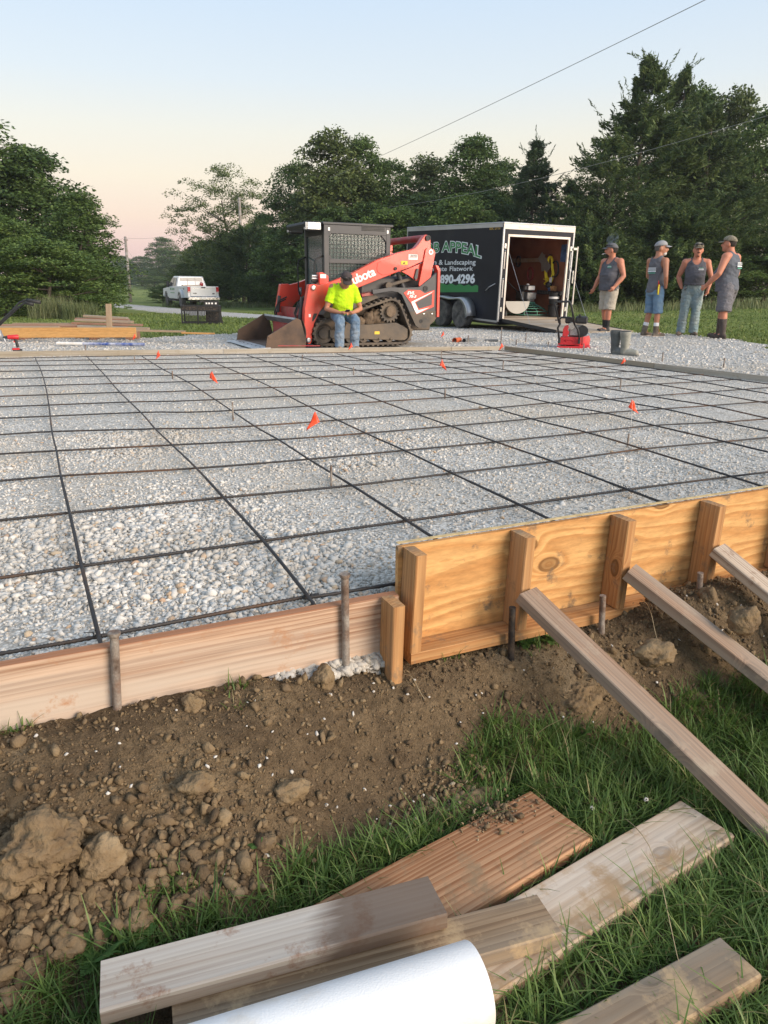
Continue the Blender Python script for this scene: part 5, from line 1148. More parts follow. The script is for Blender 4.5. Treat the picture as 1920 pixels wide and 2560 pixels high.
bump_ = [c8(*p) for p in ((1508, 682), (1562, 690), (1596, 762), (1576, 1540), (1536, 1545), (1552, 785))]
pair('rear_bumper', [xz(p, Y0 + .03) for p in bump_], .02, .14, RED, bevel=.006)
for (x_, y_) in ((1325, 1495), (1460, 1493)): q = xz(c8(x_, y_), Y0 + .04); MB().lathe([(.004, -.012), (.013, -.01), (.013, .01)], (q[0], n0 + .044, q[1]), 'y', 12).build('bolt', MATS['bright_steel'], ld)
for (x_, y_, r) in ((1280, 1612, .032), (1355, 1072, .045)): q = xz(c8(x_, y_), Y0 + .04); MB().lathe([(r * .4, -.002), (r * .45, -.006), (r, -.006), (r, .01)], (q[0], n0 + .044, q[1]), 'y', 20).build('access_hole', MATS['black_rubber'], ld)
# lift arms
arm = [c7(1140, 955), c7(1250, 950), c7(1290, 965), c7(1430, 930)] + [c8(*p) for p in ((100, 835), (560, 590), (800, 512), (870, 482), (1000, 448), (1120, 425), (1180, 398), (1240, 330), (1330, 200), (1360, 186), (1390, 183), (1425, 200), (1437, 225), (1442, 400), (1370, 420), (1310, 620), (1100, 720), (900, 790), (740, 855), (230, 1060))] + [(850, 739), (828, 750), (813, 762)] + [c7(*p) for p in ((1300, 1360), (1220, 1530), (1190, 1660), (1180, 1800), (1165, 1835), (1140, 1842), (1105, 1805), (1070, 1560), (1080, 1310))]
YA = Y0 + .05
armp = [xz(p, YA) for p in arm]
arms = pair('lift_arm', armp, .05, .17, RED, bevel=.008)
gus = [c8(*p) for p in ((560, 650), (620, 610), (800, 560), (880, 690), (1080, 690), (800, 820), (640, 850), (560, 800), (545, 740))]
MB().prism([xz(p, YA - .01) for p in gus], n0 + .043, n0 + .052).build('arm_plate', RED, arms[0], bevel=.004)
lk = [c8(*p) for p in ((1380, 402), (1432, 395), (1500, 432), (1516, 480), (1440, 882), (1247, 1040), (1240, 1000), (1312, 640), (1352, 430))]
pair('rear_link', [xz(p, YA - .02) for p in lk], .025, .06, RED, bevel=.005)
for (x_, y_, r, mt) in ((1395, 232, .045, 'black_rubber'), (1440, 465, .042, 'worn_steel'), (856, 740, .026, 'black_rubber')):
    q = xz(c8(x_, y_), YA - .02); MB().lathe([(r * .45, -.014), (r * .55, -.02), (r, -.02), (r, .02)], (q[0], n0 + .04, q[1]), 'y', 20).build('pivot_pin', MATS[mt], arms[0], smooth=40)
for (x_, y_, r, mt) in ((1208, 1008, .034, 'bright_steel'), (1135, 1780, .034, 'worn_steel')):
    q = xz(c7(x_, y_), YA - .02); MB().lathe([(r * .5, -.03), (r * .6, -.034), (r, -.03), (r * 1.25, -.01), (r * 1.25, .02)], (q[0], n0 + .05, q[1]), 'y', 20).build('pivot_pin', MATS[mt], arms[0], smooth=40)
win = [c7(*p) for p in ((1215, 1385), (1268, 1385), (1245, 1440), (1205, 1500), (1190, 1500), (1195, 1440))]
MB().prism([xz(p, YA - .01) for p in win], n0 + .046, n0 + .05).build('arm_opening', MATS['black_rubber'], arms[0])
q = xz(c7(1152, 1416), YA); MB().bb(q[0] - .018, q[0] + .018, n0 + .046, n0 + .05, q[1] - .024, q[1] + .024).build('label_plate', MATS['white_print'], arms[0])
q = xz(c8(1145, 550), YA); MB().bb(q[0] - .085, q[0] + .085, n0 + .045, n0 + .0495, q[1] - .04, q[1] + .042).build('label_plate', MATS['white_print'], arms[0])
MB().bb(q[0] - .07, q[0] + .07, n0 + .0435, n0 + .045, q[1] - .008, q[1] + .002).build('red_line', RED, arms[0]); o = link('lettering', text_mesh('CROWN', .034, .001, .2, .001), MATS['black_rubber'], arms[0]); place(o, (q[0] - .06, n0 + .0435, q[1] + .008), (1, 0, 0), (0, 0, 1))
q = xz(c8(1000, 645), YA); MB().bb(q[0] - .06, q[0] + .06, n0 + .045, n0 + .0495, q[1] - .028, q[1] + .03).build('warning_label', MATS['yellow_print'], arms[0]); MB().prism([(q[0] - .03, q[1] - .015), (q[0] + .01, q[1] - .015), (q[0] + .01, q[1] + .012), (q[0] - .02, q[1] + .004)], n0 + .0435, n0 + .045).build('label_symbol', MATS['black_rubber'], arms[0])
qa, qb = xz(c8(190, 990), YA), xz(c8(530, 842), YA); an = Vector((qb[0] - qa[0], 0, qb[1] - qa[1])).normalized()
kub = text_mesh('Kubota', .195, .006, .0, .002, .95, 'RIGHT', 1.0); o = link('lettering', kub, MATS['white_print'], arms[0]); place(o, (qb[0], n0 + .046, qb[1]), an, Vector((-an.z, 0, an.x)))
# cross tube between the arm lugs, dull red boxes, lift cylinders, lower links
qt = xz(c8(1390, 235), YA); MB().cyl((qt[0] - .01, n0 + .1, qt[1]), (qt[0] - .01, n1 - .1, qt[1]), .058, 20).build('cross_tube', MATS['loader_dull_red'], ld, smooth=40)
q2 = xz(c8(1000, 560), YA); 
ca, cb = xz(c8(880, 800), Y0 + .25), xz(c8(1020, 1075), Y0 + .25)
for yy in (n0 + .22, n1 - .22):
    MB().cyl((ca[0], yy, ca[1]), (cb[0], yy, cb[1] - .12), .038, 14).build('lift_cylinder', GREY, ld, smooth=40); u0, u1 = xz(c8(720, 1020), Y0 + .2), xz(c8(1130, 900), Y0 + .2)
    MB().bar((u0[0], yy - .03, u0[1]), (u1[0], yy - .03, u1[1]), .05, .075, (0, 1, 0), .008).build('control_link', MUDF, ld); MB().lathe([(.02, -.05), (.055, -.05), (.055, .05), (.02, .05)], (u0[0], yy - .03, u0[1]), 'y', 18).build('link_pivot', MUDF, ld, smooth=40)
tri = [c8(*p) for p in ((935, 790), (1290, 640), (1255, 900), (1190, 945), (1165, 935), (1050, 850))]
pair('arm_gusset', [xz(p, YA + .08) for p in tri], .09, .11, RED, bevel=.004)
ln = [c8(*p) for p in ((1215, 740), (1245, 745), (1225, 900), (1195, 930), (1175, 890))]
MB().prism([xz(p, YA) for p in ln], n0 + .06, n0 + .088).build('link_bar', GREY, ld)
redstep = [c8(*p) for p in ((285, 1165), (470, 1125), (475, 1180), (290, 1205))]
MB().prism([xz(p, Y0 + .12) for p in redstep], n0 + .1, n0 + .3).build('step_pad', MATS['loader_dull_red'], ld)
# cab
YC = Y0 + .36; cw = WL - .72; yc0 = n0 + .36; yc1 = yc0 + cw
cx = lambda x, y: xz(c1(x, y), YC)
xf = cx(742, 300)[0]; xr = cx(1232, 300)[0]; zt = cx(800, 118)[1]; zb_ = cx(800, 500)[1]; zm1, zm0 = cx(800, 375)[1], cx(800, 408)[1]; zw = cx(800, 188)[1]
cab = MB(); cab.bb(xf - .02, xr + .05, yc0 - .01, yc1 + .01, zt - .01, zt + .03, .012); cabroof = cab.build('cab_roof', GREY, ld)
for (yy, s_) in ((yc0, 1), (yc1 - .05, 1)):
    mb = MB(); mb.bb(xf, xf + .085, yy, yy + .05, .62, zt - .012); mb.bb(xr - .075, xr, yy + .001, yy + .049, .8, zt - .012); mb.bb(xf + .085, xr - .075, yy + .001, yy + .049, zw, zt - .012); mb.bb(xf + .085, xr - .075, yy + .001, yy + .049, zm0, zm1); mb.bb(xf + .085, xr - .075, yy + .001, yy + .049, .66, zb_ - .10)
    for (xa, za, sx_, sz_) in ((xf + .085, zw, 1, -1), (xf + .085, zm1, 1, 1), (xr - .075, zw, -1, -1), (xr - .075, zm1, -1, 1)):   # clipped window corners
        k_ = .05 if sx_ > 0 else .10; mb.prism([(xa, za), (xa + sx_ * k_, za), (xa, za + sz_ * k_)], yy + .002, yy + .048)
    fr_ = mb.build('cab_frame', GREY, ld, bevel=.004)
    g = MB(); 
    for k in range(int((xr - xf - .16) / .062)): x = xf + .11 + .062 * k; g.bb(x - .003, x + .003, yy + .012, yy + .018, zm1, zw); g.bb(x - .003, x + .003, yy + .012, yy + .018, zb_ - .1, zm0)
    for k in range(int((zw - zm1) / .062)): z = zm1 + .04 + .062 * k; g.bb(xf + .085, xr - .075, yy + .0125, yy + .0175, z - .003, z + .003)
    for k in range(4): z = zm0 - .04 - .062 * k; g.bb(xf + .085, xr - .075, yy + .0125, yy + .0175, z - .003, z + .003)
    g.build('window_grille', GREY, fr_)
    MB().bb(xf + .08, xr - .07, yy + .03, yy + .036, zb_ - .1, zw + .005).build('window_pane', MATS['cab_glass'], fr_)
mb = MB(); mb.bb(xf + .001, xf + .06, yc0 + .05, yc1 - .05, zt - .16, zt - .012); mb.bb(xf + .002, xf + .05, yc0 + .05, yc0 + .11, .62, zt - .16); mb.bb(xf + .002, xf + .05, yc1 - .11, yc1 - .05, .62, zt - .16); mb.bb(xf + .001, xf + .05, yc0 + .11, yc1 - .11, .92, .98); mb.build('door_frame', MATS['black_rubber'], ld)
MB().bb(xf + .02, xf + .026, yc0 + .11, yc1 - .11, .62, zt - .16).build('front_pane', MATS['cab_glass'], ld)
mb = MB(); mb.bb(xr - .05, xr - .001, yc0 + .05, yc1 - .05, zm0, zm1); mb.bb(xr - .05, xr - .001, yc0 + .05, yc1 - .05, zw, zt - .012); mb.build('rear_frame', GREY, ld); MB().bb(xr - .03, xr - .024, yc0 + .05, yc1 - .05, zm1, zw).build('rear_pane', MATS['cab_glass'], ld)
mb = MB(); mb.bb(xf + .38, xf + .85, yc0 + .22, yc1 - .22, .72, .86, .04); mb.box((xf + .86, (yc0 + yc1) / 2, 1.12), (.12, cw - .46, .62), Matrix.Rotation(.15, 3, 'Y'), .05); mb.build('seat', MATS['black_rubber'], ld)
mb = MB(); mb.bb(xf + .1, xr - .1, yc0 + .06, yc1 - .06, .62, .70); mb.build('cab_floor', MATS['black_rubber'], ld)
for yy in (yc0 + .2, yc1 - .2): MB().tube([(xf + .3, yy, .8), (xf + .27, yy, 1.0), (xf + .24, yy, 1.08)], [.012, .012, .024], 8).build('joystick', MATS['black_rubber'], ld)
mb = MB(); mb.prism([(xf - .03, zt - .06), (xf - .30, zt - .075), (xf - .33, zt - .02), (xf - .31, zt + .022), (xf - .03, zt + .028)], yc0 + .02, yc1 - .02); mb.build('light_housing', MATS['black_rubber'], ld, bevel=.01)
for yy in (yc0 - .012, yc1 - .11):
    lm = MB(); lm.bb(xf - .30, xf - .035, yy, yy + .12, zt - .115, zt + .03, .03); lo = lm.build('headlamp', MATS['black_rubber'], ld); MB().bb(xf - .285, xf - .06, yy - .006, yy + .01, zt - .095, zt + .012, .02).build('lamp_lens', MATS['lamp_glass'], lo); MB().bb(xf - .308, xf - .29, yy + .012, yy + .11, zt - .095, zt + .012, .006).build('lamp_lens', MATS['lamp_glass'], lo)
vx0, vx1 = cx(1020, 150)[0], cx(1190, 150)[0]; mb = MB()
zv = cx(1100, 152)[1]
for k in range(4): mb.bb(vx0, vx1, yc0 - .008, yc0 + .002, zv - .035 + .022 * k, zv - .024 + .022 * k)
mb.build('roof_vent', MATS['black_rubber'], ld)
for (x_, y_) in ((777, 155), (1212, 178)): q = cx(x_, y_); MB().bb(q[0] - .016, q[0] + .016, yc0 - .006, yc0 - .001, q[1] - .026, q[1] + .026).build('label_plate', MATS['white_print'], ld)
for (x_, yy) in ((xf - .03, yc0 + .06), (xf - .03, yc1 - .06)): MB().tube([(x_ + .03, yy, 1.42), (x_ - .10, yy, 1.36), (x_ - .12, yy, 1.25), (x_ - .11, yy, .86), (x_ - .06, yy, .72)], .013, 8).build('grab_handle', MATS['black_rubber'], ld, smooth=True)
# front: control box, cross plate, hoses, far work lamp
rb0 = [c7(*p) for p in ((1282, 775), (1330, 775), (1415, 830), (1420, 940), (1355, 968), (1285, 960))]
rbx = MB().prism([xz(p, Y0 + .2) for p in rb0], n0 + .16, n0 + .30).build('coupler_guard', RED, ld, bevel=.005); q = xz(c7(1335, 833), Y0 + .2); MB().bb(q[0] - .05, q[0] + .05, n0 + .153, n0 + .158, q[1] - .03, q[1] + .03).build('label_plate', MATS['white_print'], rbx)
for k in range(3): q = xz(c7(1225, 830 + 38 * k), Y0 + .25); MB().cyl((q[0] - .05, n0 + .25, q[1]), (q[0] + .1, n0 + .25, q[1]), .022, 12).build('hydraulic_coupler', MATS['worn_steel' if k < 2 else 'black_rubber'], ld, smooth=40)
xfr = armp[-1][0]
mb = MB(); mb.bb(xfr + .06, xfr + .12, n0 + .17, n1 - .17, .10, .60); mb.build('cross_plate', MATS['loader_dull_red'], ld, bevel=.005)
mb = MB(); mb.bb(xfr - .10, xfr - .02, n0 + .20, n1 - .20, .08, .36, .01); mb.bb(xfr - .06, xfr + .07, n0 + .3, n0 + .36, .1, .5); mb.bb(xfr - .06, xfr + .07, n1 - .36, n1 - .3, .1, .5); mb.build('quick_attach', MATS['loader_dull_red'], ld, bevel=.004)
for i, (y_, dz) in enumerate(((n0 + .26, 0), (n0 + .30, .03), (n1 - .28, 0), (n1 - .34, .04))): MB().tube([(xfr + .12, y_, .72 + dz), (xfr - .03, y_ - .02, .66 + dz), (xfr - .09, y_, .50 + dz), (xfr - .02, y_ + .03, .30 + dz)], .013, 7).build('hose', MATS['black_rubber'], ld, smooth=True)
for yy in (n0 + .24, n1 - .24): MB().cyl((xfr + .02, yy, .78), (xfr - .05, yy, .25), .03, 12).build('tilt_cylinder', GREY, ld, smooth=40)
for (i_, o_) in ((n1 - .10, 0),): q = armp[0]; 
MB().tube([(xf - .10, yc1 - .02, .92), (xf - .10, yc1 - .02, .80)], .03, 10).build('work_lamp', MATS['lamp_glass'], ld, smooth=True)
# bucket
bp = [c7(*p) for p in ((495, 1882), (527, 1722), (960, 1452), (1022, 1485), (1100, 1800), (1105, 1885))]
YB = Y0 - .06; bl = [xz(p, YB) for p in bp]; bl[0] = (bl[0][0], .0); bl[-1] = (bl[-1][0] - .02, .0)
bk = []
for (ya, yb) in ((n0 - .06, n0 - .035), (n1 + .035, n1 + .06)): bk.append(MB().prism(bl, ya, yb).build('bucket_side', MATS['bucket_steel'], ld, bevel=.003))
rim = [bl[1], bl[2], (bl[2][0] + .015, bl[2][1] - .055), (bl[1][0] + .03, bl[1][1] - .045)]; MB().prism(rim, n0 - .068, n0 - .0605).build('side_cutter', MATS['bucket_steel'], bk[0])
x0b = bl[0][0]; x1b = bl[-1][0]; tb = bl[3]; back = [(x1b - .03, .02)]
for k in range(7): a = k / 6; back.append((x1b - .02 + .05 * math.sin(math.pi * a), .02 + (tb[1] - .03) * a))
back = [(x0b + .02, .005)] + back; bot = [(p[0] - .012 if i else p[0], p[1] + .014) for i, p in enumerate(back)]
MB().prism(back + bot[::-1], n0 - .036, n1 + .036).build('bucket_shell', MATS['bucket_steel'], ld)
mb = MB(); mb.prism([(bl[2][0] + .0, bl[2][1] - .0), (bl[3][0] - .01, bl[3][1] - .01), (bl[3][0] - .02, bl[3][1] - .075), (bl[2][0] - .012, bl[2][1] - .03)], n0 - .034, n1 + .034); mb.build('bucket_top_edge', MATS['worn_steel'], ld)
mb = MB(); mb.prism([(x0b - .17, .002), (x0b + .08, .006), (x0b + .08, .024), (x0b - .15, .018)], n0 - .075, n1 + .075); ce = mb.build('cutting_edge', MATS['worn_steel'], ld)
for k in range(7): MB().lathe([(.003, .006), (.014, .004), (.016, 0)], (x0b - .04, n0 + .1 + k * (WL - .2) / 6, .0205), 'z', 10).build('bolt', MATS['black_rubber'], ce)
# red edge board lying on the form in front of the bucket
q = Vector(gz(695, 864, .1)); q2 = Vector(gz(800, 864, .1)); tag(MB().bar((q.x, q.y, .098), (q2.x, q2.y, .098), .05, .012, ch=.002).build('edging_strip', MATS['loader_dull_red']), 'dull red strip lying on the far form board under the bucket', 'strip')
# ------------------------------------------------------------------ enclosed trailer
plain('trailer_navy', (.0085, .0105, .0180), .42, var=.15, scale=1.2, dirt=(.022, .024, .030), dirt_amt=.12, spec=.22)
plain('trailer_trim', (.42, .43, .45), .38, .7, var=.1, scale=2)
plain('trailer_cream', (.78, .70, .62), .5, var=.06, scale=3, dirt=(.50, .42, .34), dirt_amt=.12)
plain('trailer_ply', (.27, .105, .055), .7, var=.25, scale=3.0, bmp=.1)
wood('ramp_ply', (.50, .41, .31), (.36, .27, .18), grey=(.46, .41, .35), grey_amt=.4, ring=9, stretch=.3)
plain('tyre', (.045, .043, .042), .85, var=.2, scale=10, dirt=(.14, .13, .115), dirt_amt=.45, bmp=.2)
plain('rim_grey', (.22, .22, .23), .45, .6, var=.2, scale=10, dirt=(.10, .09, .08), dirt_amt=.4)
plain('black_steel', (.022, .022, .023), .5, .2, var=.2, scale=8)
plain('letter_green', (.020, .21, .055), .45, var=.08)
plain('letter_white', (.72, .76, .80), .5, var=.05)
TH = 1.6352; TP = .028
td = Vector((math.cos(TH) * math.cos(TP), math.sin(TH) * math.cos(TP), math.sin(TP))); tr = Vector((math.sin(TH), -math.cos(TH), 0)); tu = tr.cross(td)
TO = Vector((10.688, 13.412, .134)); TL, TWD, THH = 4.38, 2.143, 2.235
trl = thing('enclosed_trailer', 'black enclosed trailer with green and white lettering and rear ramp down', 'trailer')
trl.matrix_world = Matrix.Translation(TO) @ Matrix((tr, td, tu)).transposed().to_4x4()      # local x right, y forward, z up; origin rear left bottom
bpy.context.view_layer.update(); TINV = trl.matrix_world.inverted()
def tpl(px, py, axis_, val):
    """photograph pixel -> trailer local point on the plane x|y|z = val"""
    n_ = (tr, td, tu)[axis_]; o_ = TO + n_ * val; return TINV @ Vector(gp(px, py, tuple(o_), tuple(n_)))
NV, TRM, CRM, PLY = MATS['trailer_navy'], MATS['trailer_trim'], MATS['trailer_cream'], MATS['trailer_ply']
MB().bb(0, .03, .02, TL, .02, THH - .06).build('side_wall', NV, trl); MB().bb(TWD - .03, TWD, .02, TL, .02, THH - .06).build('side_wall', NV, trl); MB().bb(.031, TWD - .031, TL - .03, TL - .002, .02, THH - .06).build('front_wall', NV, trl)
MB().bb(.031, .040, .06, TL - .035, .10, THH - .09).build('inner_lining', PLY, trl); MB().bb(TWD - .040, TWD - .031, .06, TL - .035, .10, THH - .09).build('inner_lining', PLY, trl); MB().bb(.041, TWD - .041, TL - .045, TL - .032, .10, THH - .09).build('inner_lining', PLY, trl)
MB().bb(-.012, TWD + .012, -.01, TL + .01, THH - .02, THH + .012, .01).build('roof', TRM, trl); MB().bb(.04, TWD - .04, .06, TL - .04, THH - .088, THH - .024).build('ceiling_panel', PLY, trl)
mb = MB(); mb.bb(-.008, .0295, .045, TL + .004, THH - .10, THH - .0205); mb.bb(-.006, .0, .03, TL, .0, .045); mb.bb(-.004, .0, TL - .05, TL, .05, THH - .1); mb.build('side_trim', TRM, trl)
MB().bb(.0305, TWD - .0305, .03, TL - .031, .03, .095).build('floor', MATS['ramp_ply'], trl)
mb = MB()                                                            # side seams and rivets
for k in range(7): y_ = .35 + .6 * k; mb.bb(-.0022, -.0002, y_, y_ + .05, THH - .14, THH - .105)
mb.build('seam_cover', NV, trl)
# rear frame: navy posts, cream door surround, header with marker lamps
mb = MB(); mb.bb(.0, .13, .0, .019, .02, THH - .14); mb.bb(TWD - .13, TWD, .0, .019, .02, THH - .14); mb.bb(.13, TWD - .13, .0, .019, THH - .30, THH - .14); mb.build('rear_frame', NV, trl)
MB().bb(-.006, TWD + .006, -.008, .018, THH - .14, THH - .021).build('rear_header', CRM, trl)
mb = MB(); mb.bb(.13, .175, -.012, .03, .05, THH - .25); mb.bb(TWD - .175, TWD - .13, -.012, .03, .05, THH - .25); mb.bb(.175, TWD - .175, -.012, .03, THH - .30, THH - .25); mb.build('door_surround', CRM, trl)
MB().bb(-.008, .03, -.004, .03, .02, THH - .14).build('corner_trim', TRM, trl); MB().bb(TWD - .03, TWD + .008, -.004, .03, .02, THH - .14).build('corner_trim', TRM, trl)
for k in range(3): x_ = .42 + k * .52; mk = MB().bb(x_, x_ + .30, -.014, -.008, THH - .105, THH - .06, .012).build('marker_lamp', MATS['trailer_cream'], trl); MB().bb(x_ + .02, x_ + .28, -.018, -.013, THH - .095, THH - .07).build('lamp_lens', MATS['worn_steel'], mk)
for (x_) in (.06, TWD - .08):                                        # spring tubes and latch hardware
    for (z0_, z1_) in ((1.22, 1.60), (.58, .98)): MB().cyl((x_, -.02, z0_), (x_, -.02, z1_), .014, 8).build('spring_rod', MATS['trailer_cream'] if x_ < 1 else MATS['worn_steel'], trl); MB().ell((x_, -.02, z1_ + .02), (.02, .02, .02), 8, 6).build('rod_end', MATS['bright_steel'], trl)
    for z_ in (.30, 1.72): MB().bb(x_ - .03, x_ + .03, -.025, -.001, z_ - .05, z_ + .06, .006).build('hinge', MATS['bright_steel'], trl)
mb = MB(); mb.tube([(TWD + .10, -.05, 1.78), (TWD + .10, -.06, .42)], .017, 8); mb.bb(TWD - .02, TWD + .11, -.055, -.03, 1.70, 1.75); mb.build('door_bar', CRM, trl, smooth=40)
MB().bb(TWD + .02, TWD + .06, -.05, -.03, .92, 1.22, .006).build('bar_handle', MATS['bright_steel'], trl)
# ramp
re_l = TINV @ Vector(gH(1392, 834)); rl = 1.95; zr = re_l.z
g0 = TO + tr * .12 - td * rl; zr = Hs(g0.x, g0.y) + .07 - TO.z + td.z * rl
mb = MB(); hz = .085; mb.prism([(.0, 0), (.0, 0)], 0, 0) if False else None
def ramp_pt(x, s, off): return (x, -.015 - s, hz + (zr - hz) * s / rl + off)
def ramp_slab(x0, x1, s0, s1, t0, t1):
    vs = [ramp_pt(x, s, t) for x in (x0, x1) for s in (s0, s1) for t in (t0, t1)]; return vs, [(0, 1, 3, 2), (4, 6, 7, 5), (0, 4, 5, 1), (2, 3, 7, 6), (0, 2, 6, 4), (1, 5, 7, 3)]
rmp = MB().add(*ramp_slab(.12, TWD - .12, 0, rl, -.035, .0)).build('ramp_deck', MATS['ramp_ply'], trl); MB().add(*ramp_slab(.10, .118, 0, rl, -.06, .012)).build('ramp_edge', MATS['black_steel'], rmp); MB().add(*ramp_slab(TWD - .118, TWD - .10, 0, rl, -.06, .012)).build('ramp_edge', MATS['black_steel'], rmp)
MB().add(*ramp_slab(.12, TWD - .12, .02, rl - .01, -.075, -.0355)).build('ramp_skin', NV, rmp)
fl = MB(); g1 = TO + tr * 1.0 - td * (rl + .42); zf2 = Hs(g1.x, g1.y) + .03 - TO.z + td.z * (rl + .42); p0 = ramp_pt(.12, rl, 0)
vs = [(x, y_, z_) for x in (.16, TWD - .16) for (y_, z_) in ((p0[1] - .01, p0[2] + .004), (p0[1] - .42, zf2), (p0[1] - .42, zf2 - .018), (p0[1] - .01, p0[2] - .016))]; fl.add(vs, [(0, 1, 2, 3), (7, 6, 5, 4), (0, 4, 5, 1), (1, 5, 6, 2), (2, 6, 7, 3), (3, 7, 4, 0)]); fl.build('ramp_flap', MATS['ramp_ply'], rmp)
for x_ in (.19, TWD - .19): MB().tube([(x_, .02, 1.62), ramp_pt(x_ - .0, .95, .02)], .004, 6).build('ramp_cable', MATS['worn_steel'], trl)
# wheels and fender
def wheel(parent, c, r, w, side, nm='wheel'):
    e = MB().lathe([(r * .62, 0), (r * .86, -.012), (r * .97, .0), (r, .03), (r, w - .03), (r * .97, w), (r * .86, w + .012), (r * .62, w)], (0, 0, 0), 'x', 36).build(nm, MATS['tyre'], parent, smooth=35); e.location = c
    if side > 0: e.rotation_euler = (0, 0, math.pi)
    rm = MB().lathe([(r * .10, .0), (r * .16, .005), (r * .2, .03), (r * .42, .045), (r * .5, .02), (r * .6, .015), (r * .635, .004), (r * .635, w * .8)], (0, 0, 0), 'x', 32).build('rim', MATS['rim_grey'], e, smooth=35)
    for k in range(8): a = k * math.pi / 4; MB().lathe([(.004, -.004), (.018, 0), (.018, .02)], (.026, r * .33 * math.cos(a), r * .33 * math.sin(a)), 'x', 8).build('wheel_hole', MATS['black_rubber'], e)
    return e
wr = .345
for (px_, py_) in ((1151, 790), (1103, 785)):
    q = tpl(px_, py_, 0, -.16); gw = trl.matrix_world @ Vector((-.1, q.y, 0)); zc = Hs(gw.x, gw.y) + wr - TO.z - td.z * q.y + .01
    wheel(trl, (-.20, q.y, zc), wr, .21, -1); wheel(trl, (TWD + .20, q.y, zc), wr, .21, 1); wy = q.y; wz = zc
qa = tpl(1151, 790, 0, -.16).y; qb = tpl(1103, 785, 0, -.16).y; wz = zc
for xs_ in ((-.24, -.001), (TWD + .001, TWD + .24)):
    arc = []
    for k in range(9): a = math.pi * k / 8 * .52; arc.append((qa - .43 * math.cos(a), wz + .0 + .43 * math.sin(a)))
    arc.append(((qa + qb) / 2 - .06, wz + .40)); arc.append(((qa + qb) / 2 + .06, wz + .40))
    for k in range(9): a = math.pi * (.48 + .52 * k / 8); arc.append((qb - .43 * math.cos(a), wz + .43 * math.sin(a)))
    inn = [(p[0] + (.0), p[1] - .012) for p in arc]; vs = []; fs = []; n = len(arc)
    for (y_, z_) in arc: vs += [(xs_[0], y_, z_), (xs_[1], y_, z_)]
    for k in range(n - 1): fs.append((2 * k, 2 * k + 1, 2 * k + 3, 2 * k + 2))
    lip = xs_[0] if xs_[0] < 0 else xs_[1]; o0 = len(vs)
    for (y_, z_) in arc: vs += [(lip, y_, z_), (lip, y_ * .86 + (qa + qb) / 2 * .14, z_ - .055)]
    for k in range(n - 1): fs.append((o0 + 2 * k, o0 + 2 * k + 1, o0 + 2 * k + 3, o0 + 2 * k + 2))
    fo = MB().add(vs, fs).build('fender', TRM, trl, smooth=30); s_ = fo.modifiers.new('thickness', 'SOLIDIFY'); s_.thickness = .006
mb = MB(); mb.bb(.05, TWD - .05, .04, TL - .05, -.06, .018); mb.build('under_frame', MATS['black_steel'], trl)
mb = MB(); mb.bar((.4, TL, -.03), (TWD / 2, TL + 1.2, -.05), .08, .1); mb.bar((TWD - .4, TL, -.03), (TWD / 2, TL + 1.2, -.05), .08, .1); mb.build('tongue', MATS['black_steel'], trl)
# lettering on the side (reads from the rear forwards = local -y is to the right seen from the left)
def side_text(body, rect, off=.004, mat='letter_white', shear=0.0, depth=.0025, bold=.0, lift=0.0, nm='lettering', arc=0.0):
    """rect: pixel of lower left and lower right ends and the height in pixels at the right end"""
    (xa, ya), (xb, yb), hp_ = rect; A = tpl(xa, ya, 0, 0); B = tpl(xb, yb, 0, 0); Ct = tpl(xb, yb - hp_, 0, 0)
    me = text_mesh(body, 1.0, bold, shear, 0.0); co = np.empty(len(me.vertices) * 3, np.float32); me.vertices.foreach_get('co', co); co = co.reshape(-1, 3)
    x0_, x1_ = co[:, 0].min(), co[:, 0].max(); hgt = .73; V = np.zeros_like(co); u = (co[:, 0] - x0_) / (x1_ - x0_); v = co[:, 1] / hgt
    a_, b2 = np.array(A), np.array(B); base = a_[None] * (1 - u[:, None]) + b2[None] * u[:, None]; base[:, 2] += v * (Ct.z - B.z) + (arc * (1 - (2 * u - 1) ** 2) * 1.0 if arc else 0)
    base[:, 0] = -.0012 - lift; me.vertices.foreach_set('co', base.astype(np.float32).ravel()); me.update(); return link(nm, me, MATS[mat], trl)
qL, qR, qH = (1044, 643), (1196, 637), 28
t1 = side_text('CURB APPEAL', ((1031, 647), (1204, 645.5), 29), mat='letter_white', bold=.055, arc=.165); t2 = side_text('CURB APPEAL', ((1033.5, 646), (1201.5, 644.5), 27), mat='letter_green', bold=.018, lift=.0015, arc=.165)
side_text('Lawn', ((1050, 662), (1091, 661.5), 13), bold=.012); side_text('&', ((1097, 662), (1107, 661.5), 13), bold=.012); side_text('Landscaping', ((1112, 661.5), (1189, 661), 13), bold=.012); side_text('Concrete', ((1059, 678), (1117, 677.3), 12), bold=.012); side_text('Flatwork', ((1124, 677.2), (1182.5, 676.5), 12), bold=.012)
side_text('890-4296', ((1100, 708), (1187, 707), 22.5), bold=.045, mat='letter_white', nm='phone_lettering')
A_ = [tpl(*p, 0, 0) for p in ((1040, 731), (1195, 730), (1196, 715), (1190, 712), (1180, 716), (1172, 711), (1160, 715), (1150, 709), (1140, 714), (1128, 708), (1118, 713), (1105, 707), (1095, 712), (1080, 706), (1060, 711), (1042, 706))]
me = bpy.data.meshes.new('grass_graphic'); me.from_pydata([(-.0015, p.y, p.z) for p in A_], [], [tuple(range(len(A_)))]); fix_normals(me); link('grass_graphic', me, MATS['letter_green'], trl)
plain('letter_gold', (.60, .36, .05), .5, var=.1); side_text('DOO LITTLE', ((1224, 574.5), (1251, 573), 6), mat='letter_gold', bold=.02)
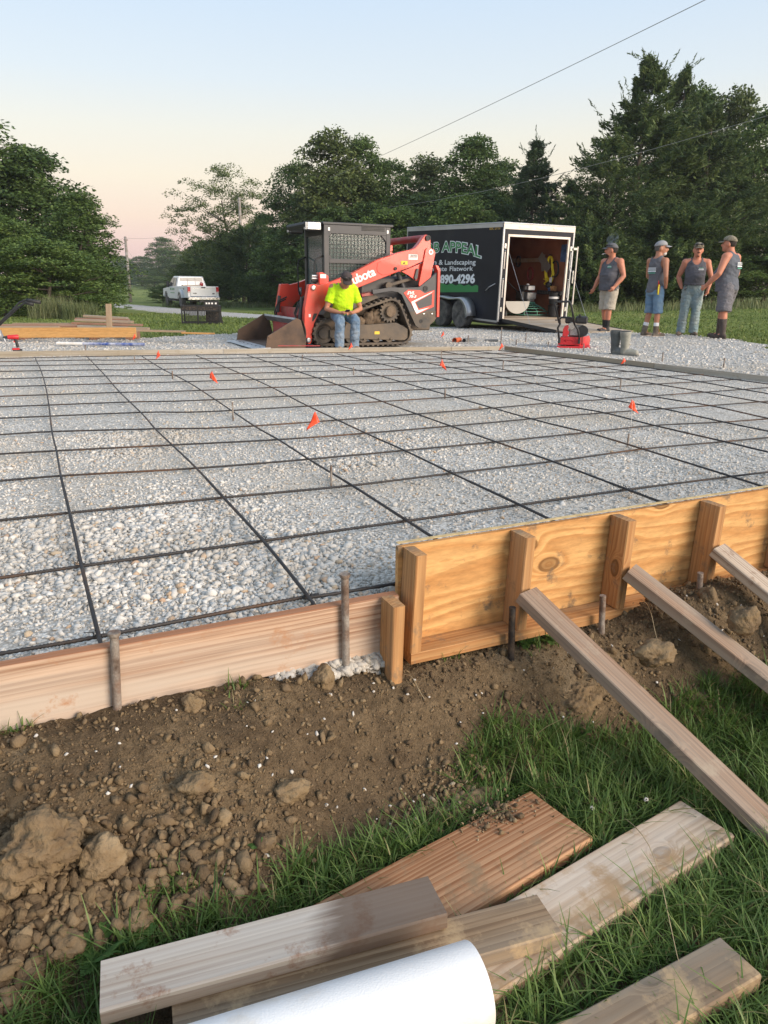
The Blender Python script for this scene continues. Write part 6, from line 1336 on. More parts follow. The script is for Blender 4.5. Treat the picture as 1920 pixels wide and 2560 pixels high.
mb = MB(); pts = [tpl(*p, 0, -.012) for p in ((1214, 727), (1222, 718), (1238, 709))]; mb.tube(pts, .012, 7); mb.build('scratch_guard', MATS['worn_steel'], trl, smooth=True)

# ------------------------------------------------------------------ what the trailer holds
plain('engine_black', (.03, .03, .032), .45, .3, var=.3, scale=20); plain('engine_alloy', (.45, .45, .45), .4, .7, var=.25, scale=25); plain('trowel_green', (.10, .30, .21), .5, var=.15, scale=10)
plain('red_plastic', (.42, .018, .022), .45, var=.12, scale=5); plain('orange_tool', (.85, .13, .03), .5, var=.1); plain('yellow_cord', (.82, .66, .03), .5, var=.08); plain('grey_sheet', (.30, .295, .28), .5, .4, var=.12, scale=3); plain('picture_blue', (.07, .13, .27), .6, var=.55, scale=9)
plain('tan_cover', (.145, .125, .095), .8, var=.3, scale=5, bmp=.3)
def tw(v): return trl.matrix_world @ Vector(v)
RW = TWD - .045                                                       # inner face of the right-hand wall
def rw(px, py, off=.0): return tw(tpl(px, py, 0, RW - off))
def tobj(name, lab, cat, at): return thing(name, lab, cat, tuple(at))
def loc(t, p): return tuple(Vector(p) - t.location)
# power trowel: rings, arms, gearbox, engine, handle
yt = .95; cxl = tpl(1322, 772, 1, yt).x; tw_c = tw((cxl - .02, yt + .05, .10)); pt = tobj('power_trowel', 'green ringed power trowel with black engine inside the trailer', 'power trowel', tw_c)
Rr = .55
for (r, z) in ((Rr, .02), (Rr * .98, .10), (Rr * .8, .17), (Rr * .58, .22), (Rr * .38, .26)):
    MB().tube([(r * math.cos(a), r * math.sin(a), z) for a in np.linspace(0, 2 * math.pi, 40, False)], .009, 6, closed=True).build('guard_ring', MATS['trowel_green'], pt, smooth=True)
for k in range(10): a = k * math.pi / 5 + .2; MB().tube([(Rr * math.cos(a), Rr * math.sin(a), .02), (Rr * .97 * math.cos(a), Rr * .97 * math.sin(a), .11), (.16 * math.cos(a), .16 * math.sin(a), .30)], .010, 6).build('guard_spoke', MATS['trowel_green'], pt, smooth=True)
for k in range(4): a = k * math.pi / 2 + .4; MB().bar((.05 * math.cos(a), .05 * math.sin(a), .03), (.46 * math.cos(a), .46 * math.sin(a), .025), .14, .006).build('blade', MATS['worn_steel'], pt)
mb = MB(); mb.bb(-.16, .16, -.13, .13, .28, .33, .01); mb.build('deck_plate', MATS['trowel_green'], pt)
en = MB(); en.bb(-.17, .10, -.14, .14, .33, .58, .04); en.bb(-.30, -.17, -.12, .12, .36, .60, .03); e_ = en.build('engine_block', MATS['engine_black'], pt); MB().bb(-.12, .16, -.155, -.10, .40, .56, .02).build('muffler', MATS['engine_alloy'], e_); MB().bb(-.22, .14, -.12, .12, .60, .74, .03).build('fuel_tank', MATS['engine_black'], e_); MB().lathe([(.03, 0), (.04, .0), (.04, .03), (.02, .035)], (-.02, 0, .74), 'z', 14).build('fuel_cap', MATS['white_print'], e_)
MB().bb(-.10, .10, -.158, -.12, .62, .72, .01).build('tank_label', MATS['white_print'], e_); MB().lathe([(.10, 0), (.12, 0), (.12, .04), (.05, .05)], (.11, 0, .46), 'x', 20).build('recoil_cover', MATS['red_plastic'], e_)
for k in range(6): MB().bb(-.10 + .035 * k, -.085 + .035 * k, -.165, -.155, .34, .44).build('cooling_fin', MATS['engine_alloy'], e_)
MB().tube([(-.15, .1, .5), (-.35, .4, .8), (-.6, .7, 1.0)], .017, 8).build('handle', MATS['black_steel'], pt, smooth=True)
# big trough with half round end and a tan covered machine behind it
q = tpl(1295, 762, 1, .62); tg = tobj('mixing_trough', 'grey half round trough inside the trailer beside the door', 'trough', tw((q.x - .02, .62, .30))); arc = [(-.36, .16)] + [(.36 * math.cos(math.pi + math.pi * k / 14), .16 + .30 * math.sin(math.pi + math.pi * k / 14)) for k in range(15)] + [(.36, .16)]
MB().prism(arc, -.01, .0).build('end_plate', MATS['grey_sheet'], tg); ins = [(p[0], p[1]) for p in arc[1:-1]]; out = [(p[0] * .97, .16 + (p[1] - .16) * .97) for p in ins]; MB().prism(ins + out[::-1], .0, .55).build('trough_shell', MATS['tan_cover'], tg)
MB().bb(-.3, -.26, .05, .5, -.20, .0).build('leg', MATS['black_steel'], tg); MB().bb(.26, .3, .05, .5, -.20, .0).build('leg', MATS['black_steel'], tg)
q = tpl(1290, 690, 1, 1.9); cv = tobj('covered_drum', 'tan covered drum machine standing deep inside the trailer', 'machine', tw((.55, 1.9, .10))); MB().lathe([(.30, 0), (.36, .1), (.40, .6), (.36, 1.0), (.22, 1.22), (.06, 1.28)], (0, 0, 0), 'z', 24).build('drum', MATS['tan_cover'], cv, smooth=40); MB().tube([(-.25, -.3, .0), (.05, -.42, .5), (.22, -.45, .95)], .035, 8).build('strut', MATS['black_steel'], cv, smooth=True); mb = MB(); mb.bb(-.30, .12, -.62, -.4, .55, .82, .05); mb.bb(-.2, .05, -.66, -.6, .60, .75, .02); mb.build('motor', MATS['engine_black'], cv)
q = tw((.40, .55, 1.05)); jg = tobj('fuel_jug', 'red fuel jug on a ledge just inside the trailer door', 'fuel jug', tw((.36, .85, 1.02))); MB().bb(-.12, .12, -.08, .08, 0, .30, .04).build('jug_body', MATS['red_plastic'], jg); MB().tube([(-.05, 0, .29), (-.05, 0, .36), (.08, 0, .36), (.08, 0, .29)], .016, 8).build('jug_handle', MATS['red_plastic'], jg, smooth=True); MB().tube([(.10, -.02, .05), (.18, -.06, .09), (.22, -.06, .02), (.14, -.08, .0)], .012, 8).build('spout', MATS['white_print'], jg, smooth=True)
MB().bb(-.34, .22, -.16, .4, -.03, -.002).build('ledge', PLY, jg)
# wall shelf, leaning sheets, cord, picture, tools on the right-hand wall
sa, sb = rw(1272, 652), rw(1372, 650); tag(MB().bar(sa + tr * -.05, sb + tr * -.05, .10, .10, tuple(tu), .004).build('wall_rail', MATS['stud_grey']), 'long wooden rail across the trailer wall with hooks', 'rail')
for i, (pa, pb, w_, lab) in enumerate((((1350, 638), (1372, 674), .13, 'pale metal sheet leaning at a slant on the trailer wall'), ((1358, 637), (1358, 678), .09, 'upright pale metal strip behind the slanting sheet'))):
    a_, b2 = rw(*pa, .11 + .03 * (1 - i)), rw(*pb, .11 + .03 * (1 - i)); tag(MB().bar(a_, b2, .012, w_ * 1.6, tuple(td), .002).build('metal_sheet', MATS['grey_sheet']), lab, 'metal sheet')
hk = rw(1380, 641, .05); cd_ = tobj('extension_cord', 'coiled yellow extension cord hanging on the trailer wall', 'cord', hk); pts = []
dn, alng = Vector((0, 0, -1)), td * -1
for k in range(150):
    a = k / 149 * 2 * math.pi * 7; rr_ = .125 + .02 * math.sin(a * .37); hgt = .30 + .035 * math.sin(a * .21 + 1); pts.append(alng * (rr_ * math.sin(a) * (1.1 if math.cos(a) < 0 else .75)) + dn * (hgt - hgt * math.cos(a)) + tr * (-.02 - .06 * (k / 149)))
MB().tube(pts, .0135, 6).build('cord_coil', MATS['yellow_cord'], cd_, smooth=True); lp = [alng * (.0 + .1 * math.sin(k * .5)) + dn * (.55 + .012 * k) + tr * (-.1) + alng * (-.14 + .014 * k) for k in range(16)]; MB().tube(lp, .0135, 6).build('cord_tail', MATS['yellow_cord'], cd_, smooth=True); MB().bar(dn * .50 + alng * .13 + tr * -.1, dn * .62 + alng * .12 + tr * -.1, .045, .05).build('plug', MATS['white_print'], cd_); MB().tube([(0, 0, .03), tuple(tr * -.09 + Vector((0, 0, .05))), tuple(tr * -.10 + Vector((0, 0, .0)))], .007, 6).build('hook', MATS['black_steel'], cd_)
pq = [rw(*p, .008) for p in ((1404, 612), (1422, 610), (1419, 656), (1400, 654))]; pc = MB().add([tuple(p) for p in pq] + [tuple(p + tr * .006) for p in pq], [(0, 1, 2, 3), (7, 6, 5, 4), (0, 4, 5, 1), (1, 5, 6, 2), (2, 6, 7, 3), (3, 7, 4, 0)]).build('wall_poster', MATS['picture_blue']); tag(pc, 'blue mottled poster on the trailer wall', 'poster')
for i, (pa, pb, r, lab) in enumerate((((1317, 654), (1318, 720), .028, 'tall orange tool handle standing in the trailer'), ((1322, 690), (1328, 712), .02, 'short orange tool handle leaning beside the taller one'), ((1330, 665), (1327, 712), .012, 'thin orange rod behind the other orange handles'))):
    a_ = tw(tpl(*pa, 1, 1.75)); b2 = tw(tpl(*pb, 1, 1.6)); b2 = b2 + (b2 - a_) * .3; tag(MB().tube([a_, a_.lerp(b2, .5) + tr * .02, b2], [r * .7, r, r], 8).build('orange_tool', MATS['orange_tool'], smooth=True), lab, 'tool')
q = tw((TWD - .235, .24, .10)); kb = tobj('bucket_stack', 'stack of black buckets with a white band in the trailer corner', 'buckets', q)
for k in range(2): MB().lathe([(.115, 0), (.135, .26), (.143, .26), (.143, .285), (.135, .29), (.12, .285)], (0, 0, k * .30), 'z', 26).build('bucket', MATS['black_steel'], kb, smooth=40)
MB().lathe([(.131, 0), (.1345, .05)], (0, 0, .44), 'z', 26).build('white_band', MATS['white_print'], kb); 
q = rw(1372, 712, .14); gr = tobj('angle_grinder', 'black and blue hand machine hanging low on the trailer wall', 'power tool', q); MB().ell((0, 0, 0), (.09, .09, .09), 14, 10).build('motor_housing', MATS['engine_black'], gr, smooth=True); MB().bar((.0, -.02, -.04), (.02, -.06, -.16), .07, .09, ch=.015).build('handle', MATS['picture_blue'], gr); MB().cyl((.0, -.14, -.09), (.03, -.24, -.09), .07, 14).build('drum_end', MATS['stud_orange'], gr, smooth=40)
sa, sb = rw(1348, 730, .1), rw(1408, 734, .1); rk = MB().bar(sa, sb, .16, .09, tuple(tu)).build('storage_rack', MATS['black_steel']); tag(rk, 'slotted black rack low on the trailer wall', 'rack')
for i in range(14):
    p = sa.lerp(sb, (i + .5) / 14) - tr * .083; s_ = MB().bar(p - tu * .035, p + tu * .035, .012, .006, tuple(tr)).build('slot', MATS['rim_grey']); s_.parent = rk

# long tools, hoses and odds and ends along the trailer walls
plain('hose_red', (.25, .03, .025), .6, var=.2); plain('tool_ash', (.45, .33, .19), .6, var=.2)
TLS = [((.55, 3.9), 1.75, .10, 'tool_ash', 'wooden handled rake leaning in the far left trailer corner'), ((.75, 3.95), 1.6, -.08, 'tool_ash', 'wooden handled shovel leaning at the trailer front wall'), ((.98, 4.0), 1.7, .05, 'trowel_green', 'green handled screed tool at the trailer front wall'), ((1.25, 4.0), 1.5, -.1, 'tool_ash', 'wooden handled broom at the trailer front wall'), ((1.55, 3.9), 1.65, .12, 'orange_tool', 'orange handled float at the trailer front wall'), ((1.82, 3.2), 1.45, .05, 'tool_ash', 'wooden handled tool leaning on the right trailer wall')]
for i, ((x_, y_), h_, ln_, mt, lab) in enumerate(TLS):
    t_ = tobj('long_tool', lab, 'tool', tw((x_, y_, .10))); M_ = trl.matrix_world.to_3x3(); f_ = lambda v: tuple(M_ @ Vector(v)); MB().tube([f_((0, 0, .05)), f_((ln_ * .5, .06, h_ * .5)), f_((ln_, .10, h_))], .016, 7).build('shaft', MATS[mt], t_, smooth=True); MB().bar(f_((-.16, -.02, .06)), f_((.16, -.02, .06)), .10, .04, ch=.005).build('tool_head', MATS['worn_steel' if i % 2 else 'grey_sheet'], t_)
for i, (px_, py_, rr0, mt, lab) in enumerate(((1392, 652, .13, 'black_steel', 'black cable loop hanging behind the yellow cord'), (1330, 668, .11, 'hose_red', 'red hose coil hanging on the trailer wall rail'), (1300, 640, .09, 'black_steel', 'small black cable coil hanging near the trailer rail'))):
    c_ = rw(px_, py_, .05); P_ = []
    for k in range(60): a = k / 59 * 2 * math.pi * 3; P_.append(c_ + td * (rr0 * math.sin(a)) + Vector((0, 0, -1)) * (rr0 * 1.5 * (1 - math.cos(a))) - tr * (.015 + .0008 * k))
    tag(MB().tube(P_, .012, 6).build('hose_coil', MATS[mt], smooth=True), lab, 'hose')
for i, (x_, y_, w_, h_, mt, lab) in enumerate(((1.0, 2.6, .5, .42, 'black_steel', 'black tool chest on the trailer floor behind the power trowel'), (1.65, 2.3, .4, .35, 'red_plastic', 'red tool box on the trailer floor by the right wall'), (1.5, 1.75, .34, .30, 'tan_cover', 'tan carton on the trailer floor behind the black buckets'), (.3, 3.0, .4, .6, 'grey_sheet', 'grey metal cabinet against the left trailer wall'))):
    t_ = tobj('tool_box', lab, 'tool box', tw((x_, y_, .097))); t_.rotation_euler = trl.matrix_world.to_euler(); b_ = MB().bb(-w_ / 2, w_ / 2, -.18, .18, 0, h_ * .7, .012).build('box_body', MATS[mt], t_); MB().bb(-w_ / 2 - .006, w_ / 2 + .006, -.186, .186, h_ * .7 + .002, h_, .015).build('box_lid', MATS[mt], t_); MB().bb(-.07, .07, -.2, -.187, h_ * .72, h_ * .80).build('latch', MATS['bright_steel'], b_)
# ------------------------------------------------------------------ people
plain('skin_tan', (.42, .185, .108), .55, var=.10, scale=7); plain('skin_red', (.50, .200, .122), .55, var=.10, scale=7)
def cloth(name, c, var=.14, scale=7, fold=.5, dirt=None, amt=.2): return plain(name, c, .85, var=var, scale=scale, dirt=dirt, dirt_amt=amt, bmp=fold, bscale=9, spec=.15)
cloth('shirt_grey', (.105, .105, .120)); cloth('shirt_faded', (.135, .135, .15)); cloth('shirt_slate', (.12, .13, .155)); cloth('shirt_hivis', (.50, .78, .02), .06, fold=.7); cloth('shorts_khaki', (.40, .36, .30)); cloth('shorts_denim', (.115, .20, .31), dirt=(.20, .28, .36), amt=.3); cloth('jeans_pale', (.22, .30, .33), .2, 5, 1.0, (.33, .36, .34), .4); cloth('jeans_blue', (.125, .20, .30), .2, 6, .9, (.28, .32, .36), .3); cloth('shorts_grey', (.155, .150, .165), .1, 5, .9)
plain('boot_brown', (.115, .085, .062), .85, var=.3, scale=14, dirt=(.22, .19, .15), dirt_amt=.4); plain('boot_dark', (.055, .040, .034), .8, var=.3, scale=12, dirt=(.12, .10, .085), dirt_amt=.35); plain('boot_tan', (.40, .25, .13), .8, var=.25, scale=12); plain('shoe_black', (.03, .03, .032), .6, var=.3); plain('sock_white', (.75, .75, .76), .9, var=.05); plain('sock_black', (.02, .02, .022), .9, var=.2)
plain('cap_grey', (.11, .112, .12), .85, var=.15); plain('cap_light', (.30, .30, .31), .85, var=.1); plain('cap_camo', (.19, .165, .12), .85, var=.55, scale=22); plain('cap_brown', (.050, .038, .038), .9, var=.15); plain('hair_dark', (.03, .022, .018), .9, var=.3); plain('hair_grey', (.13, .12, .11), .9, var=.3); plain('beard_white', (.55, .53, .50), .9, var=.2); plain('eye_dark', (.02, .016, .014), .3, var=.1); plain('leather', (.20, .095, .05), .6, var=.2); plain('belt_black', (.02, .018, .017), .5, var=.1); plain('lips', (.36, .14, .11), .6, var=.1); plain('print_green', (.10, .42, .30), .7, var=.1); plain('sandal_sole', (.62, .50, .40), .8, var=.1)

from mathutils import noise as mnoise
def grow(name, mb, mat, parent, voxel=.010, it=4, fold=0.0):
    """one continuous surface grown over overlapping shapes"""
    me = mb.mesh('tmp'); o = bpy.data.objects.new('tmp', me); COL.objects.link(o)
    r = o.modifiers.new('r', 'REMESH'); r.mode = 'VOXEL'; r.voxel_size = voxel; r.use_smooth_shade = True
    s = o.modifiers.new('s', 'SMOOTH'); s.factor = .5; s.iterations = it
    dg = bpy.context.evaluated_depsgraph_get(); m2 = bpy.data.meshes.new_from_object(o.evaluated_get(dg)); m2.name = name
    bpy.data.objects.remove(o); bpy.data.meshes.remove(me); m2.materials.clear(); m2.shade_smooth()
    if fold:                                       # creases in the cloth
        off = Vector((len(m2.vertices) % 97, 3.1, 7.7))
        nv_ = len(m2.vertices); co = np.empty(nv_ * 3, np.float32); m2.vertices.foreach_get('co', co); co = co.reshape(-1, 3); no = np.empty(nv_ * 3, np.float32); m2.vertex_normals.foreach_get('vector', no); no = no.reshape(-1, 3); n_ = np.empty(nv_, np.float32)
        for i in range(nv_):
            q = Vector((co[i, 0] * 7 + co[i, 2] * 3, co[i, 1] * 7, co[i, 2] * 13)) + off; n_[i] = .5 - abs(mnoise.noise(q)) * 1.6 + .5 * mnoise.noise(q * 2.3)
        co = co + no * (fold * n_)[:, None]; m2.vertices.foreach_set('co', np.ascontiguousarray(co, np.float32).ravel()); m2.update()
    return link(name, m2, mat, parent)
def limb(mb, pts, rad, n=14):
    """tapered limb with round joints"""
    mb.tube(pts, rad, n)
    for p, r in zip(pts, rad): mb.ell(p, (r, r, r), 12, 8)
def loft(mb, rings, n=24, tilt=0.0):
    """closed body of elliptical rings (z, rx, ry, yoff)"""
    vs = []; fs = []
    for (z, rx, ry, yo) in rings:
        for j in range(n): a = 2 * math.pi * j / n; vs.append((rx * math.cos(a), yo + ry * math.sin(a), z))
    k = len(rings)
    for i in range(k - 1):
        for j in range(n): j2 = (j + 1) % n; fs.append((i * n + j, i * n + j2, (i + 1) * n + j2, (i + 1) * n + j))
    fs.append(tuple(range(n - 1, -1, -1))); fs.append(tuple((k - 1) * n + j for j in range(n))); mb.add(vs, fs)
def xf(mb, M, start=0): mb.v[start:] = [tuple(M @ Vector(v)) for v in mb.v[start:]]
def hand(mb, wrist, dirn, side, curl=.7, palm_n=(0, 0, 0)):
    """palm, four bent fingers of different length and a thumb from the side of the palm"""
    w = Vector(wrist); d = Vector(dirn).normalized(); s = Vector(side); s = (s - d * s.dot(d)).normalized(); nrm = d.cross(s).normalized()
    c = w + d * .05; mb.tube([w, w + d * .03, w + d * .075, w + d * .09], [.024, .034, .036, .028], 10); mb.ell(c, (.036, .036, .036), 10, 8)
    for k, (o_, L) in enumerate(((-.028, .062), (-.010, .075), (.010, .078), (.028, .070))):
        b0 = w + d * .085 + s * o_; d1 = (d * math.cos(curl * .6) + nrm * math.sin(curl * .6)); d2 = (d * math.cos(curl * 1.5) + nrm * math.sin(curl * 1.5)); p1 = b0 + d1 * L * .5; p2 = p1 + d2 * L * .5; limb(mb, [b0 - d * .02, b0, p1, p2], [.010, .0105, .0095, .0085], 8)
    t0 = w + d * .03 + s * .03; t1 = t0 + (s * .8 + d * .7).normalized() * .035; t2 = t1 + (d + nrm * .6).normalized() * .03; limb(mb, [t0, t1, t2], [.0125, .011, .0095], 8)
def head_shapes(mb, M):
    k = len(mb.v)
    mb.ell((0, 0, .0), (.077, .097, .105), 18, 14); mb.ell((0, .045, -.055), (.058, .058, .072), 16, 12); mb.ell((0, .078, -.100), (.030, .026, .024)); mb.ell((0, .105, -.022), (.013, .026, .024)); mb.ell((0, .116, -.036), (.017, .018, .014)); mb.ell((0, .080, .022), (.052, .022, .018)); mb.ell((0, .09, -.072), (.028, .016, .014))
    for s in (-1, 1): mb.ell((s * .080, -.005, -.02), (.010, .024, .036)); mb.ell((s * .035, .072, -.032), (.024, .022, .022))
    xf(mb, M, k)
def person(lab, pos, rotz, scale, P):
    t = thing('person', lab, 'person', pos, rotz, P.get('group')); t.scale = (scale,) * 3
    skin = MATS[P['skin']]; hz = P.get('hip_z', .94); seated = P.get('seated', False); by = P.get('belly', 0.0); lean = P.get('lean', 0.0); gx = P.get('girth', 1.0)
    base = hz - .94
    TM = Matrix.Translation((0, 0, hz)) @ Matrix.Rotation(-lean, 4, 'X') @ Matrix.Translation((0, 0, -.94))
    # ------- body
    mb = MB()
    rings = [(.90, .150 * gx, .115, -.01), (.98, .165 * gx, .125, -.005), (1.06, .158 * gx, .118 + by * .6, .010 + by * .5), (1.16, .160 * gx, .118 + by, .010 + by * .6), (1.26, .172 * gx, .120 + by * .5, .005 + by * .2), (1.36, .182 * gx, .120, .0), (1.43, .165 * gx, .098, -.01), (1.48, .10, .07, -.015), (1.50, .06, .055, -.01)]
    loft(mb, rings); neck0 = Vector((0, -.005, 1.45)); hd = Vector(P.get('head_off', (0, .035, 1.660)))
    xf(mb, TM); nk = TM @ neck0; hc = TM @ hd
    HM = Matrix.Translation(hc) @ Matrix.Rotation(P.get('head_yaw', 0), 4, 'Z') @ Matrix.Rotation(-P.get('head_pitch', 0), 4, 'X') @ Matrix.Scale(1.13, 4)
    limb(mb, [nk, nk.lerp(hc, .35), HM @ Vector((0, -.015, -.06))], [.078, .068, .064])
    head_shapes(mb, HM)
    for s, key in ((1, 'R'), (-1, 'L')):
        sh = TM @ Vector((s * .195 * (.5 + .5 * gx), -.01, 1.415)); el, wr_ = Vector(P['arm' + key][0]), Vector(P['arm' + key][1]); ar = P.get('arm_r', 1.0)
        limb(mb, [TM @ Vector((s * .12, -.01, 1.43)), sh, sh.lerp(el, .35), sh.lerp(el, .75), el, el.lerp(wr_, .3), el.lerp(wr_, .75), wr_], [.066 * ar, .072 * ar, .060 * ar, .051 * ar, .044 * ar, .047 * ar, .036 * ar, .029 * ar])
        if not P.get('pocket' + key): hand(mb, wr_, P['arm' + key][2] if len(P['arm' + key]) > 2 else (wr_ - el), (0, 1, 0) if not seated else (s, .3, 0), .8)
        hp_ = TM @ Vector((s * .092, 0, .92)) if not seated else Vector((s * .105, .03, hz - .02)); kn, an, toe = [Vector(v) for v in P['leg' + key]]
        lr = P.get('leg_r', 1.0)
        limb(mb, [hp_, hp_.lerp(kn, .4), hp_.lerp(kn, .8), kn, kn.lerp(an, .3), kn.lerp(an, .7), an], [.095 * lr, .086 * lr, .064 * lr, .056 * lr, .060 * lr, .045 * lr, .036 * lr])
        limb(mb, [an, an.lerp(toe, .5) - Vector((0, 0, .02)), toe], [.036, .036, .03])
    body = grow('body', mb, skin, t, .0125, 2)
    # ------- face
    for s in (-1, 1): MB().ell(HM @ Vector((s * .030, .090, -.004)), (.011, .007, .006), 8, 6).build('eye', MATS['eye_dark'], body); MB().bar(HM @ Vector((s * .014, .100, .016)), HM @ Vector((s * .048, .088, .017)), .006, .006).build('eyebrow', MATS[P.get('hair', 'hair_dark')], body)
    MB().ell(HM @ Vector((0, .104, -.066)), (.021, .006, .005), 10, 6).build('mouth', MATS['lips'], body)
    if P.get('beard'):
        b_ = MB(); k = 0; b_.ell((0, .060, -.092), (.050, .046, .040)); b_.ell((0, .096, -.056), (.027, .012, .007)) if P.get('moustache', True) else None; xf(b_, HM); grow('beard', b_, MATS[P['beard']], t, .008, 3)
    elif P.get('moustache'):
        b_ = MB(); b_.ell((0, .103, -.056), (.030, .010, .008)); b_.ell((0, .094, -.112), (.016, .010, .012)); xf(b_, HM); grow('moustache', b_, MATS['hair_dark'], t, .006, 1)
    hr = MB(); hr.ell((0, -.018, .0), (.082, .088, .085)); xf(hr, HM); grow('hair', hr, MATS[P.get('hair', 'hair_dark')], t, .010, 2)
    # ------- cap
    cp = MB(); rings2 = []
    vs = []; fs = []; n = 24
    for i in range(7):
        a = math.pi / 2 * i / 6; r = math.cos(a); z = .030 + .088 * math.sin(a)
        for j in range(n): b2 = 2 * math.pi * j / n; vs.append((.089 * r * math.cos(b2), -.004 + .108 * r * math.sin(b2), z + .010 * math.sin(b2) * r))
    for i in range(6):
        for j in range(n): j2 = (j + 1) % n; fs.append((i * n + j, i * n + j2, (i + 1) * n + j2, (i + 1) * n + j))
    cp.add(vs, fs); xf(cp, HM); cap = cp.build('cap', MATS[P['cap']], t, smooth=True); sd = cap.modifiers.new('t', 'SOLIDIFY'); sd.thickness = .005
    br = MB(); vs = []; fs = []; cy_ = -1 if P.get('cap_back') else 1
    for i in range(6):
        for j in range(9):
            a = (j / 8 - .5) * 1.9; u = i / 5; x_ = math.sin(a) * (.086 + .006 * u); y_ = (math.cos(a) * .100 + u * .078 * math.cos(a * .75)) ; z_ = .034 + .006 - .018 * u - .022 * (math.sin(a) ** 2); vs.append((x_, cy_ * y_, z_))
    for i in range(5):
        for j in range(8): fs.append((i * 9 + j, i * 9 + j + 1, (i + 1) * 9 + j + 1, (i + 1) * 9 + j))
    br.add(vs, fs); xf(br, HM); bo = br.build('cap_brim', MATS[P.get('brim', P['cap'])], cap, smooth=True); sd = bo.modifiers.new('t', 'SOLIDIFY'); sd.thickness = .005
    if P.get('shades'):
        g = MB(); 
        for s in (-1, 1): g.ell((s * .036, .085, .078), (.030, .016, .020), 10, 8)
        g.tube([(-.088, -.02, .06), (-.075, .06, .075), (0, .108, .078), (.075, .06, .075), (.088, -.02, .06)], .005, 6); xf(g, HM); g.build('sunglasses', MATS['eye_dark'], cap, smooth=True)
    if P.get('cap_gap'):
        g = MB(); g.ell((0, .082, .052), (.045, .026, .016)); xf(g, HM); g.build('cap_opening', MATS[P['skin']], cap, smooth=True)
    # ------- shirt
    sh_ = MB(); e = .016
    rg = [(P.get('hem', .87), .184 * gx, .146 + by * .55, by * .45)] + [(.98 if P.get('hem', .87) < .95 else 1.02, .182 * gx, .143 + by * .5, by * .4)] + [(z, rx + e, ry + e, yo) for (z, rx, ry, yo) in rings[2:6]]
    if P.get('tee'): rg += [(1.43, .185 * gx, .118, -.01), (1.485, .12, .085, -.012), (1.505, .092, .072, -.01)]
    else: rg += [(1.41, .182 * gx, .118, -.006), (1.455, .150, .096, -.012), (1.49, .125, .078, -.016), (1.515, .105, .062, -.016)]
    loft(sh_, rg); k0 = len(sh_.v)
    if P.get('tee'):
        IM = TM.inverted()
        for s, key in ((1, 'R'), (-1, 'L')):
            sh = Vector((s * .185 * (.5 + .5 * gx), -.01, 1.405)); el = IM @ Vector(P['arm' + key][0]); limb(sh_, [Vector((s * .12, -.01, 1.41)), sh], [.078, .080]); sh_.tube([sh, sh.lerp(el, .4), sh.lerp(el, .68)], [.080, .074, .078], 14)
    shirt = grow('shirt', sh_, MATS[P['shirt']], t, .012, 3, .010)
    bm = bmesh.new(); bm.from_mesh(shirt.data); kill = []
    for v in bm.verts:
        x_, y_, z_ = v.co
        front = (x_ / .082) ** 2 + ((z_ - 1.495) / (.065 if P.get('tee') else .115)) ** 2 < 1 and y_ > -.02
        back = (x_ / .088) ** 2 + ((z_ - 1.53) / .065) ** 2 < 1 and y_ <= -.02
        armh = (not P.get('tee')) and ((abs(x_) - .225 * gx) / .072) ** 2 + ((z_ - 1.40) / .135) ** 2 + ((y_ + .01) / .16) ** 2 < 1
        if front or back or armh: kill.append(v)
    bmesh.ops.delete(bm, geom=kill, context='VERTS')
    rim = [v for v in bm.verts if v.is_boundary]; bmesh.ops.smooth_vert(bm, verts=rim, factor=.5, use_axis_x=True, use_axis_y=True, use_axis_z=True); bmesh.ops.smooth_vert(bm, verts=rim, factor=.5, use_axis_x=True, use_axis_y=True, use_axis_z=True)
    bmesh.ops.transform(bm, matrix=TM, verts=bm.verts); bm.to_mesh(shirt.data); bm.free()
    sd = shirt.modifiers.new('t', 'SOLIDIFY'); sd.thickness = .006; sd.offset = -1
    # ------- trousers
    tr_ = MB(); lr = P.get('leg_r', 1.0) * (.5 + .5 * gx); full = P.get('jeans', False)
    if not seated:
        loft(tr_, [(.80, .145 * gx, .115, -.01), (.88, .172 * gx, .134, -.01), (.95, .168 * gx, .128 + by * .2, .0 + by * .15), (1.0, .158 * gx, .118 + by * .3, .005 + by * .25)]); xf(tr_, TM)
    else:
        tr_.ell((0, .02, hz), (.19, .15, .12), 18, 12)
    for s, key in ((1, 'R'), (-1, 'L')):
        hp_ = TM @ Vector((s * .092, 0, .90)) if not seated else Vector((s * .105, .03, hz - .02)); kn, an, toe = [Vector(v) for v in P['leg' + key]]
        if full:
            pts = [hp_, hp_.lerp(kn, .5), kn, kn.lerp(an, .35), kn.lerp(an, .6), kn.lerp(an, .8), an + Vector((0, -.005, -.02))]; rd = [.112, .104, .086, .082, .084, .080, .086]
            limb(tr_, pts[:3], [r * lr for r in rd[:3]]); tr_.tube(pts[2:], [r * lr for r in rd[2:]], 16)
            for w_ in range(P.get('rumple', 3)): c = kn.lerp(an, .45 + .14 * w_); tr_.tube([c + Vector((0, 0, .014)), c, c - Vector((0, 0, .014))], [.07 * lr, .091 * lr, .07 * lr], 16)
        else:
            end = kn.lerp(an, P.get('short_len', .06)); limb(tr_, [hp_, hp_.lerp(kn, .45)], [.110 * lr, .104 * lr]); tr_.tube([hp_, hp_.lerp(kn, .45), hp_.lerp(kn, .8), end], [.110 * lr, .106 * lr, .102 * lr, .106 * lr], 18)
    grow('jeans' if full else 'shorts', tr_, MATS[P['pants']], t, .012, 2, .011)
